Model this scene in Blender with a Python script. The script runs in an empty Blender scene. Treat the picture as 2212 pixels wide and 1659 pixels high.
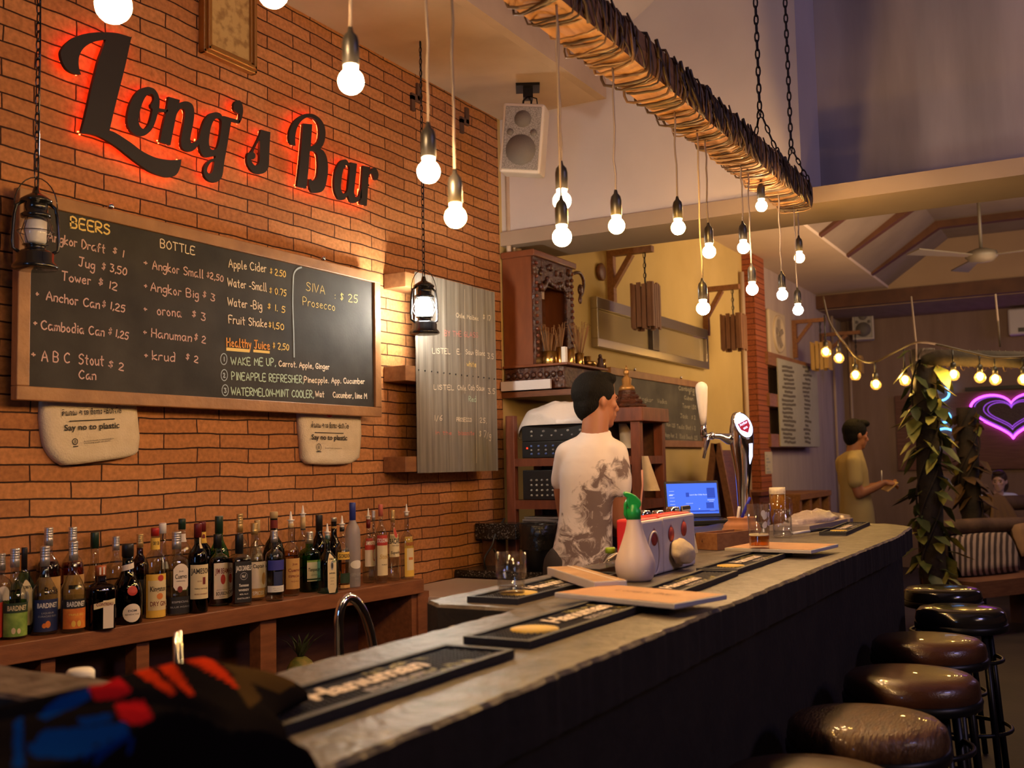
import bpy, bmesh, math, random
from mathutils import Vector, Matrix, noise
R = random.Random(7)
S = bpy.context.scene
COL = S.collection
PI = math.pi
# ------------------------------------------------------------------ camera
FPX, CX, CY = 2280.0, 1106.0, 829.5
HC = 1.35
_d1 = Vector((2393 - CX, -(975 - CY), -FPX)).normalized()      # world +X in camera space
_dh = Vector((1, .0208, 0))
_n = _dh.cross(_d1)
_n = _n if _n.y > 0 else -_n
_n.normalize()
_y = _n.cross(_d1)
# rows: world axes expressed in camera space -> camera->world rotation
C2W = Matrix((_d1, _y, _n))
CAM = Vector((0, 0, HC))
cd = bpy.data.cameras.new('camera')
cam = bpy.data.objects.new('camera', cd)
COL.objects.link(cam)
cam.matrix_world = Matrix.Translation(CAM) @ C2W.to_4x4()
cd.sensor_width = 36
cd.lens = FPX / 2212 * 36
cd.clip_start = .05
cd.clip_end = 100
cd.dof.use_dof = True
cd.dof.focus_distance = 3.9
cd.dof.aperture_fstop = 4.0
S.camera = cam
S.view_settings.view_transform = 'Standard'
S.view_settings.look = 'None'
S.view_settings.exposure = -0.12
S.view_settings.gamma = 1
S.view_settings.use_curve_mapping = False
S.cycles.use_denoising = True
S.cycles.max_bounces = 8
S.cycles.transparent_max_bounces = 24
S.cycles.sample_clamp_indirect = 4
S.cycles.caustics_reflective = False
S.cycles.caustics_refractive = False
w = bpy.data.worlds.new('world')
S.world = w
w.use_nodes = True
w.node_tree.nodes['Background'].inputs[0].default_value = (.30, .24, .34, 1)
w.node_tree.nodes['Background'].inputs[1].default_value = .02


def area(name, loc, target, sx, sy, power, col):
    l = bpy.data.lights.new(name, 'AREA')
    l.shape = 'RECTANGLE'
    l.size, l.size_y = sx, sy
    l.energy = power
    l.color = col
    o = bpy.data.objects.new(name, l)
    COL.objects.link(o)
    o.location = loc
    o.rotation_euler = (Vector(target) - Vector(loc)).to_track_quat('-Z', 'Y').to_euler()
    return o


area('street_front_light', (-3.2, 1.25, 1.7), (2, 1.4, 1.2), .3, 1.5, 22, (.30, .52, 1))
area('stage_light', (2.4, -3.4, 3.6), (5.4, 0.4, 3.7), .8, .5, 42, (.46, .42, 1))
area('lounge_warm_fill', (8.6, .7, 2.3), (8.9, 1.5, 3.6), 3.0, 1.0, 46, (1, .60, .32))  # added upward fill for the far ceiling, stands in for bulbs out of view
area('ochre_wall_fill', (8.3, .2, 2.9), (9.3, 2.85, 1.6), 2.2, .5, 36, (1, .72, .42))  # added fill to brighten the ochre and grey walls, no fixture there
area('seating_fill', (1.8, -3.2, 3.0), (3.2, .9, 1.1), 1.4, .6, 16, (1, .68, .46))  # added weak warm fill for faces turned to the camera side
area('lounge_light', (11.8, -1.6, 2.9), (11.5, 2.6, 1.0), 1.2, 1.2, 13, (.70, .50, 1))

# ------------------------------------------------------------------ helpers


def ray(px, py):
    return C2W @ Vector(((px - CX) / FPX, -(py - CY) / FPX, -1))


def P(px, py, **k):
    """the point seen at pixel px,py lying on the plane x=, y= or z=, or at depth d="""
    r = ray(px, py)
    if 'd' in k:
        return CAM + r * k['d']
    for i, a in enumerate('xyz'):
        if a in k:
            return CAM + r * ((k[a] - CAM[i]) / r[i])


def depth(p):
    return (Vector(p) - CAM).dot(C2W @ Vector((0, 0, -1)))


def proj(p):
    q = C2W.transposed() @ (Vector(p) - CAM)
    return CX + FPX * q.x / -q.z, CY - FPX * q.y / -q.z


MATS = {}


def mat(name, col, rough=.6, metal=0, col2=None, scale=8, bump=0, bscale=40, emit=None, es=0, spec=.5,
        coat=0, trans=0, sub=0, stretch=None, sheen=0, contrast=None, detail=4):
    if name in MATS:
        return MATS[name]
    m = bpy.data.materials.new(name)
    m.use_nodes = True
    nt = m.node_tree
    b = nt.nodes['Principled BSDF']
    b.inputs['Base Color'].default_value = (*col, 1)
    b.inputs['Roughness'].default_value = rough
    b.inputs['Metallic'].default_value = metal
    b.inputs['Specular IOR Level'].default_value = spec
    b.inputs['Coat Weight'].default_value = coat
    b.inputs['Sheen Weight'].default_value = sheen
    b.inputs['Transmission Weight'].default_value = trans
    if sub:
        b.inputs['Subsurface Weight'].default_value = sub
        b.inputs['Subsurface Radius'].default_value = (.02, .008, .004)
    if emit:
        b.inputs['Emission Color'].default_value = (*emit, 1)
        b.inputs['Emission Strength'].default_value = es
    if col2 or bump:
        tc = nt.nodes.new('ShaderNodeTexCoord')
        mp = nt.nodes.new('ShaderNodeMapping')
        nt.links.new(tc.outputs['Object'], mp.inputs[0])
        if stretch:
            mp.inputs['Scale'].default_value = stretch
    if col2:
        n = nt.nodes.new('ShaderNodeTexNoise')
        n.inputs['Scale'].default_value = scale
        n.inputs['Detail'].default_value = detail
        nt.links.new(mp.outputs[0], n.inputs['Vector'])
        rp = nt.nodes.new('ShaderNodeValToRGB')
        lo, hi = contrast or (.32, .68)
        rp.color_ramp.elements[0].position = lo
        rp.color_ramp.elements[1].position = hi
        rp.color_ramp.elements[0].color = (*col, 1)
        rp.color_ramp.elements[1].color = (*col2, 1)
        nt.links.new(n.outputs['Fac'], rp.inputs[0])
        nt.links.new(rp.outputs[0], b.inputs['Base Color'])
    if bump:
        n2 = nt.nodes.new('ShaderNodeTexNoise')
        n2.inputs['Scale'].default_value = bscale
        n2.inputs['Detail'].default_value = 5
        nt.links.new(mp.outputs[0], n2.inputs['Vector'])
        bp = nt.nodes.new('ShaderNodeBump')
        bp.inputs['Strength'].default_value = bump
        bp.inputs['Distance'].default_value = .01
        nt.links.new(n2.outputs['Fac'], bp.inputs['Height'])
        nt.links.new(bp.outputs[0], b.inputs['Normal'])
    MATS[name] = m
    return m


def glass(name, tint=(1, 1, 1), gloss=1.0, rough=.03, haze=0, hcol=(.8, .8, .8)):
    """thin glass wall: tinted see-through, fresnel reflections, optional frosting"""
    if name in MATS:
        return MATS[name]
    m = bpy.data.materials.new(name)
    m.use_nodes = True
    nt = m.node_tree
    nt.nodes.clear()
    out = nt.nodes.new('ShaderNodeOutputMaterial')
    tr = nt.nodes.new('ShaderNodeBsdfTransparent')
    tr.inputs[0].default_value = (*tint, 1)
    gl = nt.nodes.new('ShaderNodeBsdfGlossy')
    gl.inputs['Roughness'].default_value = rough
    fr = nt.nodes.new('ShaderNodeLayerWeight')
    fr.inputs['Blend'].default_value = .5
    pw = nt.nodes.new('ShaderNodeMath')
    pw.operation = 'POWER'
    pw.inputs[1].default_value = 4
    nt.links.new(fr.outputs['Facing'], pw.inputs[0])
    ma = nt.nodes.new('ShaderNodeMath')
    ma.operation = 'MULTIPLY_ADD'
    ma.inputs[1].default_value = .55 * gloss
    ma.inputs[2].default_value = .045 * gloss + .01
    nt.links.new(pw.outputs[0], ma.inputs[0])
    mx = nt.nodes.new('ShaderNodeMixShader')
    nt.links.new(ma.outputs[0], mx.inputs[0])
    nt.links.new(gl.outputs[0], mx.inputs[2])
    if haze:
        df = nt.nodes.new('ShaderNodeBsdfDiffuse')
        df.inputs[0].default_value = (*hcol, 1)
        m2 = nt.nodes.new('ShaderNodeMixShader')
        m2.inputs[0].default_value = haze
        nt.links.new(tr.outputs[0], m2.inputs[1])
        nt.links.new(df.outputs[0], m2.inputs[2])
        nt.links.new(m2.outputs[0], mx.inputs[1])
    else:
        nt.links.new(tr.outputs[0], mx.inputs[1])
    nt.links.new(mx.outputs[0], out.inputs[0])
    MATS[name] = m
    return m


def glow(name, col, s):
    if name in MATS:
        return MATS[name]
    m = bpy.data.materials.new(name)
    m.use_nodes = True
    nt = m.node_tree
    nt.nodes.clear()
    out = nt.nodes.new('ShaderNodeOutputMaterial')
    e = nt.nodes.new('ShaderNodeEmission')
    e.inputs[0].default_value = (*col, 1)
    e.inputs[1].default_value = s
    nt.links.new(e.outputs[0], out.inputs[0])
    MATS[name] = m
    return m


WL = {}


def tag(o, label=None, cat=None, group=None, kind=None):
    for k, v in (('label', label), ('category', cat), ('group', group), ('kind', kind)):
        if v:
            o[k] = v
    return o


def thing(name, loc, label, cat, group=None):
    o = bpy.data.objects.new(name, None)
    o.empty_display_size = .05
    COL.objects.link(o)
    o.location = loc
    WL[o.name] = Vector(loc)
    return tag(o, label, cat, group)


class MB:
    """collects shapes; build() links them as ONE mesh object"""

    def __init__(s):
        s.v, s.f, s.m, s.sm = [], [], [], []

    def add(s, vs, fs, m=0, smooth=False):
        b = len(s.v)
        s.v += [Vector(v) for v in vs]
        for f in fs:
            s.f.append([i + b for i in f])
            s.m.append(m)
            s.sm.append(smooth)
        return s

    def box(s, c, d, m=0, rz=0, M=None):
        c = Vector(c)
        vs = []
        for z in (-.5, .5):
            for x, y in ((-.5, -.5), (.5, -.5), (.5, .5), (-.5, .5)):
                p = Vector((x * d[0], y * d[1], z * d[2]))
                if rz:
                    p.rotate(Matrix.Rotation(rz, 3, 'Z'))
                if M:
                    p = M @ p
                vs.append(c + p)
        return s.add(vs, [(3, 2, 1, 0), (4, 5, 6, 7), (0, 1, 5, 4), (1, 2, 6, 5), (2, 3, 7, 6), (3, 0, 4, 7)], m)

    def span(s, a, b, m=0):
        a, b = Vector(a), Vector(b)
        return s.box((a + b) / 2, [abs(b[i] - a[i]) for i in range(3)], m)

    def bar(s, a, b, w, h, m=0, up=(0, 0, 1)):
        a, b = Vector(a), Vector(b)
        t = (b - a)
        L = t.length
        t.normalize()
        up = Vector(up)
        if abs(t.dot(up)) > .98:
            up = Vector((1, 0, 0))
        sd = t.cross(up).normalized()
        u = sd.cross(t)
        M = Matrix((t, sd, u)).transposed()
        return s.box((a + b) / 2, (L, w, h), m, M=M)

    def tube(s, pts, r, n=8, m=0, closed=False, cap=True):
        pts = [Vector(p) for p in pts]
        k = len(pts)
        rs = r if isinstance(r, (list, tuple)) else [r] * k
        vs = []
        prev = None
        for i, p in enumerate(pts):
            a = pts[i - 1] if (i or closed) else p
            b = pts[(i + 1) % k] if (i < k - 1 or closed) else p
            t = (b - a)
            t = t.normalized() if t.length > 1e-9 else Vector((0, 0, 1))
            if prev is None:
                up = Vector((0, 0, 1)) if abs(t.z) < .9 else Vector((1, 0, 0))
                e = t.cross(up).normalized()
            else:
                e = (prev - t * prev.dot(t)).normalized()
            prev = e
            g = t.cross(e)
            for j in range(n):
                an = 2 * PI * j / n
                vs.append(p + (e * math.cos(an) + g * math.sin(an)) * rs[i])
        fs = []
        for i in range(k if closed else k - 1):
            i2 = (i + 1) % k
            for j in range(n):
                j2 = (j + 1) % n
                fs.append((i * n + j, i * n + j2, i2 * n + j2, i2 * n + j))
        if cap and not closed:
            fs.append(tuple(range(n))[::-1])
            fs.append(tuple((k - 1) * n + j for j in range(n)))
        return s.add(vs, fs, m, True)

    def lathe(s, prof, c=(0, 0, 0), n=20, m=0, p=2, rz=0, cap=True, ax=None, sy=1, smooth=True):
        c = Vector(c)
        vs, fs = [], []
        for r, z in prof:
            for j in range(n):
                a = 2 * PI * j / n
                ca, sa = math.cos(a), math.sin(a)
                k = 1 / (abs(ca) ** p + abs(sa) ** p) ** (1 / p) if p != 2 else 1
                x, y = r * k * ca, r * k * sa * sy
                q = Vector((x * math.cos(rz) - y * math.sin(rz), x * math.sin(rz) + y * math.cos(rz), z))
                if ax:
                    q = ax @ q
                vs.append(c + q)
        for i in range(len(prof) - 1):
            for j in range(n):
                j2 = (j + 1) % n
                fs.append((i * n + j, i * n + j2, (i + 1) * n + j2, (i + 1) * n + j))
        if cap:
            fs.append(tuple(range(n))[::-1])
            fs.append(tuple((len(prof) - 1) * n + j for j in range(n)))
        return s.add(vs, fs, m, smooth)

    def ball(s, c, r, n=16, m=0, sc=(1, 1, 1), M=None):
        c = Vector(c)
        k = max(6, n // 2)
        vs = [c + (M @ Vector((0, 0, -r * sc[2])) if M else Vector((0, 0, -r * sc[2])))]
        for i in range(1, k):
            t = PI * i / k
            for j in range(n):
                a = 2 * PI * j / n
                q = Vector((r * math.sin(t) * math.cos(a) * sc[0], r * math.sin(t) * math.sin(a) * sc[1], -r * math.cos(t) * sc[2]))
                vs.append(c + (M @ q if M else q))
        q = Vector((0, 0, r * sc[2]))
        vs.append(c + (M @ q if M else q))
        fs = [(0, 1 + (j + 1) % n, 1 + j) for j in range(n)]
        for i in range(k - 2):
            for j in range(n):
                a, b = 1 + i * n + j, 1 + i * n + (j + 1) % n
                fs.append((a, b, b + n, a + n))
        L = len(vs) - 1
        fs += [(L, L - n + j, L - n + (j + 1) % n) for j in range(n)]
        return s.add(vs, fs, m, True)

    def cap2(s, a, ra, b, rb, n=12, m=0, sc=None):
        """tapered capsule"""
        a, b = Vector(a), Vector(b)
        t = (b - a).normalized()
        pts, rs = [], []
        for i in range(5):
            q = PI / 2 * i / 4
            pts.append(a - t * ra * math.cos(q) * .98)
            rs.append(max(ra * math.sin(q), ra * .06))
        for i in range(5):
            q = PI / 2 * (1 - i / 4)
            pts.append(b + t * rb * math.cos(q) * .98)
            rs.append(max(rb * math.sin(q), rb * .06))
        return s.tube(pts, rs, n, m)

    def quad(s, a, b, c, d, m=0):
        return s.add([a, b, c, d], [(0, 1, 2, 3)], m)

    def prism(s, poly, axis, a, b, m=0):
        """poly of 2-d points extruded along axis from a to b; axis x: (y,z), y: (x,z), z: (x,y)"""
        def mk(q, t):
            return {'x': (t, q[0], q[1]), 'y': (q[0], t, q[1]), 'z': (q[0], q[1], t)}[axis]
        n = len(poly)
        vs = [mk(q, a) for q in poly] + [mk(q, b) for q in poly]
        fs = [tuple(range(n)), tuple(range(2 * n - 1, n - 1, -1))]
        fs += [(i, (i + 1) % n, n + (i + 1) % n, n + i) for i in range(n)]
        return s.add(vs, fs, m)

    def mesh(s, me, M, m=0):
        return s.add([M(v.co) for v in me.vertices], [tuple(p.vertices) for p in me.polygons], m)

    def build(s, name, mats, parent=None, bevel=0, sub=0, origin=None, fix=True, mods=None):
        me = bpy.data.meshes.new(name)
        o = bpy.data.objects.new(name, me)
        if parent is not None:
            org = WL[parent.name]
        elif origin is not None:
            org = Vector(origin)
        elif s.v:
            lo = [min(v[i] for v in s.v) for i in range(3)]
            hi = [max(v[i] for v in s.v) for i in range(3)]
            org = Vector(((lo[0] + hi[0]) / 2, (lo[1] + hi[1]) / 2, lo[2]))
        me.from_pydata([v - org for v in s.v], [], s.f)
        mats = mats if isinstance(mats, (list, tuple)) else [mats]
        for q in mats:
            me.materials.append(q)
        me.polygons.foreach_set('material_index', s.m)
        me.polygons.foreach_set('use_smooth', s.sm)
        if fix:
            b = bmesh.new()
            b.from_mesh(me)
            bmesh.ops.recalc_face_normals(b, faces=b.faces)
            b.to_mesh(me)
            b.free()
        COL.objects.link(o)
        if parent is not None:
            o.parent = parent
        else:
            o.location = org
        WL[o.name] = org
        if bevel:
            bv = o.modifiers.new('bevel', 'BEVEL')
            bv.width = bevel
            bv.segments = 2
            bv.limit_method = 'ANGLE'
        for md in mods or ():
            q = o.modifiers.new(md[0], md[0])
            for k, v in md[1].items():
                setattr(q, k, v)
        if sub:
            q = o.modifiers.new('subsurf', 'SUBSURF')
            q.levels = q.render_levels = sub
        return o


def struct(o):
    o['kind'] = 'structure'
    return o


def copy_tree(o, loc, label=None, parent=None):
    c = o.copy()
    COL.objects.link(c)
    if parent is None:
        c.location = loc
        if label:
            c['label'] = label
    else:
        c.parent = parent
    WL[c.name] = WL[o.name] if parent else Vector(loc)
    for ch in list(o.children):
        copy_tree(ch, None, None, c)
    return c


_TX = {}


def tmesh(s, bold=0, shear=0, font=None):
    """mesh of printed text, 1 unit high capitals ~ .7; returns mesh, width"""
    k = (s, bold, shear)
    if k not in _TX:
        c = bpy.data.curves.new('t', 'FONT')
        c.body = s
        c.size = 1
        c.offset = bold
        c.shear = shear
        c.resolution_u = 3
        o = bpy.data.objects.new('t', c)
        me = bpy.data.meshes.new_from_object(o)
        bpy.data.objects.remove(o)
        xs = [v.co.x for v in me.vertices] or [0, 1]
        _TX[k] = (me, min(xs), max(xs))
    return _TX[k]


def frame(O, U, V):
    """maps (u,v,w) to the world: O + u*U + v*V + w*N"""
    O, U, V = Vector(O), Vector(U).normalized(), Vector(V).normalized()
    N = U.cross(V)
    return lambda q: O + U * q[0] + V * q[1] + N * (q[2] if len(q) > 2 else 0)


def put_text(mb, s, F, u, v, h, m=0, width=None, align='c', bold=0, shear=0, w=.0006):
    me, x0, x1 = tmesh(s, bold, shear)
    sc = h / .72
    sx = width / (x1 - x0) if width else sc
    off = {'c': -(x0 + x1) / 2, 'l': -x0, 'r': -x1}[align]
    mb.mesh(me, lambda c: F((u + (c.x + off) * sx, v + c.y * sc, w)), m)


# single-stroke hand lettering on a 0..1 grid, baseline 0, cap height 1, x height .6
_G = {
    'A': '0,0 .3,1 .6,0|.12,.38 .5,.38', 'B': '0,0 0,1 .35,1 .5,.8 .35,.55 0,.53|.35,.55 .55,.3 .4,0 0,0', 'C': '.55,.85 .35,1 .1,.8 0,.5 .1,.15 .35,0 .58,.15',
    'D': '0,0 0,1 .3,.95 .55,.6 .5,.25 .25,0 0,0', 'E': '.5,1 0,1 0,0 .5,0|0,.52 .4,.52', 'F': '.5,1 0,1 0,0|0,.52 .4,.52',
    'G': '.55,.85 .3,1 .05,.7 .02,.3 .25,0 .5,.1 .55,.42 .3,.42', 'H': '0,0 0,1|.5,0 .5,1|0,.5 .5,.5', 'I': '.1,0 .1,1', 'J': '0,1 .5,1|.3,1 .3,.15 .15,0 0,.12',
    'K': '0,0 0,1|.5,1 0,.45 .5,0', 'L': '0,1 0,0 .45,0', 'M': '0,0 .08,1 .35,.4 .62,1 .7,0', 'N': '0,0 0,1 .5,0 .5,1', 'O': '.3,1 .05,.75 0,.4 .15,.05 .35,0 .55,.3 .55,.7 .3,1',
    'P': '0,0 0,1 .35,1 .52,.78 .35,.5 0,.48', 'R': '0,0 0,1 .35,1 .5,.78 .35,.52 0,.5 .5,0', 'S': '.5,.85 .3,1 .05,.85 .1,.6 .45,.42 .48,.15 .25,0 0,.12', 'T': '0,1 .6,1|.3,1 .3,0',
    'U': '0,1 .02,.2 .25,0 .48,.2 .5,1', 'V': '0,1 .27,0 .52,1', 'W': '0,1 .18,0 .4,.75 .6,0 .8,1', 'X': '0,0 .5,1|0,1 .5,0', 'Y': '0,1 .27,.5 .52,1|.27,.5 .27,0', 'Z': '0,1 .5,1 0,0 .5,0',
    'a': '.42,.6 .15,.6 0,.3 .12,0 .3,.08 .42,.5|.42,.6 .42,.1 .5,0', 'b': '0,1 0,0 .3,.02 .42,.3 .3,.58 0,.45', 'c': '.38,.5 .2,.6 0,.3 .15,0 .4,.08', 'd': '.42,.55 .15,.6 0,.3 .12,0 .4,.1|.3,1.1 .42,1 .42,0',
    'e': '0,.32 .38,.38 .25,.6 .05,.45 .03,.15 .2,0 .4,.1', 'f': '.4,.9 .25,1 .15,.8 .15,0|0,.55 .35,.55', 'g': '.4,.6 .12,.6 0,.35 .15,.1 .4,.25|.4,.6 .4,-.2 .2,-.4 0,-.25',
    'h': '0,1 0,0|0,.4 .2,.6 .38,.5 .38,0', 'i': '.08,.6 .08,0|.08,.8 .1,.84', 'j': '.15,.6 .15,-.2 0,-.35|.15,.8 .17,.84', 'k': '0,1.05 0,0|.35,.6 0,.28 .38,0', 'l': '.05,1.05 .05,0 .15,0',
    'm': '0,0 0,.6|0,.4 .15,.6 .28,.5 .28,0|.28,.4 .45,.6 .58,.5 .58,0', 'n': '0,0 0,.6|0,.4 .2,.6 .38,.5 .38,0', 'o': '.2,.6 0,.35 .1,.02 .3,.02 .4,.32 .2,.6', 'p': '0,.6 0,-.4|0,.5 .25,.6 .4,.35 .25,.02 0,.1',
    'r': '0,0 0,.6|0,.4 .15,.58 .32,.56', 's': '.35,.52 .18,.6 .05,.48 .3,.25 .3,.08 .15,0 0,.06', 't': '.18,.95 .18,.1 .3,0|0,.62 .38,.62', 'u': '0,.6 0,.15 .15,0 .38,.15|.38,.6 .38,0', 'v': '0,.6 .18,0 .36,.6',
    'w': '0,.6 .14,0 .28,.45 .42,0 .56,.6', 'x': '0,0 .35,.6|0,.6 .35,0', 'y': '0,.6 .18,.15|.38,.6 .1,-.4', 'z': '0,.6 .35,.6 0,0 .38,0',
    '0': '.25,1 .03,.7 .05,.2 .25,0 .45,.25 .45,.75 .25,1', '1': '.1,1 .1,0', '2': '0,.8 .2,1 .42,.8 .35,.5 0,0 .5,0', '3': '0,1 .42,1 .18,.6 .42,.45 .4,.1 .15,0 0,.1', '5': '.45,1 .08,1 .03,.58 .3,.6 .42,.3 .25,0 0,.08',
    '7': '0,1 .48,1 .15,0', '4': '.35,0 .35,1 0,.35 .5,.35', '6': '.4,1 .05,.5 .1,.05 .35,.05 .4,.35 .08,.4', '8': '.25,.55 .05,.8 .25,1 .42,.8 .05,.25 .25,0 .45,.25 .25,.55', '9': '.4,.6 .1,.6 .1,.95 .38,.95 .38,.3 .2,0',
    '$': '.35,.72 .2,.82 .05,.7 .3,.4 .3,.22 .15,.14 0,.22|.18,.95 .18,0', '.': '.05,0 .08,.04', ',': '.1,.08 .02,-.15', '-': '0,.35 .3,.35', ':': '.08,.5 .1,.55|.08,.1 .1,.15', '+': '0,.4 .25,.4|.12,.6 .12,.2', '/': '0,-.2 .3,.9', "'": '.05,1 .02,.8',
}
_GS = {k: [[tuple(map(float, q.split(','))) for q in st.split()] for st in v.split('|')] for k, v in _G.items()}


def strokes(text, jit=.02, rnd=None):
    rnd = rnd or R
    x, out = 0, []
    for ch in text:
        if ch == ' ':
            x += .42
            continue
        g = _GS.get(ch)
        if not g:
            continue
        wd = max(q[0] for st in g for q in st)
        for st in g:
            out.append([(x + a + rnd.uniform(-jit, jit), b + rnd.uniform(-jit, jit)) for a, b in st])
        x += wd + .2
    return out, max(x - .2, .1)


def ribbon(mb, pts, hw, F, m=0, w=.0012):
    """flat chalk stroke of half width hw in frame F"""
    n = len(pts)
    if n < 2:
        return
    L, Rr = [], []
    for i in range(n):
        a, b = Vector(pts[max(i - 1, 0)]), Vector(pts[min(i + 1, n - 1)])
        t = b - a
        t = t.normalized() if t.length else Vector((1, 0))
        nn = Vector((-t.y, t.x)) * hw
        p = Vector(pts[i])
        if i == 0:
            p = p - t * hw * .6
        if i == n - 1:
            p = p + t * hw * .6
        L.append(F((*(p + nn), w)))
        Rr.append(F((*(p - nn), w)))
    mb.add(L + Rr, [(i, i + 1, n + i + 1, n + i) for i in range(n - 1)], m)


def smooth2(pts, k=3):
    """open Catmull-Rom through pts"""
    if len(pts) < 3:
        return pts
    out = []
    for i in range(len(pts) - 1):
        p0, p1, p2, p3 = pts[max(i - 1, 0)], pts[i], pts[i + 1], pts[min(i + 2, len(pts) - 1)]
        for j in range(k):
            t = j / k
            out.append(tuple(.5 * (2 * p1[c] + (p2[c] - p0[c]) * t + (2 * p0[c] - 5 * p1[c] + 4 * p2[c] - p3[c]) * t * t + (3 * p1[c] - p0[c] - 3 * p2[c] + p3[c]) * t ** 3) for c in range(len(p1))))
    out.append(tuple(pts[-1]))
    return out


def chalk(mb, text, a, b, hpx, F2, m=0, hw=.0032, jit=.03, w=.0012):
    """hand lettering from a to b, both (u,v) of the frame; cap height h"""
    a, b = Vector(a), Vector(b)
    st, wd = strokes(text, jit)
    t = (b - a)
    L = t.length
    t.normalize()
    nn = Vector((-t.y, t.x))
    for s in st:
        pts = [tuple(a + t * (x / wd * L) + nn * (y * hpx)) for x, y in s]
        ribbon(mb, smooth2(pts, 2), hw, F2, m, w)


def outline(name, polys, F, depth_, mats, parent, res=4, bev=0):
    """solid letter from smooth outlines in frame coordinates; polys[0] outer, the rest holes; points (u,v) or (u,v,1)=corner"""
    c = bpy.data.curves.new('o', 'CURVE')
    c.dimensions = '2D'
    c.fill_mode = 'BOTH'
    for poly in polys:
        n = len(poly)
        pts = []
        for i in range(n):
            p1, p2 = poly[i], poly[(i + 1) % n]
            p0, p3 = poly[i - 1], poly[(i + 2) % n]
            if len(p1) > 2:
                p0 = p1
            if len(p2) > 2:
                p3 = p2
            for j in range(res):
                t = j / res
                pts.append([.5 * (2 * p1[q] + (p2[q] - p0[q]) * t + (2 * p0[q] - 5 * p1[q] + 4 * p2[q] - p3[q]) * t * t + (3 * p1[q] - p0[q] - 3 * p2[q] + p3[q]) * t ** 3) for q in (0, 1)])
        sp = c.splines.new('POLY')
        sp.points.add(len(pts) - 1)
        for k, p in enumerate(pts):
            sp.points[k].co = (p[0], p[1], 0, 1)
        sp.use_cyclic_u = True
    c.extrude = depth_ / 2
    o = bpy.data.objects.new('o', c)
    me = bpy.data.meshes.new_from_object(o)
    bpy.data.objects.remove(o)
    mb = MB()
    mb.mesh(me, lambda q: F(q))
    return mb.build(name, mats, parent)


def chain(mb, a, b, link=.03, r=.0022, wd=.009, m=0):
    a, b = Vector(a), Vector(b)
    t = b - a
    n = max(2, int(t.length / (link * .78)))
    t.normalize()
    up = Vector((0, 1, 0)) if abs(t.y) < .9 else Vector((1, 0, 0))
    s1 = t.cross(up).normalized()
    s2 = t.cross(s1)
    for i in range(n):
        c = a + (b - a) * ((i + .5) / n)
        sd = s1 if i % 2 else s2
        pts = []
        for k in range(10):
            an = 2 * PI * k / 10
            pts.append(c + t * math.sin(an) * link * .5 + sd * math.cos(an) * wd * .5)
        mb.tube(pts, r, 4, m, closed=True)


# ------------------------------------------------------------------ shared materials
WOOD_D = mat('dark_wood', (.10, .035, .014), .45, col2=(.17, .06, .022), scale=6, stretch=(2, 2, 14), bump=.15, bscale=30)
WOOD_M = mat('brown_wood', (.20, .085, .032), .5, col2=(.30, .13, .05), scale=5, stretch=(2, 9, 9), bump=.15, bscale=30)
WOOD_R = mat('red_wood', (.11, .028, .011), .45, col2=(.18, .05, .02), scale=5, stretch=(8, 8, 2), bump=.1, bscale=30)
BLACK = mat('black_plastic', (.012, .012, .013), .4)
BLACKM = mat('black_metal', (.015, .015, .016), .38, metal=.6)
CHROME = mat('chrome', (.82, .82, .84), .12, metal=1)
STEEL = mat('brushed_steel', (.6, .6, .62), .3, metal=1)
WHITE = mat('white_plastic', (.78, .76, .72), .4)
BRASS = mat('brass', (.75, .48, .14), .25, metal=1)
RUBBER = mat('black_rubber', (.016, .016, .02), .55, bump=.1, bscale=200)
CHALKW = mat('pink_chalk', (.62, .42, .40), .9)
CHALKC = mat('cream_chalk', (.80, .70, .55), .9)
CHALKY = mat('yellow_chalk', (.80, .60, .20), .9)
CHALKO = mat('orange_chalk', (.80, .36, .08), .9)
CHALKG = mat('mint_chalk', (.45, .62, .50), .9)
CHALKB = mat('blue_chalk', (.40, .50, .58), .9)
SLATE = mat('slate', (.022, .020, .018), .75, col2=(.05, .047, .043), scale=5, bump=.05, bscale=120, spec=.3)
PAPER = mat('paper', (.75, .68, .58), .8)
INK = mat('ink', (.02, .018, .016), .7)
RED = mat('red_ink', (.5, .03, .02), .6)
BULB = glow('bulb_light', (1, .60, .27), 300)
BULBY = glow('amber_bulb_light', (1, .52, .11), 620)
# ------------------------------------------------------------------ the setting
WY = 2.85          # brick wall and its continuation
XU = 5.0           # cross wall above the opening
XB = 13.6          # far end wall
SZ = 3.26          # soffit underside


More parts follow.
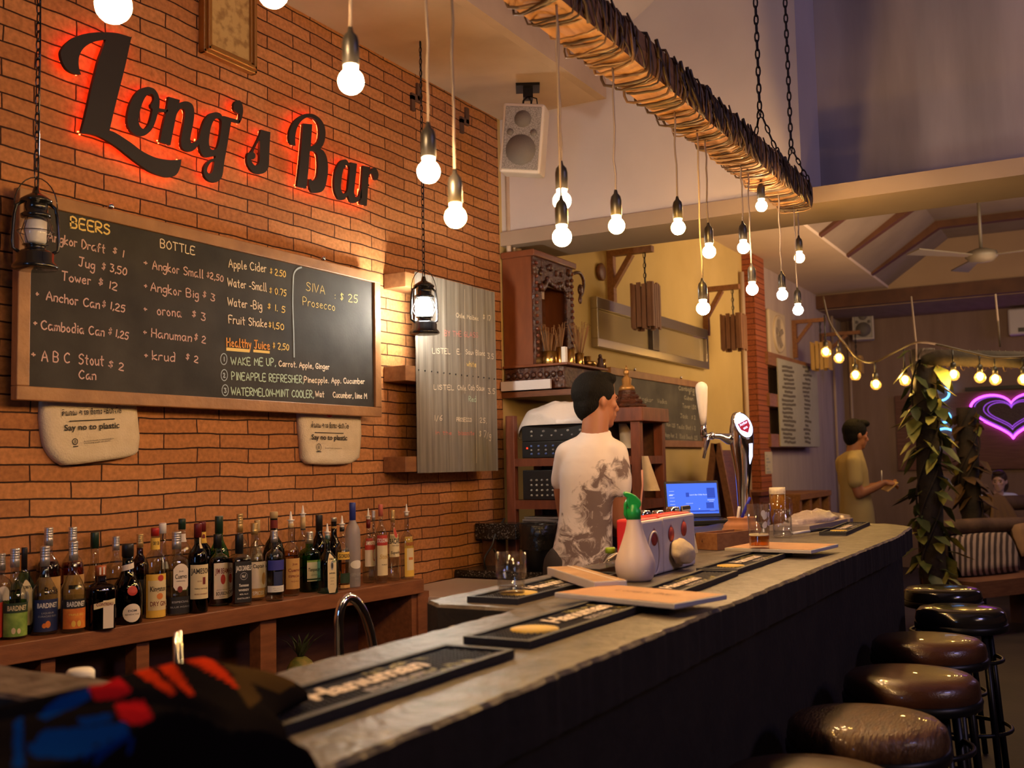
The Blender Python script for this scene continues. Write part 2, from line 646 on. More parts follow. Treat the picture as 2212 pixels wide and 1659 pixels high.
def brick_mat(name, c1, c2, mortar, bw=.262, rh=.0535, ax='xz'):
    m = bpy.data.materials.new(name)
    m.use_nodes = True
    nt = m.node_tree
    N, Lk = nt.nodes, nt.links
    b = N['Principled BSDF']
    b.inputs['Roughness'].default_value = .75
    b.inputs['Specular IOR Level'].default_value = .25
    geo = N.new('ShaderNodeNewGeometry')
    sp = N.new('ShaderNodeSeparateXYZ')
    Lk.new(geo.outputs['Position'], sp.inputs[0])
    cb = N.new('ShaderNodeCombineXYZ')
    Lk.new(sp.outputs['XYZ'.index(ax[0].upper())], cb.inputs[0])
    Lk.new(sp.outputs['XYZ'.index(ax[1].upper())], cb.inputs[1])
    nz = N.new('ShaderNodeTexNoise')
    nz.inputs['Scale'].default_value = 3.2
    nz.inputs['Detail'].default_value = 5
    Lk.new(cb.outputs[0], nz.inputs['Vector'])
    vm = N.new('ShaderNodeVectorMath')
    vm.operation = 'MULTIPLY_ADD'
    vm.inputs[1].default_value = (.034, .030, 0)
    Lk.new(nz.outputs['Color'], vm.inputs[0])
    Lk.new(cb.outputs[0], vm.inputs[2])
    br = N.new('ShaderNodeTexBrick')
    br.inputs['Scale'].default_value = 1
    br.inputs['Brick Width'].default_value = bw
    br.inputs['Row Height'].default_value = rh
    br.inputs['Mortar Size'].default_value = .0030
    br.inputs['Mortar Smooth'].default_value = .3
    br.inputs['Bias'].default_value = -.1
    br.offset = .43
    br.inputs['Color1'].default_value = (*c1, 1)
    br.inputs['Color2'].default_value = (*c2, 1)
    br.inputs['Mortar'].default_value = (*mortar, 1)
    Lk.new(vm.outputs[0], br.inputs['Vector'])
    n2 = N.new('ShaderNodeTexNoise')
    n2.inputs['Scale'].default_value = 60
    n2.inputs['Detail'].default_value = 6
    Lk.new(cb.outputs[0], n2.inputs['Vector'])
    mx = N.new('ShaderNodeMix')
    mx.data_type = 'RGBA'
    mx.blend_type = 'OVERLAY'
    mx.inputs['Factor'].default_value = .55
    Lk.new(br.outputs['Color'], mx.inputs['A'])
    Lk.new(n2.outputs['Fac'], mx.inputs['B'])
    Lk.new(mx.outputs['Result'], b.inputs['Base Color'])
    inv = N.new('ShaderNodeMath')
    inv.operation = 'MULTIPLY_ADD'
    inv.inputs[1].default_value = -1
    Lk.new(br.outputs['Fac'], inv.inputs[0])
    ad = N.new('ShaderNodeMath')
    ad.operation = 'MULTIPLY'
    ad.inputs[1].default_value = .25
    Lk.new(n2.outputs['Fac'], ad.inputs[0])
    Lk.new(ad.outputs[0], inv.inputs[2])
    bp = N.new('ShaderNodeBump')
    bp.inputs['Strength'].default_value = 1.0
    bp.inputs['Distance'].default_value = .006
    Lk.new(inv.outputs[0], bp.inputs['Height'])
    Lk.new(bp.outputs[0], b.inputs['Normal'])
    return m


BRICK = brick_mat('roman_brick', (.47, .205, .075), (.34, .135, .046), (.035, .012, .005))
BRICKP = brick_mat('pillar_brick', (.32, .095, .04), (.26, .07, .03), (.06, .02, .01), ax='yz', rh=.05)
PLASTER = mat('white_plaster', (.50, .44, .42), .85, col2=(.60, .53, .50), scale=1.6, bump=.08, bscale=14, detail=7)
SOFF2 = mat('far_soffit_paint', (.62, .50, .40), .85, col2=(.68, .55, .44), scale=2)
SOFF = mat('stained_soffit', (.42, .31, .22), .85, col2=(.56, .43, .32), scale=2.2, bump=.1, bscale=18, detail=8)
YELLOW = mat('ochre_plaster', (.50, .36, .125), .8, col2=(.57, .42, .16), scale=2.5, bump=.1, bscale=40)
GREYW = mat('grey_plaster', (.42, .33, .29), .8, col2=(.50, .40, .35), scale=3, stretch=(3, 3, .6), bump=.1, bscale=30)
DARKW = mat('brown_board_wall', (.25, .165, .12), .8, col2=(.31, .21, .155), scale=3, stretch=(1, 3, .5), bump=.1, bscale=30)
FLOOR = mat('floor_concrete', (.026, .017, .012), .6, col2=(.045, .03, .022), scale=3, bump=.1, bscale=25)
PANEL = mat('ceiling_board', (.22, .17, .14), .85, col2=(.27, .21, .17), scale=3)
RAFT = mat('rafter_wood', (.075, .026, .012), .6, col2=(.12, .045, .02), scale=6, stretch=(8, 1, 1))

struct(MB().span((-6, -5, -.1), (14.5, 4, 0)).build('floor', FLOOR))
struct(MB().span((-1.2, WY, 0), (4.97, WY + .15, 3.6)).build('wall_north', BRICK))
struct(MB().span((4.97, WY, 0), (9.45, WY + .15, 3.5)).build('wall_northeast', YELLOW))
struct(MB().span((9.45, WY, 0), (XB, WY + .15, 3.5)).build('wall_far_north', GREYW))
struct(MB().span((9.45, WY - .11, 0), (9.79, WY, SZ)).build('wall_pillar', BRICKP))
struct(MB().span((XB, -4, 0), (XB + .15, WY + .15, 3.4)).build('wall_east', DARKW))
# soffit over the bottles with its drop edge
struct(MB().span((-1.2, 2.25, SZ), (XU, WY, SZ + .06)).build('ceiling_soffit', SOFF))
struct(MB().span((-1.2, 2.2, SZ - .001), (XU, 2.25, SZ + .17)).build('trim_1', SOFF))
# pitched roof over the bar, rising towards the street side
struct(MB().prism([(2.23, SZ + .26), (2.23, SZ + .32), (-1.6, 6.06), (-1.6, 6.0)], 'x', -1.2, XU).build('ceiling_slope', PLASTER))
mb = MB()
for x in (.6, 2.4, 4.05):
    mb.prism([(2.2, SZ + .18), (2.2, SZ + .27), (-1.6, 6.0), (-1.6, 5.9)], 'x', x, x + .12)
struct(mb.build('ceiling_rafters', RAFT))
# cross wall: flush part by the soffit, set-back part towards the street
struct(MB().span((XU, 1.2, 2.62), (XU + .4, WY, 6.1)).build('wall_cross', PLASTER))
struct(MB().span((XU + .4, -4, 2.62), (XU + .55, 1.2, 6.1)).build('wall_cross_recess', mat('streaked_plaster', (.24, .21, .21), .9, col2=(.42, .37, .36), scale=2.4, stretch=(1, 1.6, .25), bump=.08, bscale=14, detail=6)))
struct(MB().span((XU - .02, -4, 2.545), (XU + .42, WY, 2.622)).build('trim_2', mat('beam_paint', (.30, .225, .165), .8, col2=(.36, .27, .20), scale=2)))
# far room: soffit along the wall, pitched board ceiling, gable, end beam
struct(MB().span((XU + .4, 2.05, 3.23), (12.4, WY, 3.30)).build('ceiling_far_soffit', SOFF2))
struct(MB().prism([(2.05, 3.26), (2.05, 3.32), (1.37, 3.78), (-4, 3.78), (-4, 3.72), (1.40, 3.72)], 'x', XU + .4, 12.4).build('ceiling_far', PANEL))
mb = MB()
for x in (9.06, 10.15, 11.35):
    mb.prism([(2.06, 3.232), (2.06, 3.30), (1.39, 3.75), (-4, 3.75), (-4, 3.65), (1.37, 3.65)], 'x', x, x + .1)
struct(mb.build('ceiling_far_rafters', RAFT))
struct(MB().prism([(WY, 3.2), (-4, 3.2), (-4, 3.75), (1.37, 3.75), (2.05, 3.3), (WY, 3.3)], 'x', 12.35, 12.45).build('wall_gable', mat('gable_paint', (.36, .25, .16), .85, col2=(.40, .28, .18), scale=2)))
struct(MB().span((12.3, -4, 3.06), (12.45, WY, 3.21)).build('beam_far', RAFT))
struct(MB().span((12.4, -4, 3.05), (XB, WY, 3.12)).build('ceiling_end', DARKW))
struct(MB().span((-6.2, -5.1, 0), (14.5, -5, 3)).build('wall_south', DARKW))
# pipes in the corner by the shrine
mb = MB()
for px, r in ((1098, .014), (1109, .012), (1118, .02)):
    p = P(px, 470, y=WY - .04)
    mb.tube([(p.x, p.y, 2.0), (p.x, p.y, SZ)], r, 8)
mb.span((4.99, WY - .16, 2.26), (5.18, WY, 2.32)).span((5.0, WY - .13, 2.2), (5.15, WY, 2.26))
struct(mb.build('trim_3', SOFF))
mb = MB()
a, b = P(1480, 470, y=WY - .03), P(1795, 640, y=WY - .03)
mb.tube([a, b], .012, 8)
p = P(1613, 700, y=WY - .03)
mb.tube([(p.x - .1, p.y, .4), (p.x - .1, p.y, 3.05)], .022, 8)
p = P(1797, 700, y=WY - .03)
mb.tube([(p.x, p.y, .4), (p.x, p.y, 3.1)], .018, 8)
p = P(1832, 700, x=XB - .03)
mb.tube([(p.x, p.y, .4), (p.x, p.y, 3.1)], .018, 8)
struct(mb.build('trim_4', SOFF))

# ------------------------------------------------------------------ bar counter
CZ = 1.05
CONC = mat('worn_concrete', (.045, .037, .032), .42, col2=(.17, .142, .122), scale=22, bump=.35, bscale=60, contrast=(.3, .75), detail=9)
CFRONT = mat('dark_counter_front', (.014, .009, .006), .8, col2=(.024, .016, .010), scale=8, bump=.3, bscale=40)
bar = thing('bar_counter', (2.8, 1.1, 0), 'long dark bar counter with worn grey concrete top running past the stools', 'bar counter')


def rough_slab(poly, z0, z1, jit=.003, step=.022):
    """slab with chipped, wavering edges"""
    out = []
    n = len(poly)
    for i in range(n):
        a, b = Vector(poly[i]), Vector(poly[(i + 1) % n])
        k = max(1, int((b - a).length / step))
        d = (b - a).normalized()
        nn = Vector((d.y, -d.x))
        for j in range(k):
            q = a + (b - a) * j / k
            out.append(tuple(q + nn * R.uniform(-jit, jit) * (1 if j else 0)))
    m = len(out)
    mb = MB()
    vs = [(x, y, z0) for x, y in out] + [(x, y, z1 - .006) for x, y in out]
    c = Vector((sum(q[0] for q in out) / m, sum(q[1] for q in out) / m))
    ins = []
    for i in range(m):
        a, b = Vector(out[i - 1]), Vector(out[(i + 1) % m])
        d = (b - a).normalized()
        nn = Vector((-d.y, d.x))
        ins.append(Vector(out[i]) + nn * .006)
    vs += [(q.x, q.y, z1 + R.uniform(-.001, .001)) for q in ins]
    fs = [tuple(range(m))[::-1], tuple(range(2 * m, 3 * m))]
    for L in (0, 1):
        fs += [(L * m + i, L * m + (i + 1) % m, (L + 1) * m + (i + 1) % m, (L + 1) * m + i) for i in range(m)]
    mb.add(vs, fs)
    for i in range(2, 2 + m):
        mb.m[i] = 1
    return mb


top = [(.25, .70), (4.2, .70), (4.75, .74), (4.93, .86), (4.97, 1.1), (4.97, 1.95), (4.42, 1.95), (4.30, 1.34), (1.98, 1.34), (1.93, 1.28), (1.93, 1.09), (.25, 1.09)]
rough_slab(top, CZ - .085, CZ).build('countertop', [CONC, CFRONT], bar)
mb = MB()
mb.prism([(.3, .76), (4.6, .76), (4.85, .9), (4.88, 1.9), (4.5, 1.9), (4.38, 1.28), (2.0, 1.28), (2.0, 1.03), (.3, 1.03)], 'z', 0, CZ - .085)
mb.build('counter_front', CFRONT, bar)
ret = thing('counter_return', (1.0, 1.8, 0), 'grey concrete end ledge meeting the main bar at its near end', 'counter')
rough_slab([(.93, 1.10), (1.06, 1.10), (1.12, 2.5), (.99, 2.5)], CZ - .09, CZ, .004).build('ledge', [CONC, CFRONT], ret)
MB().span((.97, 1.12, 0), (1.08, 2.5, CZ - .09)).build('panel', CFRONT, ret)

# ------------------------------------------------------------------ sign
SG = WY - .032
FW = frame((0, SG, 0), (1, 0, 0), (0, 0, 1))      # u = x, v = z, w towards the room (-y)


def zz(pts, ox, oy, k=3.95):
    out = []
    for q in pts:
        p = P(ox + q[0] / k, oy + q[1] / k, y=SG)
        out.append((p.x, p.z) if len(q) < 3 else (p.x, p.z, 1))
    return out


LET = mat('black_letter_board', (.014, .010, .008), .6, bump=.05, bscale=200)
LED = glow('red_led', (1, .055, .014), 20)
c0 = P(470, 270, y=SG)
sign = thing('bar_sign', (c0.x, SG, c0.z), "black letter sign reading Long's Bar with red backlight on the brick wall", 'sign')
k_ = 1
ZL = [(1113, 322, 1), (1108, 337), (1060, 560), (1010, 760), (960, 960), (925, 1115, 1), (960, 1128), (1000, 1150), (1100, 1215), (1200, 1290), (1300, 1340), (1380, 1360), (1460, 1368), (1538, 1362, 1), (1530, 1420), (1505, 1480), (1470, 1508), (1420, 1514), (1360, 1500), (1280, 1470), (1200, 1420), (1100, 1345), (1000, 1265), (900, 1200), (820, 1160), (750, 1143), (680, 1138, 1), (710, 1030), (740, 900), (770, 760), (800, 640), (830, 520), (862, 430), (893, 340, 1), (840, 348), (780, 365), (720, 400), (685, 440), (665, 490), (660, 540), (668, 600), (682, 638, 1), (640, 635), (590, 615), (550, 580), (520, 520), (507, 460), (520, 420), (560, 370), (620, 325), (700, 295), (800, 280), (900, 278), (1000, 288)]
Zo = [(1240, 745), (1180, 770), (1130, 830), (1095, 910), (1078, 1000), (1080, 1060), (1100, 1110), (1140, 1150), (1190, 1165), (1240, 1150), (1290, 1100), (1320, 1030), (1340, 958, 1), (1420, 960, 1), (1422, 938, 1), (1350, 926, 1), (1352, 860), (1340, 810), (1310, 765), (1275, 748)]
Zoh = [(1270, 805), (1240, 820), (1210, 870), (1190, 930), (1175, 1000), (1175, 1050), (1190, 1085), (1215, 1103), (1240, 1090), (1265, 1050), (1285, 980), (1292, 935), (1280, 920), (1278, 895), (1290, 880), (1305, 850), (1300, 820), (1285, 805)]
Zn = [(1430, 828, 1), (1525, 855, 1), (1518, 885, 1), (1560, 868), (1600, 872), (1635, 900), (1648, 960), (1640, 1050), (1620, 1150), (1615, 1195), (1625, 1222), (1650, 1215), (1690, 1185, 1), (1692, 1225, 1), (1660, 1270), (1620, 1295), (1580, 1290), (1545, 1265), (1535, 1220), (1540, 1160), (1560, 1050), (1570, 970), (1560, 935), (1535, 930), (1505, 965), (1490, 1010), (1470, 1110), (1445, 1240, 1), (1355, 1212, 1), (1380, 1080), (1410, 950)]
Zg = [(1825, 960), (1780, 975), (1740, 1020), (1710, 1100), (1690, 1190), (1695, 1270), (1715, 1320), (1750, 1345), (1790, 1340), (1830, 1330, 1), (1828, 1352, 1), (1790, 1362), (1750, 1395), (1730, 1440), (1732, 1490), (1755, 1530), (1800, 1555), (1840, 1555), (1880, 1520), (1895, 1460), (1905, 1380), (1930, 1240), (1960, 1060), (1970, 1036, 1), (2035, 1055, 1), (2042, 1030, 1), (1975, 1012), (1900, 992), (1890, 1002, 1), (1875, 975), (1850, 962)]
Zg1 = [(1840, 1012), (1815, 1030), (1790, 1090), (1775, 1180), (1775, 1240), (1790, 1275), (1820, 1280), (1845, 1260), (1865, 1190), (1880, 1080), (1880, 1030), (1865, 1012)]
Zg2 = [(1822, 1375, 1), (1790, 1388), (1765, 1425), (1757, 1460), (1770, 1480), (1790, 1482), (1808, 1450)]
Za = [(2030, 858), (2000, 868), (1985, 900), (1990, 940), (2015, 965), (2038, 975, 1), (2035, 1010), (2026, 1045, 1), (2038, 1050, 1), (2055, 1010), (2065, 950), (2060, 900), (2048, 870)]
Zs = [(480, 1108, 1), (470, 1150), (440, 1220), (395, 1298), (370, 1308), (360, 1350), (365, 1400), (385, 1440), (420, 1472), (465, 1487), (510, 1475), (540, 1440), (548, 1390), (552, 1290), (560, 1130, 1)]
Zsh = [(470, 1185, 1), (440, 1240), (415, 1298), (430, 1315), (430, 1345), (412, 1362), (395, 1360), (405, 1390), (430, 1415), (455, 1405), (468, 1370), (470, 1290)]
ZB = [(880, 972), (830, 985), (770, 1030), (735, 1090), (720, 1150), (722, 1200), (740, 1232), (775, 1245, 1), (772, 1200), (775, 1150), (790, 1090), (820, 1040), (860, 1010), (900, 1003), (940, 1020), (970, 1060), (980, 1120), (975, 1180), (955, 1220), (925, 1245), (905, 1252, 1), (918, 1062, 1), (840, 1055, 1), (832, 1150), (820, 1300), (805, 1450), (788, 1590, 1), (870, 1610, 1), (880, 1500), (890, 1400), (897, 1290, 1), (925, 1290), (955, 1310), (965, 1350), (968, 1420), (962, 1490), (945, 1530), (920, 1545), (905, 1528), (890, 1540), (892, 1590), (910, 1635), (950, 1648), (1000, 1635), (1030, 1590), (1048, 1500), (1052, 1420), (1040, 1340), (1015, 1290), (990, 1270), (1010, 1240), (1028, 1180), (1030, 1120), (1015, 1060), (980, 1010), (930, 978)]
Zaa = [(720, 205), (640, 230), (560, 310), (490, 430), (440, 580), (415, 760), (410, 950), (425, 1120), (470, 1270), (540, 1380), (640, 1418), (720, 1400), (780, 1340), (825, 1268, 1), (850, 1370), (900, 1460), (980, 1505), (1050, 1500), (1120, 1460), (1170, 1390), (1230, 1380, 1), (1230, 1080, 1), (1195, 1130), (1160, 1270), (1090, 1335), (1040, 1300), (1010, 1200), (1015, 1080), (1040, 850), (1070, 600), (1092, 332, 1), (905, 290, 1), (885, 372, 1), (840, 300), (780, 220)]
Zah = [(800, 368), (740, 400), (690, 500), (650, 660), (625, 850), (610, 1000), (620, 1110), (660, 1200), (720, 1228), (780, 1180), (820, 1080), (845, 850), (870, 620), (880, 470), (850, 390)]
Zr = [(1268, 390, 1), (1470, 432, 1), (1460, 578, 1), (1530, 500), (1590, 458), (1650, 470), (1700, 530), (1730, 610), (1735, 700), (1715, 780), (1665, 822, 1), (1610, 790), (1580, 720), (1560, 640), (1510, 630), (1465, 660), (1440, 760), (1430, 950), (1410, 1200), (1385, 1585, 1), (1180, 1525, 1), (1190, 1380), (1225, 1000), (1250, 660)]
for polys, o in (([ZL], (0, 0, 3.95)), ([Zo, Zoh], (0, 0, 3.95)), ([Zn], (0, 0, 3.95)), ([Zg, Zg1, Zg2], (0, 0, 3.95)), ([Za], (0, 0, 3.95)),
                 ([Zs, Zsh], (440, 0, 3.95)), ([ZB], (440, 0, 3.95)), ([Zaa, Zah], (690, 330, 13.825)), ([Zr], (690, 330, 13.825))):
    L = outline('letter', [zz(q, *o) for q in polys], FW, .012, LET, sign)
    # red strip light glued to the back, just inside the outline
    mb = MB()
    pts = zz(polys[0], *o)
    cu, cv = sum(q[0] for q in pts) / len(pts), sum(q[1] for q in pts) / len(pts)
    n = len(pts)
    for i in range(n):
        a, b = Vector(pts[i][:2]), Vector(pts[(i + 1) % n][:2])
        d = (b - a)
        if d.length < .001:
            continue
        # inner side: polygon orientation
        ar = sum(pts[k][0] * pts[(k + 1) % n][1] - pts[(k + 1) % n][0] * pts[k][1] for k in range(n))
        nn = Vector((-d.y, d.x)).normalized() * (1 if ar > 0 else -1)
        a2, b2 = a + nn * .007, b + nn * .007
        mb.bar(FW((a2.x, a2.y, -.010)), FW((b2.x, b2.y, -.010)), .004, .004, up=(0, 1, 0))
    mb.build('led_strip', LED, sign)
    st = MB()
    for i in range(0, n, max(1, n // 3)):
        q = Vector(pts[i][:2]) + (Vector((cu, cv)) - Vector(pts[i][:2])).normalized() * .02
    WL[L.name] = WL[sign.name]
mb = MB()
for px, py in ((240, 150), (200, 270), (340, 350), (350, 240), (470, 345), (570, 330), (665, 340), (745, 360), (795, 400), (517, 230)):
    p = P(px, py, y=SG)
    mb.tube([(p.x, SG - .004, p.z), (p.x, WY, p.z)], .005, 6)
mb.build('mounting_pin', BLACKM, sign)
# ------------------------------------------------------------------ hanging bulbs over the bar
BY = 1.14
BZ = 2.455
FLEX = mat('white_flex', (.30, .235, .19), .6)
SOCK = mat('socket_bakelite', (.02, .018, .016), .35)
# px, py, amber, y, words that single it out
BULBS = [(245, 12, 0, BY, 'glowing bulb on a cord, cut by the top frame edge above the big letter L'),
         (590, -14, 0, BY, 'glowing bulb barely showing at the top edge, right of the gilt frame'),
         (758, 176, 0, BY, 'glowing round bulb on a white cord above the letter B of the sign'),
         (926, 371, 0, BY, 'large white-hot bulb hanging just right of the sign end'),
         (984, 469, 1, BY, 'amber-haloed bulb on a long cord over the metal sheet top'),
         (1214, 434, 0, BY, 'bulb right of the wall speaker, upper of two on one line'),
         (1214, 512, 0, 1.10, 'brightest starry bulb above the shrine, lower of two on one line'),
         (1332, 488, 1, BY, 'amber-haloed bulb in front of the ochre wall, left of two alike'),
         (1465, 492, 1, BY, 'amber-haloed bulb in front of the ochre wall, right of two alike'),
         (1519, 666, 0, BY, 'lowest bulb of the row, in front of the aluminium window end'),
         (1532, 544, 0, BY, 'white bulb hanging above the lowest bulb of the row'),
         (1606, 535, 0, BY, 'small bulb in front of the sloping wall conduit'),
         (1625, 625, 0, BY, 'low bulb in front of the brick pillar top'),
         (1645, 445, 0, BY, 'highest small bulb just under the far part of the log beam'),
         (1690, 637, 0, BY, 'low bulb right of the brick pillar on a long cord'),
         (1724, 670, 0, BY, 'lowest bulb under the far end of the log beam'),
         (1727, 557, 1, BY, 'amber-haloed small bulb under the far end of the log beam')]


def pendant(px, py, amber, y, label):
    c = P(px, py, y=y)
    t = thing('pendant_bulb', (c.x, c.y, c.z + .11), label, 'light bulb', 'bulbs hanging from the log beam')
    r = .0225
    mb = MB()
    prof = []
    for i in range(13):
        a = PI * i / 12
        prof.append((max(r * math.sin(a), .0005), -r * math.cos(a)))
    prof = prof[:11] + [(.0125, .023), (.0125, .030)]
    mb.lathe(prof, c, 20)
    mb.build('bulb', BULBY if amber else BULB, t)
    mb = MB().lathe([(.0135, .028), (.0155, .03), (.0155, .07), (.013, .082), (.006, .09), (.004, .1)], c, 16)
    mb.build('socket', SOCK, t)
    mb = MB()
    n = 9
    pts = []
    dx = R.uniform(-.006, .006)
    for i in range(n):
        s = i / (n - 1)
        pts.append((c.x + dx * math.sin(s * 5) * (1 - s), c.y + R.uniform(-.003, .003) * (0 < i < n - 1), c.z + .098 + (BZ - c.z - .098) * s))
    mb.tube(pts, .0032, 6)
    mb.build('cord', FLEX, t)


for b in BULBS:
    pendant(*b)

# ------------------------------------------------------------------ log beam wound with cable, two chains
XE = 4.66
beam = thing('log_beam', (2.0, BY, BZ), 'long square timber beam wound with loose cables, slung on chains over the bar', 'beam')
bm = bmesh.new()
mb = MB()
nx = 90
sec = [(-.06, 0), (-.02, -.004), (.03, .002), (.06, 0), (.062, .05), (.06, .1), (.02, .104), (-.03, .1), (-.06, .1), (-.063, .05)]
vs = []
for i in range(nx + 1):
    x = -1.0 + (XE + 1.0) * i / nx
    for (a, b) in sec:
        q = noise.noise(Vector((x * 3, a * 20, b * 20))) * .008
        vs.append((x, BY + a + q, BZ + b + q))
k = len(sec)
fs = [(i * k + j, i * k + (j + 1) % k, (i + 1) * k + (j + 1) % k, (i + 1) * k + j) for i in range(nx) for j in range(k)]
fs += [tuple(range(k)), tuple(nx * k + j for j in range(k))]
mb.add(vs, fs)
mb.build('timber', mat('rough_timber', (.26, .11, .035), .7, col2=(.38, .18, .065), scale=4, stretch=(2, 12, 12), bump=.3, bscale=30), beam)
CABLE = mat('dark_cable', (.06, .035, .02), .5)
CABLE2 = mat('brown_cable', (.16, .09, .045), .5)
CABLE3 = mat('pale_cable', (.26, .15, .07), .4)
mb = MB()
x = -.6
while x < XE - .02:
    dens = 1 if x < 3.3 else .6
    x += R.uniform(.006, .05) * dens
    sl = R.uniform(-.10, .16)
    loose = R.choice([0, 0, .003, .006, .012 if R.random() < .4 else .003])
    pts = []
    for j in range(25):
        a = 2 * PI * j / 24 + PI / 2
        ca, sa = math.cos(a), math.sin(a)
        kk = 1 / (abs(ca) ** 6 + abs(sa) ** 6) ** (1 / 6)
        hy, hz = .067 + loose * .5, .056 + loose * .5
        px_ = x + sl * j / 24 + R.uniform(-.003, .003)
        drop = loose * 1.6 if sa < -.3 else 0
        pts.append((min(px_, XE), BY + hy * kk * ca, BZ + .05 + hz * kk * sa - drop))
    mt = R.choice([0, 0, 1, 1, 2]) if x < 3.6 else R.choice([0, 1, 2, 2])
    mb.tube(pts, R.choice([.0028, .0035, .0045]), 5, mt, closed=False)
# thick clump on the dark side
for i in range(70):
    x0 = R.uniform(-.6, XE - .15)
    pts = [(x0 + .02 * j + R.uniform(-.01, .01), BY - .069 - R.uniform(0, .006), BZ + .104 - .115 * j / 6) for j in range(7)]
    mb.tube(pts, R.choice([.003, .005, .006]), 5, 0)
mb.build('cable_winding', [CABLE, CABLE2, CABLE3], beam)
CHAINM = mat('rusty_chain', (.03, .022, .018), .6, metal=.5)
for px, py, lab in ((1641, 238, 'dark link chain holding the log beam, nearer of the two'), (1709, 318, 'dark link chain at the far end of the log beam')):
    c = P(px, py, y=BY)
    mb = MB()
    zt = SZ + .26 + (2.23 - BY) * .715 - .03
    chain(mb, (c.x, BY, c.z), (c.x, BY, zt), .045, .0034, .016)
    for sgn in (-1, 1):
        chain(mb, (c.x, BY, c.z), (c.x + .10 * (sgn > 0) - .02, BY + .062 * sgn, BZ + .115), .04, .003, .014)
        chain(mb, (c.x + .10 * (sgn > 0) - .02, BY + .069 * sgn, BZ + .115), (c.x + .03, BY + .069 * sgn, BZ - .005), .04, .003, .014)
    tag(mb.build('hanging_chain', CHAINM), lab, 'chain', 'chains of the log beam')

# ------------------------------------------------------------------ storm lanterns on the soffit
LANT = mat('lantern_black', (.012, .013, .015), .22, metal=.3, coat=.6)
GLOBE = glass('lantern_glass', (.96, .97, 1), 1)
LYT = glow('lantern_led', (1, .90, .72), 620)


def lantern(px, ytop, ybot, y, lit, label):
    b = P(px, ybot, y=y)
    tp = P(px, ytop, y=y)
    H = tp.z - b.z
    k = H / .25
    t = thing('storm_lantern', b, label, 'lantern', 'storm lanterns hanging before the brick wall')
    mb = MB()
    mb.lathe([(.062 * k, 0), (.066 * k, .004 * k), (.064 * k, .012 * k), (.055 * k, .02 * k), (.055 * k, .045 * k), (.042 * k, .055 * k), (.03 * k, .058 * k), (.03 * k, .07 * k), (.038 * k, .073 * k)], b, 24)
    mb.build('fuel_tank', LANT, t)
    mb = MB().lathe([(.034 * k, .073 * k), (.046 * k, .09 * k), (.05 * k, .11 * k), (.047 * k, .135 * k), (.036 * k, .158 * k)], b, 24, cap=False)
    mb.build('glass_globe', GLOBE, t)
    mb = MB()
    mb.lathe([(.042 * k, .156 * k), (.044 * k, .165 * k), (.034 * k, .172 * k), (.034 * k, .20 * k), (.046 * k, .204 * k), (.046 * k, .21 * k), (.03 * k, .222 * k), (.012 * k, .232 * k), (.008 * k, .25 * k)], b, 24)
    mb.build('chimney_cap', LANT, t)
    rx = Vector((math.cos(-.5), math.sin(-.5), 0))
    for s in (-1, 1):
        mb = MB()
        pts = [(.045, .05), (.062, .06), (.064, .09), (.062, .13), (.06, .16), (.055, .19), (.035, .205)]
        mb.tube([b + rx * (q[0] * s * k) + Vector((0, 0, q[1] * k)) for q in pts], .0055 * k, 8)
        mb.build('side_tube', LANT, t)
    mb = MB()
    for an in range(4):
        e = Vector((math.cos(an * PI / 2 + .3), math.sin(an * PI / 2 + .3), 0))
        mb.tube([b + e * (.036 * k) + Vector((0, 0, .075 * k)), b + e * (.053 * k) + Vector((0, 0, .11 * k)), b + e * (.036 * k) + Vector((0, 0, .156 * k))], .0014 * k, 5)
    mb.tube([b + Vector((.0525 * k * math.cos(a * PI / 8), .0525 * k * math.sin(a * PI / 8), .113 * k)) for a in range(16)], .0014 * k, 5, closed=True)
    mb.build('globe_guard', LANT, t)
    mb = MB()
    if lit:
        mb.lathe([(.016 * k, .078 * k), (.036 * k, .09 * k), (.039 * k, .115 * k), (.034 * k, .138 * k), (.012 * k, .152 * k)], b, 20)
        mb.build('lamp', LYT, t)
    else:
        mb.lathe([(.016 * k, .078 * k), (.03 * k, .082 * k), (.031 * k, .145 * k), (.02 * k, .15 * k)], b, 20)
        mb.build('lamp', WHITE, t)
    mb = MB()
    mb.tube([b + rx * (.06 * k * math.cos(a)) + Vector((0, 0, (.19 + .09 * math.sin(a)) * k)) for a in [PI * i / 12 for i in range(13)]], .0018 * k, 6)
    mb.build('bail_handle', LANT, t)
    mb = MB()
    chain(mb, b + Vector((0, 0, .25 * k)), (b.x, b.y, SZ - .002), .034, .0024, .012)
    mb.tube([b + Vector((0.006, 0, .245 * k)), (b.x + .004, b.y - .004, (b.z + SZ) / 2), (b.x, b.y, SZ - .002)], .0024, 5)
    mb.build('chain', LANT, t)
    return t


lantern(76, 404, 582, 2.61, 0, 'unlit black storm lantern hanging before the left end of the chalkboard')
lantern(917, 598, 722, 2.60, 1, 'glaring lit storm lantern hanging before the metal sheet menu')

# ------------------------------------------------------------------ big chalkboard
YB = 2.762
xl = (P(46, 404, y=YB).x + P(33, 863, y=YB).x) / 2
xr = (P(820, 592, y=YB).x + P(827, 901, y=YB).x) / 2
zt = (P(46, 404, y=YB).z + P(820, 592, y=YB).z) / 2
zb = (P(33, 863, y=YB).z + P(827, 901, y=YB).z) / 2
FRW = mat('oak_frame', (.26, .12, .045), .5, col2=(.36, .18, .07), scale=6, stretch=(2, 8, 2), bump=.2, bscale=30)


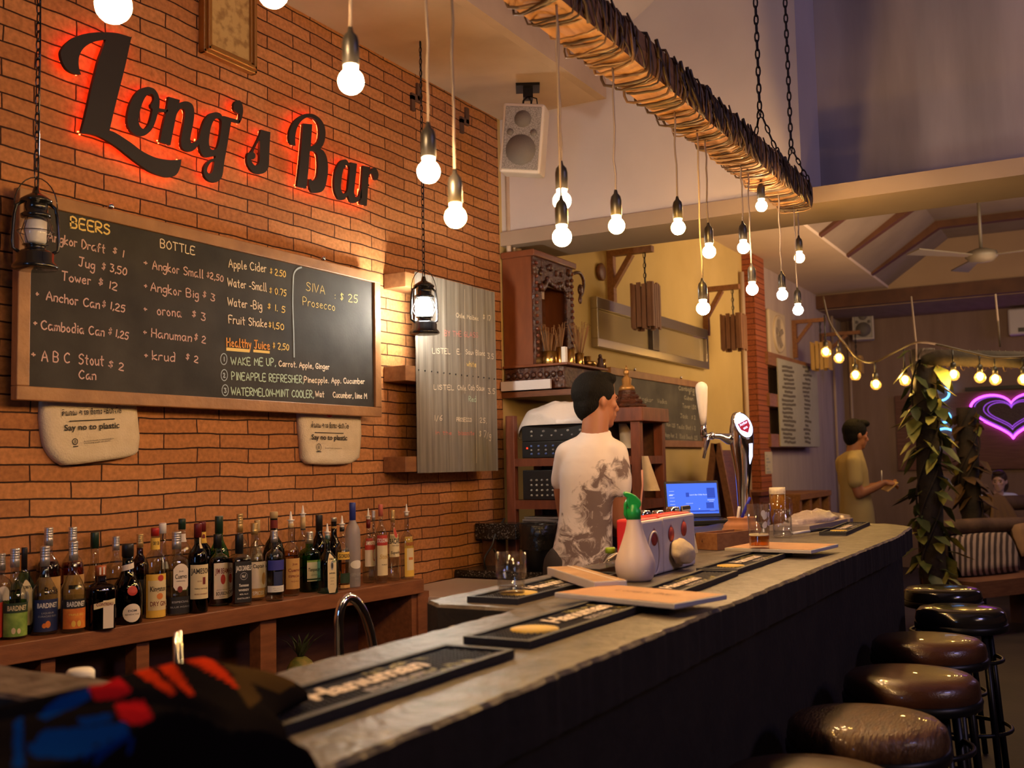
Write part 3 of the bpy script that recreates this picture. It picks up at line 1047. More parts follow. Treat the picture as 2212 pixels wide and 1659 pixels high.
def board(name, x0, x1, z0, z1, y, fw, label, cat, slate=SLATE, wood=None, dep=.03, knobs=()):
    t = thing(name, ((x0 + x1) / 2, y, z0), label, cat)
    mb = MB()
    yb = y + dep
    for a, b in (((x0, z0), (x1, z0 + fw)), ((x0, z1 - fw), (x1, z1)), ((x0, z0 + fw), (x0 + fw, z1 - fw)), ((x1 - fw, z0 + fw), (x1, z1 - fw))):
        mb.span((a[0], y, a[1]), (b[0], yb, b[1]))
    mb.build('frame', wood or FRW, t, bevel=.003)
    MB().span((x0 + fw * .7, y + .012, z0 + fw * .7), (x1 - fw * .7, yb + .005, z1 - fw * .7)).build('slate', slate, t)
    for kx in knobs:
        MB().ball((kx, y + .012, z1 + .012), .011, 12).build('knob', CHROME, t)
    return t


cb = board('chalkboard', xl, xr, zb, zt, YB, .042, 'wide black chalkboard listing beers and juices in coloured chalk', 'chalkboard', knobs=(P(245, 440, y=YB).x, P(703, 553, y=YB).x))
YS = YB + .012


def wp(px, py, y):
    p = P(px, py, y=y)
    return (p.x, p.z)


FB = frame((0, YS, 0), (1, 0, 0), (0, 0, 1))
LINES = [  # text, start px, end px, cap height px at the start, colour
    ('BEERS', 152, 491, 236, 507, 22, 2, .006), ('Angkor Draft', 103, 520, 226, 547, 19, 0), ('$ 1', 243, 546, 265, 555, 14, 0), ('Jug', 170, 574, 203, 583, 19, 0), ('$ 3,50', 220, 582, 272, 595, 16, 0),
    ('Tower', 133, 605, 195, 615, 19, 0), ('$ 12', 212, 615, 252, 628, 16, 0), ('+', 77, 641, 83, 642, 16, 0), ('Anchor Can', 100, 648, 214, 667, 19, 0), ('$ 1,25', 220, 663, 269, 675, 15, 0),
    ('+', 72, 704, 79, 705, 16, 0), ('Cambodia Can', 89, 711, 224, 726, 19, 0), ('$ 1,25', 234, 722, 276, 734, 15, 0), ('+', 68, 772, 75, 773, 16, 0), ('A B C  Stout', 90, 780, 223, 790, 22, 0), ('$ 2', 234, 793, 266, 801, 16, 0), ('Can', 170, 818, 206, 820, 18, 0),
    ('BOTTLE', 346, 534, 420, 550, 17, 1, .004), ('+', 311, 573, 317, 574, 14, 0), ('Angkor Small', 329, 581, 438, 601, 18, 0), ('$2,50', 446, 599, 481, 609, 13, 0), ('+', 311, 623, 317, 624, 14, 0), ('Angkor Big', 325, 628, 428, 645, 18, 0), ('$ 3', 437, 641, 462, 651, 14, 0),
    ('+', 310, 673, 316, 674, 14, 0), ('orona', 339, 679, 391, 685, 18, 0), ('$ 3', 414, 684, 442, 693, 15, 0), ('+', 309, 723, 315, 724, 14, 0), ('Hanuman', 327, 728, 413, 738, 18, 0), ('$ 2', 419, 734, 443, 742, 15, 0), ('+', 312, 773, 318, 774, 14, 0), ('krud', 329, 777, 377, 781, 18, 0), ('$ 2', 401, 776, 427, 784, 14, 0),
    ('Apple Cider', 494, 577, 575, 588, 17, 1), ('$ 2.50', 583, 591, 616, 599, 13, 2), ('Water -Small', 492, 618, 575, 629, 17, 1), ('$ 0.75', 582, 633, 618, 640, 13, 2), ('Water -Big', 492, 660, 565, 669, 17, 1), ('$ 1. 5', 578, 667, 615, 676, 13, 2), ('Fruit Shake', 494, 698, 576, 707, 17, 1), ('$1,50', 580, 707, 612, 713, 13, 2),
    ('Healthy Juice', 490, 748, 582, 755, 18, 3, .0048), ('$ 2,50', 589, 752, 623, 757, 13, 2), ('1', 482, 780, 484, 780, 9, 5), ('WAKE ME UP,', 499, 788, 595, 790, 16, 4, .0045), ('Carrot. Apple, Ginger', 602, 791, 711, 798, 12, 1),
    ('2', 482, 815, 486, 815, 9, 5), ('PINEAPPLE REFRESHER,', 500, 820, 655, 827, 16, 4, .0045), ('Pineapple. App. Cucumber', 657, 826, 787, 829, 12, 1), ('3', 484, 848, 488, 848, 9, 5), ('WATERMELON-MINT COOLER,', 499, 853, 677, 859, 16, 4, .0045), ('Wat     Cucumber, lime M', 681, 857, 792, 861, 12, 1),
    ('SIVA', 661, 627, 701, 636, 18, 2, .0028), (': $ 25', 722, 646, 772, 655, 17, 2, .0028), ('Prosecco', 654, 659, 723, 671, 17, 2, .0028)]
mb = MB()
for L in LINES:
    tx, x0, y0, x1, y1, h, c = L[:7]
    hw = L[7] / 2 if len(L) > 7 else .0021
    a, b = wp(x0, y0, YS), wp(x1, y1, YS)
    hz = wp(x0, y0 - h, YS)[1] - a[1]
    chalk(mb, tx, a, b, hz, FB, c, hw)
for cx, cy in ((483, 775.7), (484, 810.4), (486, 843)):
    ribbon(mb, [wp(cx + 7 * math.cos(a * PI / 8), cy + 12 * math.sin(a * PI / 8), YS) for a in range(17)], .0016, FB, 5)
ribbon(mb, smooth2([wp(*q, YS) for q in ((651, 577.5), (642, 581), (635, 590), (633, 606), (632, 657), (634, 720), (635, 771))]), .0035, FB, 5)
ribbon(mb, [wp(490, 754, YS), wp(537, 758, YS)], .006, FB, 2, .001)
ribbon(mb, [wp(548, 758, YS), wp(581, 761, YS)], .005, FB, 2, .001)
mb.build('chalk_lettering', [CHALKW, CHALKC, CHALKY, CHALKO, CHALKG, CHALKB], cb)

# ------------------------------------------------------------------ tote bags under the board
CANV = mat('natural_canvas', (.62, .52, .36), .9, col2=(.70, .60, .44), scale=18, bump=.35, bscale=160)
KH1 = 'និយាយថា េទ ចំេពាះថង់បា៊សិច'


def tote(poly, k, ox, oy, label, lines):
    yb = 2.832
    pts = [wp(ox + q[0] / k, oy + q[1] / k, yb) for q in poly]
    n = len(pts)
    cu, cv = sum(q[0] for q in pts) / n, sum(q[1] for q in pts) / n
    t = thing('tote_bag', (cu, yb, min(q[1] for q in pts)), label, 'tote bag', 'canvas totes pinned under the chalkboard')
    mb = MB()
    prev = None
    rings = []
    for s, wd in ((1, 0), (.97, .012), (.85, .018), (.6, .02), (.3, .02)):
        rings.append([(cu + (q[0] - cu) * s, yb - wd + noise.noise(Vector((q[0] * 9, q[1] * 9, s * 3))) * .003 * (s < .97), cv + (q[1] - cv) * s) for q in pts])
    vs = [(q[0], WY - .002, q[1]) for q in pts] + sum(rings, []) + [(cu, yb - .02, cv)]
    fs = [tuple(range(n))]
    for L in range(len(rings)):
        for i in range(n):
            j = (i + 1) % n
            fs.append((L * n + i, L * n + j, (L + 1) * n + j, (L + 1) * n + i))
    L = len(rings) * n
    fs += [(L + i, L + (i + 1) % n, len(vs) - 1) for i in range(n)]
    mb.add(vs, fs, 0, True)
    mb.build('canvas_body', CANV, t)
    mb = MB()
    yt = yb - .0235
    for kind, x0, y0, x1, y1, h in lines:
        a, b = Vector(wp(x0, y0, yt)), Vector(wp(x1, y1, yt))
        d = (b - a)
        F = frame((a.x, yt, a.y), (d.x, 0, d.y), (-d.y, 0, d.x))
        hh = wp(x0, y0 - h, yt)[1] - a.y
        if kind == '-':
            mb.add([F((0, 0, 0)), F((d.length, 0, 0)), F((d.length, .003, 0)), F((0, .003, 0))], [(0, 1, 2, 3)])
        elif kind == 'B':
            r = d.length / 2
            mb.tube([F((r + r * math.cos(i * PI / 8), r * math.sin(i * PI / 8), 0)) for i in range(16)], .0012, 4, closed=True)
            put_text(mb, 'B', F, r, -r * .5, r, width=r * .7)
        else:
            put_text(mb, kind, F, 0, 0, hh, width=d.length, align='l', bold=.02 if h > 9 else 0)
    mb.build('print', INK, t)
    return t


t1 = tote([(360, 300), (352, 480), (365, 620), (385, 720), (430, 800), (480, 855), (540, 890), (640, 885), (900, 850), (1060, 825), (1140, 800), (1170, 770), (1183, 650), (1170, 520), (1150, 330)], 3.95, 0, 780,
          'cream canvas bag saying Say no to plastic, under the board near the left lantern',
          [(KH1, 134, 898, 262, 892, 11), ('-', 150, 911, 248, 906, 0), ('Say no to plastic', 139, 930.5, 258, 924, 13), ('B', 157, 954, 168, 953.5, 0), ('-', 158, 966, 169, 965, 0), ('Amazon Foods is committed to', 181, 955, 246, 948, 3), ('eliminating single use plastic', 181, 959, 238, 953, 3)])
t2 = tote([(577, 190), (585, 350), (597, 440), (605, 590), (625, 620), (650, 640), (800, 650), (950, 645), (1010, 635), (1050, 612), (1080, 585), (1090, 480), (1097, 380), (1090, 210)], 3.95, 500, 840,
          'cream canvas bag saying Say no to plastic, under the right end of the board',
          [(KH1, 673, 923, 753, 926, 10), ('-', 680, 935, 742, 937, 0), ('Say no to plastic', 673, 949, 750, 951, 11), ('B', 684, 966, 694, 966.5, 0), ('-', 684, 976, 694, 976.5, 0), ('Amazon Foods is committed to', 702, 969, 738, 970, 3)])
yt = 2.803
p = P(711, 893, y=yt)
MB().lathe([(.0005, 0), (.024, 0), (.024, .003), (.0005, .003)], (p.x, yt, p.z + .008), 20, ax=Matrix.Rotation(PI / 2, 3, 'X')).build('round_emblem', RED, t2)

# ------------------------------------------------------------------ metal sheet menu
YM = 2.72
SHEET = mat('galvanised_sheet', (.17, .155, .135), .6, metal=.25, col2=(.29, .265, .23), scale=5, stretch=(9, 1, .5), bump=.1, bscale=60)
x0, x1 = P(898, 800, y=YM).x, P(1071, 800, y=YM).x
z0 = (P(901, 1023, y=YM).z + P(1075, 1016, y=YM).z) / 2
z1 = (P(895, 591, y=YM).z + P(1068, 627, y=YM).z) / 2
ms = thing('metal_menu', ((x0 + x1) / 2, YM, z0), 'ribbed grey metal sheet with chalked wine prices behind the lit lantern', 'menu board')
mb = MB()
n = 48
vs = []
for zc in (z0, z1):
    for i in range(n + 1):
        u = x0 + (x1 - x0) * i / n
        rib = .0022 * (1 if (i % 8) in (0, 1) else 0)
        vs.append((u, YM - rib, zc))
for zc in (z0, z1):
    for i in range(n + 1):
        u = x0 + (x1 - x0) * i / n
        rib = .0022 * (1 if (i % 8) in (0, 1) else 0)
        vs.append((u, YM - rib + .002, zc))
m_ = n + 1
fs = [(i, i + 1, m_ + i + 1, m_ + i) for i in range(n)] + [(2 * m_ + i + 1, 2 * m_ + i, 3 * m_ + i, 3 * m_ + i + 1) for i in range(n)]
mb.add(vs, fs)
mb.build('sheet', SHEET, ms)
for py in (608, 808, 1003):
    zc = P(878, py, y=YM + .04).z
    xa = P(858, py, y=YM + .05).x
    MB().span((xa, YM + .004, zc - .035), (x1 - .02, WY - .004, zc + .035)).build('batten', WOOD_M, ms, bevel=.003)
mb = MB()
for i in range(14):
    mb.ball((x0 + .02 + (x1 - x0 - .04) * i / 13, YM - .002, P(960, 806, y=YM).z), .004, 8)
mb.build('nail_row', BLACKM, ms)
FM = frame((0, YM - .0035, 0), (1, 0, 0), (0, 0, 1))
mb = MB()
yq = YM - .0035
for L in [('Chile. Malbec', 985, 685, 1033, 692, 9, 1), ('$ 17', 1043, 689, 1060, 694, 11, 1), ('BY THE GLASS', 960, 725, 1032, 729, 11, 3), ('LISTEL   E.', 934, 763, 995, 765, 11, 1), ('Sauv Blanc', 1006, 765, 1047, 768, 10, 1), ('3.5', 1053, 774, 1066, 776, 11, 1), ('white', 1008, 791, 1028, 793, 11, 2), ('LISTEL', 937, 841, 980, 842, 10, 1),
          ('Chile.', 988, 842, 1008, 843, 10, 1), ('Cab Sauv', 1011, 842, 1046, 844, 11, 1), ('3.5', 1054, 850, 1069, 851, 11, 1), ('Red', 1012, 867, 1028, 868, 11, 4), ('1/6', 938, 908, 955, 908, 11, 1), ('PROSECCO', 986, 910, 1018, 911, 8, 1), ('25,', 1036, 912, 1051, 914, 10, 1), ('In the', 940, 938, 975, 939, 8, 0), ('bisanite', 990, 939, 1024, 940, 9, 0), ('$ 7/g', 1035, 943, 1060, 947, 14, 1)]:
    tx, xa, ya, xb, yb_, h, c = L
    a, b = wp(xa, ya, yq), wp(xb, yb_, yq)
    chalk(mb, tx, a, b, wp(xa, ya - h, yq)[1] - a[1], FM, c, .0017)
for px in (1003, 1028):
    ribbon(mb, [wp(px, 625, yq), wp(px + 1, 850 if px == 1003 else 1000, yq)], .001, FM, 1)
mb.build('chalk_lettering', [mat('red_chalk', (.6, .20, .16), .9), CHALKC, CHALKY, mat('rose_chalk', (.65, .26, .24), .9), CHALKG], ms)

# ------------------------------------------------------------------ gilt framed map above the sign
yf = 2.82
xa, xb = P(441, 100, y=yf).x, P(556, 150, y=yf).x
za = (P(441, 113, y=yf).z + P(556, 158, y=yf).z) / 2
gf = thing('framed_print', ((xa + xb) / 2, yf, za), 'gilt framed yellowed print high on the brick wall above the sign', 'picture frame')
GILT = mat('gilt', (.42, .22, .06), .35, metal=.7, bump=.2, bscale=120)
mb = MB()
zc = za + .42
for i, (wd, yy) in enumerate(((.0, .0), (.012, -.012), (.024, -.004))):
    a, b, c, d = xa + wd, xb - wd, za + wd, zc - wd
    q = .014
    for s in (((a, c), (b, c + q)), ((a, d - q), (b, d)), ((a, c), (a + q, d)), ((b - q, c), (b, d))):
        mb.span((s[0][0], yf + yy, s[0][1]), (s[1][0], WY, s[1][1]))
mb.build('frame', GILT, gf, bevel=.003)
MB().span((xa + .036, yf + .006, za + .036), (xb - .036, yf + .012, zc - .036)).build('print', mat('aged_map', (.50, .34, .13), .5, col2=(.30, .18, .06), scale=26, contrast=(.45, .62), detail=8), gf)

# ------------------------------------------------------------------ loudspeaker under the soffit and dark wall marks
RT, UP, BK = C2W @ Vector((1, 0, 0)), C2W @ Vector((0, 1, 0)), C2W @ Vector((0, 0, 1))


def oriented(c, yaw, pitch, roll):
    """axes (right, up, front) of a thing facing the camera then turned"""
    f = Vector((-math.cos(yaw) * math.cos(pitch), -math.sin(yaw) * math.cos(pitch), math.sin(pitch)))
    r = Vector((0, 0, 1)).cross(f).normalized()
    u = f.cross(r)
    r, u = r * math.cos(roll) - u * math.sin(roll), u * math.cos(roll) + r * math.sin(roll)
    return Matrix((r, u, f)).transposed()


GRILLE = mat('speaker_grille', (.36, .33, .30), .5, metal=.2, col2=(.20, .18, .16), scale=260, contrast=(.45, .55), detail=1)
SPKW = mat('speaker_case', (.62, .55, .47), .45)


def speaker(c, M, wd, ht, dp, label, grp=None):
    c = Vector(c)
    t = thing('loudspeaker', c - Vector((0, 0, ht / 2)), label, 'loudspeaker', grp)
    mb = MB()
    mb.box(c, (wd, ht, dp), M=M)
    mb.build('cabinet', SPKW, t, bevel=.012)
    mb = MB()
    mb.box(c + M @ Vector((0, 0, dp / 2 + .003)), (wd * .86, ht * .9, .008), M=M)
    mb.build('grille', GRILLE, t, bevel=.003)
    dk = mat('speaker_cone', (.16, .14, .12), .6, bump=.3, bscale=300)
    for (u, v, r) in ((0, -.17, .36), (0, .27, .2), (-.28, .08, .08), (.28, .08, .08)):
        MB().lathe([(.0005, 0), (r * wd, 0), (r * wd, .002), (.0005, .002)], c + M @ Vector((u * wd, v * ht, dp / 2 + .0072)), 24, ax=M).build('cone', dk, t)
    return t


c = P(1133, 305, d=5.2)
M = oriented(c, .34, -.12, .115)
sp = speaker(c, M, .205, .335, .17, 'pale loudspeaker with perforated grille hung under the soffit corner')
pl = P(1140, 187, z=SZ)
mb = MB()
mb.box((pl.x, pl.y, SZ - .008), (.12, .12, .014), rz=.5)
mb.box((pl.x, pl.y, SZ - .04), (.06, .05, .05), rz=.5)
tpc = c + M @ Vector((0, .165, 0))
for s in (-.02, .02):
    mb.tube([(pl.x, pl.y, SZ - .05), tpc + M @ Vector((s, .03, 0)), tpc + M @ Vector((s, -.005, 0))], .005, 6)
mb.tube([(pl.x, pl.y, SZ - .05), tpc + M @ Vector((.04, .05, -.03)), tpc + M @ Vector((.05, -.01, -.06))], .003, 6)
mb.build('bracket', BLACKM, sp)
for px, py, lab in ((898, 212, 'dark cranked mark on the wall, left of the bulb cord'), (1003, 262, 'dark cranked mark on the wall beside the speaker')):
    p = P(px, py, y=WY)
    mb = MB()
    mb.span((p.x, WY - .012, p.z - .01), (p.x + .03, WY, p.z + .075))
    mb.span((p.x - .05, WY - .012, p.z - .02), (p.x + .03, WY, p.z + .012))
    mb.span((p.x - .05, WY - .012, p.z - .075), (p.x - .022, WY, p.z))
    tag(mb.build('wall_mark', mat('wall_mark_brown', (.09, .045, .025), .7)), lab, 'bracket', 'dark marks on the brick wall')  # dark cranked marks on the bricks, built as thin strips
# ------------------------------------------------------------------ back bar shelf and its bottles
SHZ = .88
sa, sb = P(0, 1395, z=SHZ), P(900, 1252.5, z=SHZ)
sdir = (sb - sa).normalized()


def shelf_y(x):
    return sa.y + (sb.y - sa.y) * (x - sa.x) / (sb.x - sa.x)


xL, xR = .75, P(917, 1250, z=SHZ).x
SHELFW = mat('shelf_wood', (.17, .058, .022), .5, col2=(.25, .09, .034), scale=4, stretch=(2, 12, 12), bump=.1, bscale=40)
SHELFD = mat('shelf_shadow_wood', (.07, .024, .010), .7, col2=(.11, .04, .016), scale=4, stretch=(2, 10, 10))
bb = thing('back_bar', ((xL + xR) / 2, 2.7, 0), 'long brown wooden back bar shelf under the liquor bottles', 'shelf')
MB().prism([(xL, shelf_y(xL)), (xR, shelf_y(xR)), (xR, WY), (xL, WY)], 'z', SHZ - .058, SHZ).build('shelf_top', SHELFW, bb, bevel=.003)
for i, (pa, pb) in enumerate(((155, 186), (345, 372), (588, 622), (893, 917))):
    qa, qb = P(pa, 1380, y=2.56), P(pb, 1380, y=2.56)
    y0 = shelf_y(qa.x) + .02
    MB().span((qa.x, y0, 0), (qb.x, y0 + .05, SHZ - .058)).build('upright', SHELFW, bb)
MB().span((xR - .05, shelf_y(xR) + .03, 0), (xR, WY, SHZ - .058)).build('end_panel', SHELFW, bb)
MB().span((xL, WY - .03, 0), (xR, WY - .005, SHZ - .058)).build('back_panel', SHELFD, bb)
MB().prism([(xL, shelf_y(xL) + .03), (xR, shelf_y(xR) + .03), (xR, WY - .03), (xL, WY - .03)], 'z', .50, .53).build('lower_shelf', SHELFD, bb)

G = {'clear': glass('clear_bottle_glass', (.84, .86, .83), 2.2), 'green': glass('green_bottle_glass', (.10, .52, .16), 1.2), 'dgreen': glass('dark_green_glass', (.05, .13, .06), 1.2),
     'brown': glass('brown_glass', (.16, .06, .025), 1.0), 'teal': glass('teal_glass', (.40, .72, .72), 1.2), 'black': glass('black_glass', (.03, .03, .03), 1.0),
     'frost': glass('frosted_glass', (.75, .76, .80), .5, rough=.35, haze=.42, hcol=(.52, .50, .54)), 'amberg': glass('amber_liquor', (.58, .24, .06), .3), 'dark': glass('dark_liquor', (.22, .07, .03), .3),
     'gold': glass('gold_liquor', (.82, .58, .24), .3), 'water': glass('clear_liquor', (.90, .92, .90), .3), 'lime': glass('green_liquor', (.22, .45, .10), .3), 'blue': glass('blue_liquor', (.08, .13, .35), .3)}
CAPC = {'silver': mat('silver_cap', (.62, .60, .58), .35, metal=.8), 'red': mat('red_cap', (.40, .02, .015), .4), 'maroon': mat('maroon_cap', (.13, .012, .014), .35), 'black': BLACK,
        'gold': mat('gold_cap', (.66, .46, .18), .35, metal=.7), 'green': mat('dark_green_cap', (.012, .035, .02), .4), 'blue': mat('blue_cap', (.03, .05, .26), .4), 'white': WHITE,
        'pink': mat('rose_cap', (.55, .14, .10), .4), 'cork': mat('tan_cap', (.50, .36, .17), .5), 'grey': mat('grey_collar', (.20, .26, .28), .4), 'orange': mat('orange_foil', (.50, .12, .03), .4)}
LC = {'cream': mat('cream_label', (.66, .55, .33), .7), 'white': mat('white_label', (.68, .60, .52), .7), 'yellow': mat('yellow_label', (.72, .46, .07), .7), 'green': mat('green_label', (.10, .22, .03), .7, col2=(.28, .42, .08), scale=30),
      'dkgreen': mat('bottle_green_label', (.012, .035, .014), .6), 'blue': mat('navy_label', (.012, .022, .09), .6), 'orange': mat('orange_label', (.55, .11, .015), .7, col2=(.72, .24, .03), scale=40), 'black': mat('black_label', (.012, .012, .014), .5),
      'red': mat('red_label', (.42, .03, .018), .6), 'maroon': mat('maroon_print', (.16, .015, .015), .7), 'ink': INK, 'wt': mat('white_print', (.72, .70, .66), .6), 'bluet': mat('blue_print', (.03, .035, .28), .6),
      'oran': mat('orange_print', (.62, .20, .04), .6), 'grey': mat('grey_print', (.30, .30, .32), .6), 'gold': mat('gold_print', (.60, .40, .12), .5), 'tan': mat('tan_label', (.52, .30, .10), .7)}
PROF = {
    'std': [(0, .88), (.012, 1), (.56, 1), (.62, .95), (.67, .78), (.71, .52), (.745, .36), (.78, .34), (1, .33)],
    'slope': [(0, .9), (.012, 1), (.44, 1), (.48, .98), (.50, .92), (.56, .74), (.62, .50), (.66, .36), (.70, .33), (1, .33)],
    'wine': [(0, .9), (.01, 1), (.52, 1), (.60, .9), (.66, .64), (.72, .42), (.76, .38), (1, .36)],
    'long': [(0, .9), (.012, 1), (.40, 1), (.50, .86), (.58, .60), (.66, .42), (.74, .37), (1, .36)],
    'round': [(0, .9), (.012, 1), (.60, 1), (.66, .93), (.70, .75), (.735, .5), (.76, .36), (1, .35)],
    'tall': [(0, .9), (.012, .96), (.60, 1), (.67, .95), (.72, .78), (.755, .52), (.785, .40), (1, .38)],
    'gin': [(0, .95), (.012, 1), (.50, 1), (.55, .99), (.60, .85), (.68, .52), (.74, .30), (.78, .26), (1, .28)],
    'short': [(0, .95), (.012, 1), (.60, 1), (.65, .97), (.69, .80), (.72, .48), (.74, .36), (1, .36)],
    'globe': [(0, .8), (.03, .95), (.30, 1.05), (.50, 1), (.62, .75), (.68, .45), (.72, .34), (1, .33)],
}


def bottle(px, by, ty, wpx, shape, p, gl, liq, cap, labels, desc, y=None, cat='bottle', group='liquor bottles on the back bar', face=-1.93):
    if y is None:
        b = P(px, by, z=SHZ)
        b.y += .0
    else:
        b = P(px, 1250, y=y)
        b.y += 0
        b.z = SHZ
    d = depth(b)
    Rr = wpx * .95 * d / FPX / 2
    b = Vector((b.x, b.y + (Rr if y is None else 0), SHZ))
    if y is None:
        # keep the bottle's axis under its pixel column
        q = P(px, by, y=b.y)
        b.x = q.x
        d = depth(b)
    tp = P(px, ty, d=depth(b + Vector((0, 0, .2))))
    H = tp.z - SHZ
    b.z += .0005
    prof = PROF[shape]
    capk, capz, kind = cap
    pour = kind == 'pour'
    Hg = H - (.045 if pour else 0)
    t = thing('liquor_bottle', b, desc, cat, group)

    def rad(z):
        f = z / Hg
        for (f0, r0), (f1, r1) in zip(prof, prof[1:]):
            if f <= f1:
                return Rr * (r0 + (r1 - r0) * (f - f0) / max(f1 - f0, 1e-6))
        return Rr * prof[-1][1]
    nn = 28 if p > 2 else 22
    gp = [(r * Rr, f * Hg) for f, r in prof]
    top_z = (capz + .004 if not pour else 1) * Hg
    zs = [q for q in gp if q[1] < top_z] + [(rad(top_z), top_z)]
    MB().lathe(zs, b, nn, p=p, rz=face + PI / 2).build('glass_body', G[gl], t)
    if liq:
        lm, fill = liq
        zl = [(r * .93, max(z, .008)) for r, z in gp if z < fill * Hg] + [(rad(fill * Hg) * .93, fill * Hg)]
        MB().lathe(zl, b, nn, p=p, rz=face + PI / 2).build('liquor', G[lm], t)
    cr = Rr * prof[-1][1]
    if pour:
        z0 = Hg
        if capz < 1:
            MB().lathe([(cr * 1.06, capz * Hg), (cr * 1.06, Hg)], b, 18).build('neck_foil', CAPC[capk], t)
        MB().lathe([(cr * .8, z0 - .004), (cr * .9, z0 + .004), (cr * .9, z0 + .010), (cr * 1.35, z0 + .011), (cr * 1.35, z0 + .014), (cr * .62, z0 + .0145), (cr * .5, z0 + .026), (cr * .2, z0 + .044), (cr * .08, z0 + .045)], b, 16).build('pourer', WHITE, t)
    else:
        z0 = capz * Hg
        pr = [(cr * 1.12, z0)]
        nr = 4 if kind == 'screw' else 0
        for i in range(nr):
            zz_ = z0 + (Hg - z0) * (.45 + .13 * i)
            pr += [(cr * 1.12, zz_ - .002), (cr * 1.04, zz_), (cr * 1.12, zz_ + .002)]
        pr += [(cr * 1.12, Hg - .003), (cr * 1.02, Hg)]
        MB().lathe(pr, b, 18).build('cap', CAPC[capk], t)

    def surf(a, z, off):
        r = rad(z)
        k = 1 / (abs(math.cos(a)) ** p + abs(math.sin(a)) ** p) ** (1 / p) if p != 2 else 1
        r = r * k + off
        return b + Vector((r * math.cos(a + face), r * math.sin(a + face), z))
    lay = 0
    for lb in labels:
        shp, mk, z0, z1, ha = lb[:5]
        texts = lb[5] if len(lb) > 5 else ()
        da = lb[6] if len(lb) > 6 else 0
        z0, z1 = z0 * Hg, z1 * Hg
        off = .0006 + .0004 * lay
        lay += 1
        mb = MB()
        if shp == 'rect':
            na, nz = 12, 3 if z1 - z0 > .05 else 2
            vs = [surf(da - ha + 2 * ha * i / na, z0 + (z1 - z0) * j / nz, off) for j in range(nz + 1) for i in range(na + 1)]
            mb.add(vs, [(j * (na + 1) + i, j * (na + 1) + i + 1, (j + 1) * (na + 1) + i + 1, (j + 1) * (na + 1) + i) for j in range(nz) for i in range(na)], 0, True)
        elif shp == 'slant':
            na = 14
            sl = (z1 - z0) * .7
            vs = [surf(-ha + 2 * ha * i / na, zc + sl * (i / na - .5), off) for zc in (z0, z1) for i in range(na + 1)]
            mb.add(vs, [(i, i + 1, na + 2 + i, na + 1 + i) for i in range(na)], 0, True)
        else:
            k, rg = 20, 5
            vs = [surf(da, (z0 + z1) / 2, off)]
            for q in range(1, rg + 1):
                for i in range(k):
                    an = 2 * PI * i / k
                    cx_, cz_ = math.cos(an), math.sin(an)
                    if shp == 'arch' and cz_ < 0:      # square below, round above
                        m = max(abs(cx_), abs(cz_))
                        cx_, cz_ = cx_ / m, cz_ / m
                    elif shp == 'arch':
                        m = max(abs(cx_), .0001)
                        cx_ = math.copysign(min(abs(cx_) * 1.25, 1), cx_)
                    vs.append(surf(da + ha * cx_ * q / rg, (z0 + z1) / 2 + (z1 - z0) / 2 * cz_ * q / rg, off))
            fs = [(0, 1 + i, 1 + (i + 1) % k) for i in range(k)]
            for q in range(rg - 1):
                fs += [(1 + q * k + i, 1 + q * k + (i + 1) % k, 1 + (q + 1) * k + (i + 1) % k, 1 + (q + 1) * k + i) for i in range(k)]
            mb.add(vs, fs, 0, True)
        ms_ = [LC[mk]]
        for tx in texts:
            s, vf, hf, tk, wf = tx[:5]
            if LC[tk] not in ms_:
                ms_.append(LC[tk])
            me, xa, xb = tmesh(s, .02 if hf > .02 else .005, .2 if len(tx) > 5 else 0)
            zc = z0 + (z1 - z0) * vf
            sx = 2 * ha * wf / (xb - xa)
            sz = hf * Hg / .72
            mb.mesh(me, lambda c: surf(da + (c.x - (xa + xb) / 2) * sx, zc + (c.y - .36) * sz, off + .0004), ms_.index(LC[tk]))
        mb.build('label', ms_, t)
    return t


FL = [('small print', .30, .010, 'ink', .7), ('of quality spirit', .24, .010, 'ink', .7)]
# front row, left to right
bottle(-24, 1388, 1190, 56, 'slope', 2, 'clear', ('amberg', .3), ('silver', .79, 'screw'), [('rect', 'red', .03, .42, 1.2)], 'liqueur bottle with a red label cut by the left frame edge')
bottle(30, 1383, 1185, 55, 'slope', 2, 'clear', ('lime', .42), ('silver', .79, 'screw'), [('rect', 'green', .03, .30, 1.2), ('rect', 'dkgreen', .29, .40, 1.2, [('BARDINET', .5, .055, 'cream', .66)]), ('oval', 'cream', .06, .13, .16, (), -.3), ('oval', 'cream', .06, .12, .14, (), .1)], 'clear liqueur bottle with a green apple label and silver cap, front row')
bottle(95, 1374, 1180, 57, 'slope', 2, 'clear', ('blue', .28), ('silver', .77, 'screw'), [('rect', 'blue', .04, .40, 1.2, [('BARDINET', .82, .055, 'wt', .68), ('LIQUEUR', .58, .018, 'grey', .4), ('CURACAO BLEU', .48, .02, 'grey', .62)]), ('oval', 'orange', .08, .16, .20, (), .0), ('oval', 'orange', .08, .135, .16, (), -.28)], 'clear liqueur bottle with a navy label picturing orange fruit')
bottle(157, 1370, 1170, 53, 'slope', 2, 'clear', ('water', .4), ('silver', .79, 'screw'), [('rect', 'orange', .05, .27, 1.2, [('TRIPLE SEC', .7, .022, 'yellow', .55)]), ('rect', 'black', .27, .37, 1.2, [('BARDINET', .5, .055, 'wt', .66)]), ('oval', 'yellow', .07, .14, .17, (), -.25), ('oval', 'yellow', .07, .14, .17, (), .2)], 'clear liqueur bottle with a bright orange label under a black band')
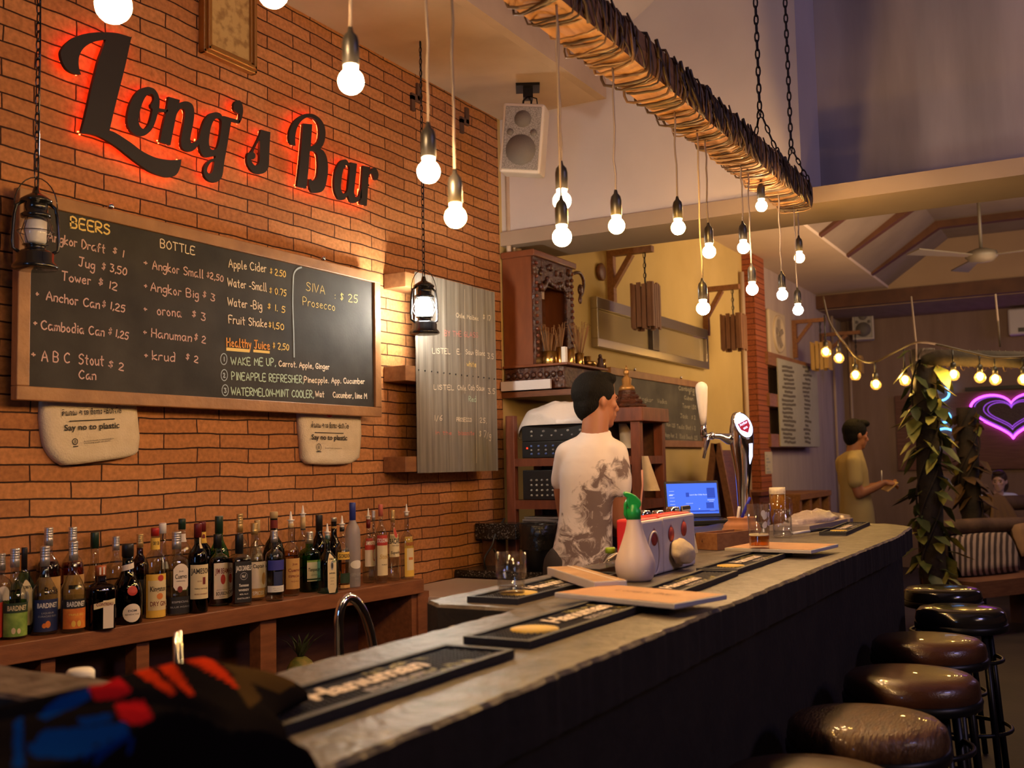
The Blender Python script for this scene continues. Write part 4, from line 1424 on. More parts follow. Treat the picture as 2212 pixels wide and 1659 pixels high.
bottle(216, 1363, 1222, 60, 'short', 5, 'brown', ('dark', .6), ('orange', .84, 'cap'), [('rect', 'white', .02, .46, .36, (), .25), ('slant', 'cream', .36, .45, .7, [('COINTREAU', .5, .05, 'maroon', .8)]), ('rect', 'white', .86, .98, .5)], 'dark square brown bottle with an orange foil neck and slanting sash')
bottle(275, 1352, 1175, 66, 'long', 2, 'dgreen', ('dark', .5), ('black', .84, 'cap'), [('oval', 'white', .03, .26, .66, [('DOM', .62, .026, 'ink', .45), ('BENEDICTINE', .42, .018, 'ink', .75)]), ('oval', 'red', .36, .48, .36), ('slant', 'white', .68, .75, 1.5)], 'dark green herbal liqueur bottle with an oval label and red wax seal')
bottle(334, 1338, 1141, 48, 'round', 2, 'clear', ('water', .3), ('red', .91, 'cap'), [('rect', 'yellow', .01, .49, 1.25), ('rect', 'cream', .09, .42, 1.02), ('oval', 'red', .41, .48, .3, (), .2), ('rect', 'cream', .3, .36, .95, [('Kingston', .5, .055, 'ink', .8)]), ('oval', 'oran', .21, .28, .3, (), .1), ('rect', 'cream', .13, .2, .95, [('DRY GIN', .5, .05, 'maroon', .8)]), ('rect', 'yellow', .76, .89, 1.5, [('DRY GIN', .55, .04, 'ink', .45)])], 'gin bottle with a tall yellow label and a red cap')
bottle(381, 1331, 1149, 52, 'short', 3.2, 'clear', ('water', .55), ('silver', .79, 'screw'), [('rect', 'black', .02, .22, 1.2, [('ESPECIAL', .7, .022, 'grey', .6), ('BLUE AGAVE', .4, .02, 'grey', .7)]), ('arch', 'white', .30, .62, .62, [('Jose', .72, .02, 'ink', .3), ('Cuervo', .52, .055, 'ink', .8), ('ESPECIAL', .34, .014, 'ink', .6)]), ('oval', 'maroon', .27, .35, .22, (), -.1)], 'clear tequila bottle with a white arched label and silver cap')
bottle(427, 1327, 1131, 45, 'round', 2, 'dgreen', ('dark', .6), ('maroon', .84, 'cap'), [('rect', 'cream', .16, .54, 1.2, [('JAMESON', .82, .06, 'ink', .9), ('ESTD 1780', .52, .014, 'maroon', .35), ('TRIPLE DISTILLED', .3, .016, 'ink', .6), ('IRISH WHISKEY', .14, .016, 'maroon', .6)]), ('rect', 'maroon', .32, .40, .16, (), .25), ('rect', 'cream', .72, .84, .25, (), .2)], 'dark green whiskey bottle with a cream label and maroon cap')
bottle(470, 1311, 1154, 47, 'short', 4, 'clear', ('dark', .66), ('black', .80, 'cap'), [('rect', 'white', .10, .60, .72, [('JIM BEAM', .78, .075, 'maroon', .85), ('KENTUCKY STRAIGHT', .25, .014, 'ink', .7), ('BOURBON', .15, .05, 'ink', .75), ('WHISKEY', .05, .014, 'ink', .4)]), ('oval', 'red', .30, .44, .24, (), .1)], 'square bourbon bottle with a white label and red seal')
bottle(517, 1311, 1154, 46, 'short', 6, 'clear', ('dark', .66), ('black', .72, 'cap'), [('rect', 'black', .05, .62, .78, [('JACK DANIELS', .84, .07, 'wt', .9), ('Tennessee', .42, .04, 'wt', .6, 1), ('WHISKEY', .30, .03, 'wt', .65), ('40% ALC', .2, .02, 'wt', .55), ('DISTILLERY', .10, .02, 'wt', .75)]), ('oval', 'grey', .36, .47, .38), ('oval', 'black', .37, .46, .34, [('No7', .5, .04, 'wt', .6)])], 'square whiskey bottle with a black label and black cap')
bottle(550, 1300, 1130, 46, 'globe', 2, 'clear', ('gold', .3), ('gold', .85, 'screw'), [('rect', 'tan', .04, .16, 1.1, [('SPICED', .5, .05, 'wt', .6)]), ('rect', 'white', .16, .50, 1.1, [('Captain', .85, .05, 'ink', .55)]), ('oval', 'tan', .2, .36, .3, (), .55)], 'bulb-shouldered rum bottle with a cream and brown label and gold cap')
bottle(593, 1301, 1146, 41, 'short', 2, 'clear', ('water', .62), ('silver', .83, 'screw'), [('rect', 'wt', .13, .22, 1.3, [('40% ALC. VOL', .6, .012, 'grey', .5), ('IMPORTED', .3, .012, 'grey', .4)]), ('rect', 'blue', .22, .42, .55), ('rect', 'bluet', .44, .58, 1.2, [('ABSOLUT', .6, .07, 'bluet', .85)])], 'clear short-necked vodka bottle with blue lettering and a silver cap')
bottle(629, 1290, 1105, 38, 'std', 2, 'clear', ('gold', .62), ('cork', .94, 'pour'), [('rect', 'tan', .10, .52, 1.1, [('Jose', .82, .03, 'maroon', .3), ('Cuervo', .62, .045, 'maroon', .75), ('ESPECIAL', .42, .03, 'maroon', .7), ('TEQUILA', .25, .018, 'maroon', .5)])], 'golden tequila bottle with a white pourer beside the bright green gin bottle')
bottle(669, 1281, 1149, 46, 'short', 3, 'green', ('lime', .3), ('silver', .80, 'screw'), [('rect', 'white', .18, .52, .72, [('Tanqueray', .58, .055, 'ink', .85, 1), ('LONDON DRY', .3, .014, 'ink', .5)]), ('rect', 'dkgreen', .2, .225, .72), ('rect', 'green', .50, .53, .72)], 'bright green squat gin bottle with a white label')
bottle(708, 1284, 1131, 40, 'gin', 5, 'teal', ('water', .3), ('grey', .94, 'pour'), [('arch', 'ink', .0, .70, .56), ('arch', 'cream', .01, .69, .51, [('BOMBAY', .86, .035, 'ink', .6), ('SAPPHIRE', .5, .03, 'ink', .7), ('DISTILLED', .38, .014, 'ink', .5), ('LONDON', .3, .014, 'ink', .4), ('DRY GIN', .22, .014, 'ink', .45)]), ('oval', 'grey', .40, .56, .2), ('oval', 'ink', .43, .53, .11)], 'pale teal square gin bottle with a tall arched label and pourer')
bottle(740, 1275, 1114, 33, 'std', 2, 'clear', ('gold', .42), ('black', .93, 'pour'), [('rect', 'yellow', .48, .60, 1.2, [('GORDONS', .5, .06, 'ink', .85)]), ('rect', 'dkgreen', .1, .26, .8), ('rect', 'tan', .02, .07, .8)], 'clear gin bottle with a yellow band and pourer, left of the frosted bottle')
bottle(763, 1271, 1086, 35, 'tall', 2, 'frost', ('water', .3), ('blue', .79, 'cap'), [('rect', 'grey', .15, .155, .9, [('GREY GOOSE', .5, .04, 'grey', .9), ('VODKA', -9, .022, 'grey', .35)]), ('oval', 'wt', .22, .32, .9)], 'tall frosted vodka bottle with a blue cap')
bottle(797, 1261, 1098, 29, 'std', 2, 'clear', ('water', .3), ('maroon', .86, 'pour'), [('rect', 'white', .26, .54, 1.15), ('rect', 'red', .52, .70, 1.15, [('SMIRNOFF', .6, .06, 'wt', .85)]), ('oval', 'red', .34, .56, .3, (), .4), ('oval', 'white', .36, .53, .22, (), .4)], 'vodka bottle with a red and white label and pourer')
bottle(824, 1262, 1090, 29, 'std', 2, 'clear', ('water', .3), ('pink', .85, 'cap'), [('rect', 'cream', .10, .50, 1.2, [('Stoli', .6, .06, 'gold', .7, 1), ('PREMIUM', .34, .014, 'ink', .4)]), ('rect', 'red', .48, .61, 1.2, [('STOLICHNAYA', .5, .05, 'wt', .95)])], 'vodka bottle with a red band over a cream label and rose cap')
bottle(850, 1257, 1102, 28, 'std', 2, 'clear', ('water', .32), ('gold', .83, 'screw'), [('rect', 'cream', .34, .66, 1.2, [('BACARDI', .7, .07, 'ink', .95), ('CARTA BLANCA', .5, .014, 'ink', .6), ('Superior', .2, .04, 'ink', .8, 1)]), ('oval', 'gold', .60, .76, .42), ('oval', 'red', .61, .75, .36)], 'white rum bottle with a round red emblem and gold cap')
bottle(880, 1253, 1089, 31, 'std', 2, 'clear', ('water', .3), ('white', 1.0, 'pour'), [('rect', 'yellow', .04, .66, .95, [('KINGSTON', .82, .05, 'red', .75)]), ('rect', 'cream', .14, .48, .6), ('rect', 'oran', .3, .34, .35)], 'gin bottle with a yellow label and pourer at the right end of the shelf')
# back row against the bricks
BR = 'back row'


def back(px, ty, wpx, shape, gl, liq, cap, labels, desc, p=2, dy=.18):
    x = P(px, 1200, y=2.70).x
    return bottle(px, 0, ty, wpx, shape, p, gl, liq, cap, labels, desc, y=min(shelf_y(x) + dy, WY - .04))


back(2, 1196, 46, 'short', 'clear', ('water', .5), ('silver', .8, 'screw'), [('arch', 'white', .3, .62, .6, [('Cuervo', .45, .055, 'ink', .8)])], 'clear tequila bottle with a white label behind the green apple liqueur')
back(52, 1183, 42, 'gin', 'teal', ('water', .4), ('black', .74, 'cap'), [('arch', 'ink', .1, .64, .56), ('arch', 'cream', .11, .63, .51, [('BOMBAY', .84, .035, 'ink', .6)]), ('oval', 'grey', .34, .50, .22)], 'teal gin bottle with a black cap and arched label, back row', 4)
back(104, 1140, 52, 'std', 'clear', ('dark', .66), ('silver', .82, 'screw'), [('rect', 'tan', .20, .52, 1.1, [('Bells', .6, .07, 'ink', .5)])], 'whisky bottle with a silver cap behind the navy labelled liqueur')
back(156, 1139, 50, 'std', 'clear', ('amberg', .64), ('silver', .82, 'screw'), [('rect', 'tan', .22, .52, 1.1), ('rect', 'ink', .38, .42, .6)], 'amber whisky bottle with a silver cap behind the orange labelled liqueur')
back(204, 1150, 46, 'long', 'clear', ('gold', .28), ('green', .82, 'cap'), [('rect', 'cream', .15, .4, 1.0)], 'clear bottle with a dark green capsule behind the square brown bottle')
back(250, 1159, 44, 'std', 'clear', ('water', .4), ('silver', .83, 'screw'), [], 'clear bottle with a silver cap behind the herbal liqueur', dy=.2)
back(302, 1154, 40, 'std', 'brown', ('dark', .5), ('gold', .83, 'screw'), [('rect', 'black', .12, .44, 1.0)], 'dark bottle with a gold cap left of the yellow labelled gin')
back(351, 1130, 40, 'long', 'clear', ('water', .45), ('white', .88, 'cap'), [('rect', 'red', .975, .999, 1.6), ('rect', 'wt', .48, .56, .4)], 'clear bottle with a white cap topped in red, behind the gin')
back(393, 1121, 42, 'round', 'clear', ('water', .4), ('green', .88, 'cap'), [('rect', 'white', .74, .83, 1.5), ('rect', 'green', .2, .45, .8)], 'clear rum bottle with a dark green cap and white neck band')
back(437, 1127, 42, 'round', 'black', None, ('maroon', .88, 'cap'), [('rect', 'yellow', .74, .875, 1.5), ('oval', 'maroon', .76, .85, .5)], 'black bottle with a yellow neck label behind the whiskey')
back(473, 1115, 46, 'wine', 'green', ('dark', .3), ('green', .80, 'cap'), [('rect', 'wt', .985, 1.0, 1.6)], 'green wine bottle with a dark capsule behind the bourbon')
back(518, 1110, 40, 'std', 'clear', ('water', .3), ('gold', .78, 'screw'), [], 'clear bottle with a tall gold capsule behind the black labelled whiskey')
back(556, 1124, 36, 'std', 'clear', ('water', .3), ('cork', .85, 'screw'), [], 'clear bottle with a tan screw cap half behind the rum', dy=.2)
back(592, 1106, 50, 'globe', 'dgreen', None, ('cork', .92, 'cap'), [('rect', 'maroon', .8, .9, 1.5)], 'round dark green bottle with a gold top behind the blue lettered vodka')
back(655, 1092, 34, 'std', 'clear', ('water', .3), ('cork', .84, 'pour'), [('rect', 'ink', .82, .84, 1.5)], 'clear bottle with a cream pourer behind the bright green gin')
back(690, 1112, 40, 'wine', 'black', None, ('black', .78, 'cap'), [('rect', 'gold', .99, 1.0, 1.6)], 'black wine bottle behind the teal gin bottle')
back(722, 1118, 34, 'wine', 'black', None, ('silver', .94, 'cap'), [('rect', 'tan', .84, .87, 1.5)], 'black bottle with a silver top left of the yellow banded gin')
back(808, 1103, 24, 'std', 'clear', ('water', .3), ('silver', .86, 'screw'), [], 'clear bottle with a thin silver cap between the two red labelled vodkas')

# ------------------------------------------------------------------ sink tap, freezer and bits behind the bar
fa = P(742, 1420, y=1.75)
tap = thing('sink_tap', (fa.x, 1.75, .8), 'tall curved chrome sink tap rising behind the counter', 'tap')
mb = MB()
z0 = P(742, 1420, y=1.75).z - .12
ctrl = [(733, 1420), (732, 1370), (733, 1330), (740, 1303), (752, 1291), (768, 1297), (785, 1322), (798, 1360), (806, 1400)]
pts = [P(x, y, y=1.75 - .02 * i / 8) for i, (x, y) in enumerate(ctrl)]
pts = [Vector((pts[0].x, 1.75, z0))] + pts
mb.tube(smooth2([tuple(q) for q in pts], 4), .0125, 14)
mb.build('spout', CHROME, tap)
MB().lathe([(.022, 0), (.022, .05), (.014, .06)], (pts[0].x, 1.75, z0), 16).build('base', CHROME, tap)
sk = thing('sink_unit', (pts[0].x + .1, 1.8, 0), 'low steel sink bench behind the bar carrying the curved tap', 'sink')
zs = z0
mb = MB()
mb.span((1.15, 1.12, zs - .03), (1.93, 1.90, zs))
mb.build('bench_top', STEEL, sk)
mb = MB()
mb.span((1.17, 1.14, 0), (1.91, 1.88, zs - .03))
mb.build('cabinet', SHELFD, sk)
p = P(385, 1418, z=zs)
mb = None
for i, (a, b) in enumerate(((379, 1366), (388, 1362))):
    q = P(a, b, y=1.45)
    o = MB().tube([(q.x + .012, 1.45, zs + .001), q], .0045, 8).build('steel_straw', CHROME)
    tag(o, ('bright steel straw leaning left in the sink corner', 'bright steel straw standing taller in the sink corner')[i], 'straw', 'steel straws by the sink')
q = P(174, 1462, y=1.62)
t = thing('lotion_bottle', (q.x, 1.62, zs), 'white capped plastic bottle peeking over the counter behind the jacket', 'bottle')
MB().lathe([(.03, .0), (.034, .01), (.034, q.z - zs - .03), (.022, q.z - zs - .012)], (q.x, 1.62, zs), 18).build('body', WHITE, t)
MB().lathe([(.02, q.z - zs - .012), (.024, q.z - zs - .01), (.024, q.z - zs + .01), (.02, q.z - zs + .014)], (q.x, 1.62, zs), 18).build('cap', WHITE, t)
# fruit under the shelf
FRU = mat('pineapple_skin', (.30, .22, .05), .6, col2=(.12, .14, .03), scale=40)
a = P(668, 1425, y=2.62)
t = thing('pineapple', (a.x, 2.66, .53), 'greenish yellow pineapple standing under the bottle shelf', 'fruit')
mb = MB().ball((a.x, 2.66, .59), .055, 16, sc=(1, 1, 1.15))
mb.build('body', FRU, t)
mb = MB()
for i in range(16):
    an = i * 2.4
    r = .02 + .03 * (i % 3) / 2
    c = Vector((a.x, 2.66, .645))
    e = Vector((math.cos(an), math.sin(an), 0))
    sd = Vector((-e.y, e.x, 0)) * .012
    mb.add([c + sd, c - sd, c + e * r + Vector((0, 0, .06)) + sd * .4, c + e * r + Vector((0, 0, .06)) - sd * .4, c + e * r * 2.0 + Vector((0, 0, .085))], [(0, 1, 3, 2), (2, 3, 4)])
mb.build('leaves', mat('pineapple_leaf', (.05, .06, .02), .6), t)
a = P(702, 1416, y=2.6)
t = thing('lemon', (a.x, 2.62, .53), 'yellow lemon lying right of the pineapple under the shelf', 'fruit')
WL[t.name] = Vector((a.x, 2.62, .53))
MB().ball((a.x, 2.62, .56), .03, 14, sc=(1.25, 1, 1)).build('fruit', mat('lemon_skin', (.55, .38, .08), .5, bump=.1, bscale=90), t)

# chest freezer at the end of the back bar
FRZ = mat('freezer_enamel', (.48, .40, .35), .4)
xa, xb = xR + .07, 4.42
yA, yB_ = 2.36, 2.82
fz = thing('chest_freezer', ((xa + xb) / 2, (yA + yB_) / 2, 0), 'pale chest freezer between the bottle shelf and the granite counter', 'freezer')
zf = P(955, 1275, y=2.6).z
MB().span((xa, yA, .05), (xb, yB_, zf - .07)).build('cabinet', FRZ, fz, bevel=.01)
MB().span((xa - .01, yA - .015, zf - .062), (xb, yB_, zf)).build('lid', FRZ, fz, bevel=.01)
MB().span((xa + .2, yA - .012, zf - .1), (xa + .5, yA, zf - .075)).build('handle', BLACK, fz)
# ------------------------------------------------------------------ rubber bar runners
YDISC = mat('runner_yellow', (.62, .42, .08), .6)
RWHITE = mat('runner_white', (.66, .56, .48), .6)
ROLIVE = mat('runner_olive', (.20, .17, .03), .6)
RGREY = mat('runner_grey', (.25, .22, .24), .6)
RIBR = mat('runner_rib', (.026, .024, .030), .5)
RTOP = CZ + .014


def runner(pb, pf, pd, length, flip, label, art=True, z=CZ, pd_front=False, disc=.215, txt=.52, tw=.40):
    """pb, pf: pixels of one end's back and front corners; pd: a pixel further along the back edge"""
    b, f, d = (P(*q, z=z + .014) for q in (pb, pf, pd))
    o = f if pd_front else b
    U = (d - o)
    U.z = 0
    U.normalize()
    V = Vector((-U.y, U.x, 0))
    if V.y < 0:
        V = -V
    wdt = abs((b - f).dot(V))
    if U.x < 0:
        U = -U
    c0 = f - V * 0
    if flip:          # the given end is the right-hand end
        c0 = c0 - U * length
    F = lambda q: Vector((c0.x, c0.y, z)) + U * q[0] + V * q[1] + Vector((0, 0, q[2] if len(q) > 2 else 0))
    ctr = F((length / 2, wdt / 2, 0))
    t = thing('bar_runner', ctr, label, 'bar mat', 'rubber bar runners along the counter')
    mb = MB()
    rim = .010
    for a0, a1, b0, b1 in ((0, length, 0, rim), (0, length, wdt - rim, wdt), (0, rim, rim, wdt - rim), (length - rim, length, rim, wdt - rim)):
        vs = [F((x, y, zz_)) for zz_ in (.0005, .014) for x, y in ((a0, b0), (a1, b0), (a1, b1), (a0, b1))]
        mb.add(vs, [(3, 2, 1, 0), (4, 5, 6, 7), (0, 1, 5, 4), (1, 2, 6, 5), (2, 3, 7, 6), (3, 0, 4, 7)])
    vs = [F((x, y, zz_)) for zz_ in (.0005, .007) for x, y in ((rim, rim), (length - rim, rim), (length - rim, wdt - rim), (rim, wdt - rim))]
    mb.add(vs, [(3, 2, 1, 0), (4, 5, 6, 7)])
    mb.build('mat_body', RUBBER, t)
    mb = MB()
    st = .0095
    y = rim + .004
    row = 0
    while y < wdt - rim - .004:
        x = rim + .004 + (row % 2) * st / 2
        while x < length - rim - .004:
            vs = [F((x - .003, y - .003, .007)), F((x + .003, y - .003, .007)), F((x + .003, y + .003, .007)), F((x - .003, y + .003, .007)), F((x - .0018, y - .0018, .0105)), F((x + .0018, y - .0018, .0105)), F((x + .0018, y + .0018, .0105)), F((x - .0018, y + .0018, .0105))]
            mb.add(vs, [(4, 5, 6, 7), (0, 1, 5, 4), (1, 2, 6, 5), (2, 3, 7, 6), (3, 0, 4, 7)])
            x += st
        y += st
        row += 1
    tag(mb.build('ribs', RIBR, t), kind='stuff')
    if art:
        mb = MB()
        wi = wdt - 2 * rim
        cy = wdt / 2
        mb.lathe([(.0005, 0), (wi * .40, 0), (wi * .40, .0045), (.0005, .0045)], F((length * disc, cy, .007)), 28)
        k = 28
        TF = lambda c: F((length * txt + c[0], cy + c[1], .0118 + c[2]))
        put_text(mb, 'Hanuman', TF, 0, -wi * .10, wi * .42, 1, width=length * tw, bold=.035, shear=.35)
        put_text(mb, 'BEER', TF, length * .02, -wi * .40, wi * .17, 3, width=length * .2, bold=.02)
        for i in range(26):
            sg = 1 if i % 2 else -1
            x = length * (.10 if sg > 0 else .12) + R.uniform(-.05, .10)
            yy = sg * wi * R.uniform(.26, .42)
            an = R.uniform(0, PI)
            e = Vector((math.cos(an), math.sin(an))) * R.uniform(.008, .016)
            g = Vector((-e.y, e.x)) * .35
            mb.add([TF((x + q.x, yy + q.y, -.0004)) for q in (e, g, -e, -g)], [(0, 1, 2, 3)], 2)
        mb.build('print', [YDISC, RWHITE, ROLIVE, RGREY], t)
    return t


runner((987, 1383), (1111, 1402.5), (700, 1465), .72, True, 'black ribbed bar mat nearest the camera, half under the jacket', disc=.27, txt=.62, tw=.36)
runner((1023, 1368), (1144, 1385), (1274, 1297), .62, False, 'black ribbed bar mat running under the near wooden menu')
runner((1022, 1285), (1118, 1293.5), (1244, 1261.5), .56, False, 'black bar mat along the back ledge under the empty tumbler', pd_front=True)
runner((1522, 1227), (1594, 1232.5), (1483, 1273), .60, True, 'black bar mat in front of the spray bottle and napkin boxes', pd_front=True)
runner((1518, 1223), (1594, 1230), (1703, 1193), .58, False, 'black bar mat under the pint of leftover beer', pd_front=True)
runner((1836, 1124), (1879, 1127.5), (1780, 1170), .66, True, 'black bar mat at the far end of the counter', pd_front=True)

# ------------------------------------------------------------------ menus
KRAFT = mat('menu_board', (.42, .20, .085), .6, col2=(.50, .26, .115), scale=9)
MENUED = mat('menu_edge', (.55, .54, .56), .5)


def slab(name, pxs, z, th, mats, label, cat, group=None, extra=None):
    """flat board from its four top-corner pixels (front-left, front-right, back-right, back-left), squared up"""
    c = [P(*q, z=z + th) for q in pxs]
    ctr = sum(c, Vector()) / 4
    U = ((c[1] - c[0]) + (c[2] - c[3])).normalized()
    V = Vector((-U.y, U.x, 0))
    hu = sum(abs((q - ctr).dot(U)) for q in c) / 4
    hv = sum(abs((q - ctr).dot(V)) for q in c) / 4
    F = lambda q: Vector((ctr.x, ctr.y, z)) + U * q[0] + V * q[1] + Vector((0, 0, q[2] if len(q) > 2 else 0))
    t = thing(name, (ctr.x, ctr.y, z), label, cat, group)
    vs = [F((x * hu, y * hv, h)) for h in (0, th) for x, y in ((-1, -1), (1, -1), (1, 1), (-1, 1))]
    MB().add(vs, [(3, 2, 1, 0), (0, 1, 5, 4), (1, 2, 6, 5), (2, 3, 7, 6), (3, 0, 4, 7), (4, 5, 6, 7)]).build('board', mats[0], t, bevel=.0015)
    k = .97
    vs = [F((x * hu * k, y * hv * k, th + .0008)) for x, y in ((-1, -1), (1, -1), (1, 1), (-1, 1))]
    MB().add(vs, [(0, 1, 2, 3)]).build('cover', mats[1], t)
    return t, F, hu, hv


ZM = CZ + .0155
t, F, hu, hv = slab('menu', [(1223, 1282), (1480, 1308), (1548, 1282), (1290, 1261)], ZM, .010, [MENUED, KRAFT], 'tan menu board lying across the near bar mats', 'menu', 'tan menu boards on the counter')
mb = MB()
G2 = lambda q: F((q[0], q[1], .0112))
chalk(mb, "Long's", (-.45 * hu, .1 * hv), (.1 * hu, .1 * hv), .018, G2, 0, .0014, w=0)
chalk(mb, 'Bar', (.2 * hu, .1 * hv), (.5 * hu, .1 * hv), .018, G2, 0, .0014, w=0)
mb.build('lettering', mat('menu_brown_print', (.12, .045, .03), .7), t)
t, F, hu, hv = slab('menu', [(1579, 1183), (1768, 1190.5), (1796, 1174), (1619, 1171)], ZM, .010, [MENUED, KRAFT], 'tan menu board behind the pint glass towards the far end', 'menu', 'tan menu boards on the counter')
# white edged book leaning on the runner
t, F, hu, hv = slab('recipe_book', [(1187, 1227), (1291, 1259), (1347, 1252), (1238, 1220)], ZM, .020, [mat('book_block', (.62, .58, .60), .6), mat('book_cover', (.30, .16, .06), .6, col2=(.48, .28, .12), scale=22)], 'thick brown covered book with white page edges behind the tan menu', 'book')
mb = MB()
vs = [F((x * hu, (.42 + .06 * y) * hv, .0215)) for x, y in ((-1, -1), (1, -1), (1, 1), (-1, 1))]
mb.add(vs, [(0, 1, 2, 3)]).build('spine_strip', WHITE, t)

# ------------------------------------------------------------------ glasses
TG = glass('tumbler_glass', (.97, .98, .99), 2.0, rough=.05)
BEER = glass('beer', (.86, .50, .12), .3)


def on(px, py, z):
    return P(px, py, z=z)


b = on(1105, 1281, CZ + .0115)
k = depth(b) / FPX
t = thing('tumbler', b, 'empty stackable glass tumbler on the back bar mat', 'glass')
r = 33 * k
H = (P(1105, 1194, d=depth(b)).z - b.z)
prof = [(.0005, .001), (r * .86, .001), (r * .90, .006), (r * .90, H * .36), (r * .93, H * .40), (r * 1.0, H * .44), (r * 1.0, H), (r * .94, H), (r * .93, H * .45), (r * .83, H * .38), (r * .82, .016), (.0005, .016)]
MB().lathe(prof, b, 28, cap=False).build('glass', TG, t)
MB().lathe([(.0005, .003), (r * .8, .003), (r * .84, .008), (r * .80, .014), (.0005, .014)], b, 28, cap=False).build('thick_base', glass('thick_glass', (.93, .90, .82), 2.0, rough=.05), t)

b = on(1641, 1194, CZ + .0115)
k = depth(b) / FPX
H = P(1641, 1089, d=depth(b)).z - b.z
r = 24.5 * k
t = thing('pint_glass', b, 'pint glass with a few fingers of beer left, near the wooden box', 'glass')
MB().lathe([(.0005, .001), (r * .84, .001), (r * .86, .02), (r, H), (r * .95, H), (r * .82, .022), (.0005, .022)], b, 28, cap=False).build('glass', TG, t)
zb_ = P(1641, 1156, d=depth(b)).z - b.z
MB().lathe([(.0005, .023), (r * .81, .023), (r * .86, zb_), (.0005, zb_)], b, 28, cap=False).build('beer', BEER, t)
MB().lathe([(r * .86, zb_ - .001), (r * .86, zb_ + .004), (.0005, zb_ + .003)], b, 28, cap=False).build('foam', mat('beer_foam', (.75, .64, .46), .8), t)
mb = MB()
for i in range(9):
    an, zc = -1.9 + R.uniform(-.6, .4), H * R.uniform(.55, .85)
    e = R.uniform(.004, .009)
    vs = []
    for q in range(8):
        a2 = 2 * PI * q / 8
        aa = an + e * math.cos(a2) / r
        rr = r * (.86 + .14 * zc / H) + .0006
        vs.append(b + Vector((rr * math.cos(aa), rr * math.sin(aa), zc + e * 1.3 * math.sin(a2))))
    mb.add(vs, [tuple(range(8))])
mb.build('print', mat('glass_print', (.62, .60, .58), .6), t)

b = on(1691, 1160, CZ + .001)
k = depth(b) / FPX
H = P(1691, 1100, d=depth(b)).z - b.z
r = 20 * k
t = thing('mason_jar', b, 'empty clear jar standing right of the pint glass', 'jar')
MB().lathe([(.0005, .001), (r * .9, .001), (r, .008), (r, H * .72), (r * .85, H * .80), (r * .85, H), (r * .8, H), (r * .8, H * .8), (r * .94, H * .7), (r * .93, .01), (.0005, .01)], b, 24, cap=False).build('glass', TG, t)

b = on(1682, 1141, CZ + .001)
k = depth(b) / FPX
H = P(1682, 1053, d=depth(b)).z - b.z
r = 17.5 * k
t = thing('beer_mug', b, 'full beer mug with white foam behind the clear jar', 'glass')
MB().lathe([(.0005, .001), (r * .95, .001), (r, H * .84), (r * .985, H * .84)], b, 24, cap=False).build('glass', TG, t)
MB().lathe([(.0005, .008), (r * .9, .008), (r * .95, H * .84), (.0005, H * .84)], b, 24, cap=False).build('beer', glass('mug_beer', (.80, .42, .08), .2, haze=.4, hcol=(.6, .28, .04)), t)
MB().lathe([(r * .98, H * .84), (r * 1.0, H * .9), (r * .96, H), (.0005, H)], b, 24, cap=False).build('foam', mat('beer_foam', (.75, .64, .46), .8), t)
mb = MB()
mb.tube(smooth2([tuple(b + RT * q[0] * r + Vector((0, 0, q[1] * H))) for q in ((.95, .75), (1.5, .72), (1.62, .5), (1.45, .28), (.95, .22))], 3), .0055, 8)
mb.build('handle', TG, t)
mb = MB()
me, xa, xb = tmesh('Angkor', .02, 0)
for_face = -2.0
mb.mesh(me, lambda c: b + Vector(((r + .001) * math.cos(for_face + (c.y * .018) / r), (r + .001) * math.sin(for_face + (c.y * .018) / r), H * .12 + (c.x - xa) / (xb - xa) * H * .62)))
mb.build('print', RWHITE, t)

# ------------------------------------------------------------------ spray bottle
b = on(1373, 1254, CZ + .001)
d_ = depth(b)
k = d_ / FPX
t = thing('spray_bottle', b, 'pear shaped milky spray bottle with a bright green trigger head', 'spray bottle')
hz = lambda py: P(1373, py, d=d_).z - b.z
SPRAY = mat('milky_plastic', (.72, .60, .58), .4, sub=.0, trans=.0)
r = 43.5 * k
MB().lathe([(.0005, 0), (r * .74, 0), (r * .86, hz(1249)), (r * .96, hz(1238)), (r, hz(1224)), (r * .98, hz(1212)), (r * .88, hz(1198)), (r * .73, hz(1182)), (r * .58, hz(1164)), (r * .46, hz(1148)), (r * .38, hz(1134)), (r * .345, hz(1122)), (r * .33, hz(1112)), (.0005, hz(1112))], b, 32, cap=False).build('body', SPRAY, t)
GREEN = mat('green_plastic', (.012, .36, .07), .35)
MB().lathe([(r * .36, hz(1122)), (r * .36, hz(1102)), (r * .28, hz(1098)), (r * .24, hz(1090))], b, 20).build('collar', GREEN, t)
side = RT * k
fwd = BK * k
mb = MB()
prof = [(-15, 1085), (-12, 1098), (10, 1101), (17, 1090), (15, 1080), (6, 1071), (-6, 1065), (-18, 1062), (-22, 1066), (-20, 1072), (-14, 1075)]
vs = []
for s in (-9, 9):
    vs += [b + side * q[0] + fwd * s + Vector((0, 0, hz(q[1]))) for q in prof]
n = len(prof)
mb.add(vs, [tuple(range(n)), tuple(range(2 * n - 1, n - 1, -1))] + [(i, (i + 1) % n, n + (i + 1) % n, n + i) for i in range(n)], 0)
mb.build('trigger_head', GREEN, t, bevel=.003)
mb = MB()
mb.tube([b + side * -10 + Vector((0, 0, hz(1078))), b + side * -17 + Vector((0, 0, hz(1090))), b + side * -18 + Vector((0, 0, hz(1112))), b + side * -14 + Vector((0, 0, hz(1122)))], [.005, .005, .0045, .003], 8)
mb.build('trigger', GREEN, t)

# ------------------------------------------------------------------ napkin boxes with shakers behind
NRED = mat('red_plastic', (.62, .025, .03), .4)
NWH = mat('napkin_front', (.82, .74, .70), .5)
NLOGO = mat('napkin_logo', (.42, .05, .035), .6)
yN = 1.05
zt_ = CZ + .150


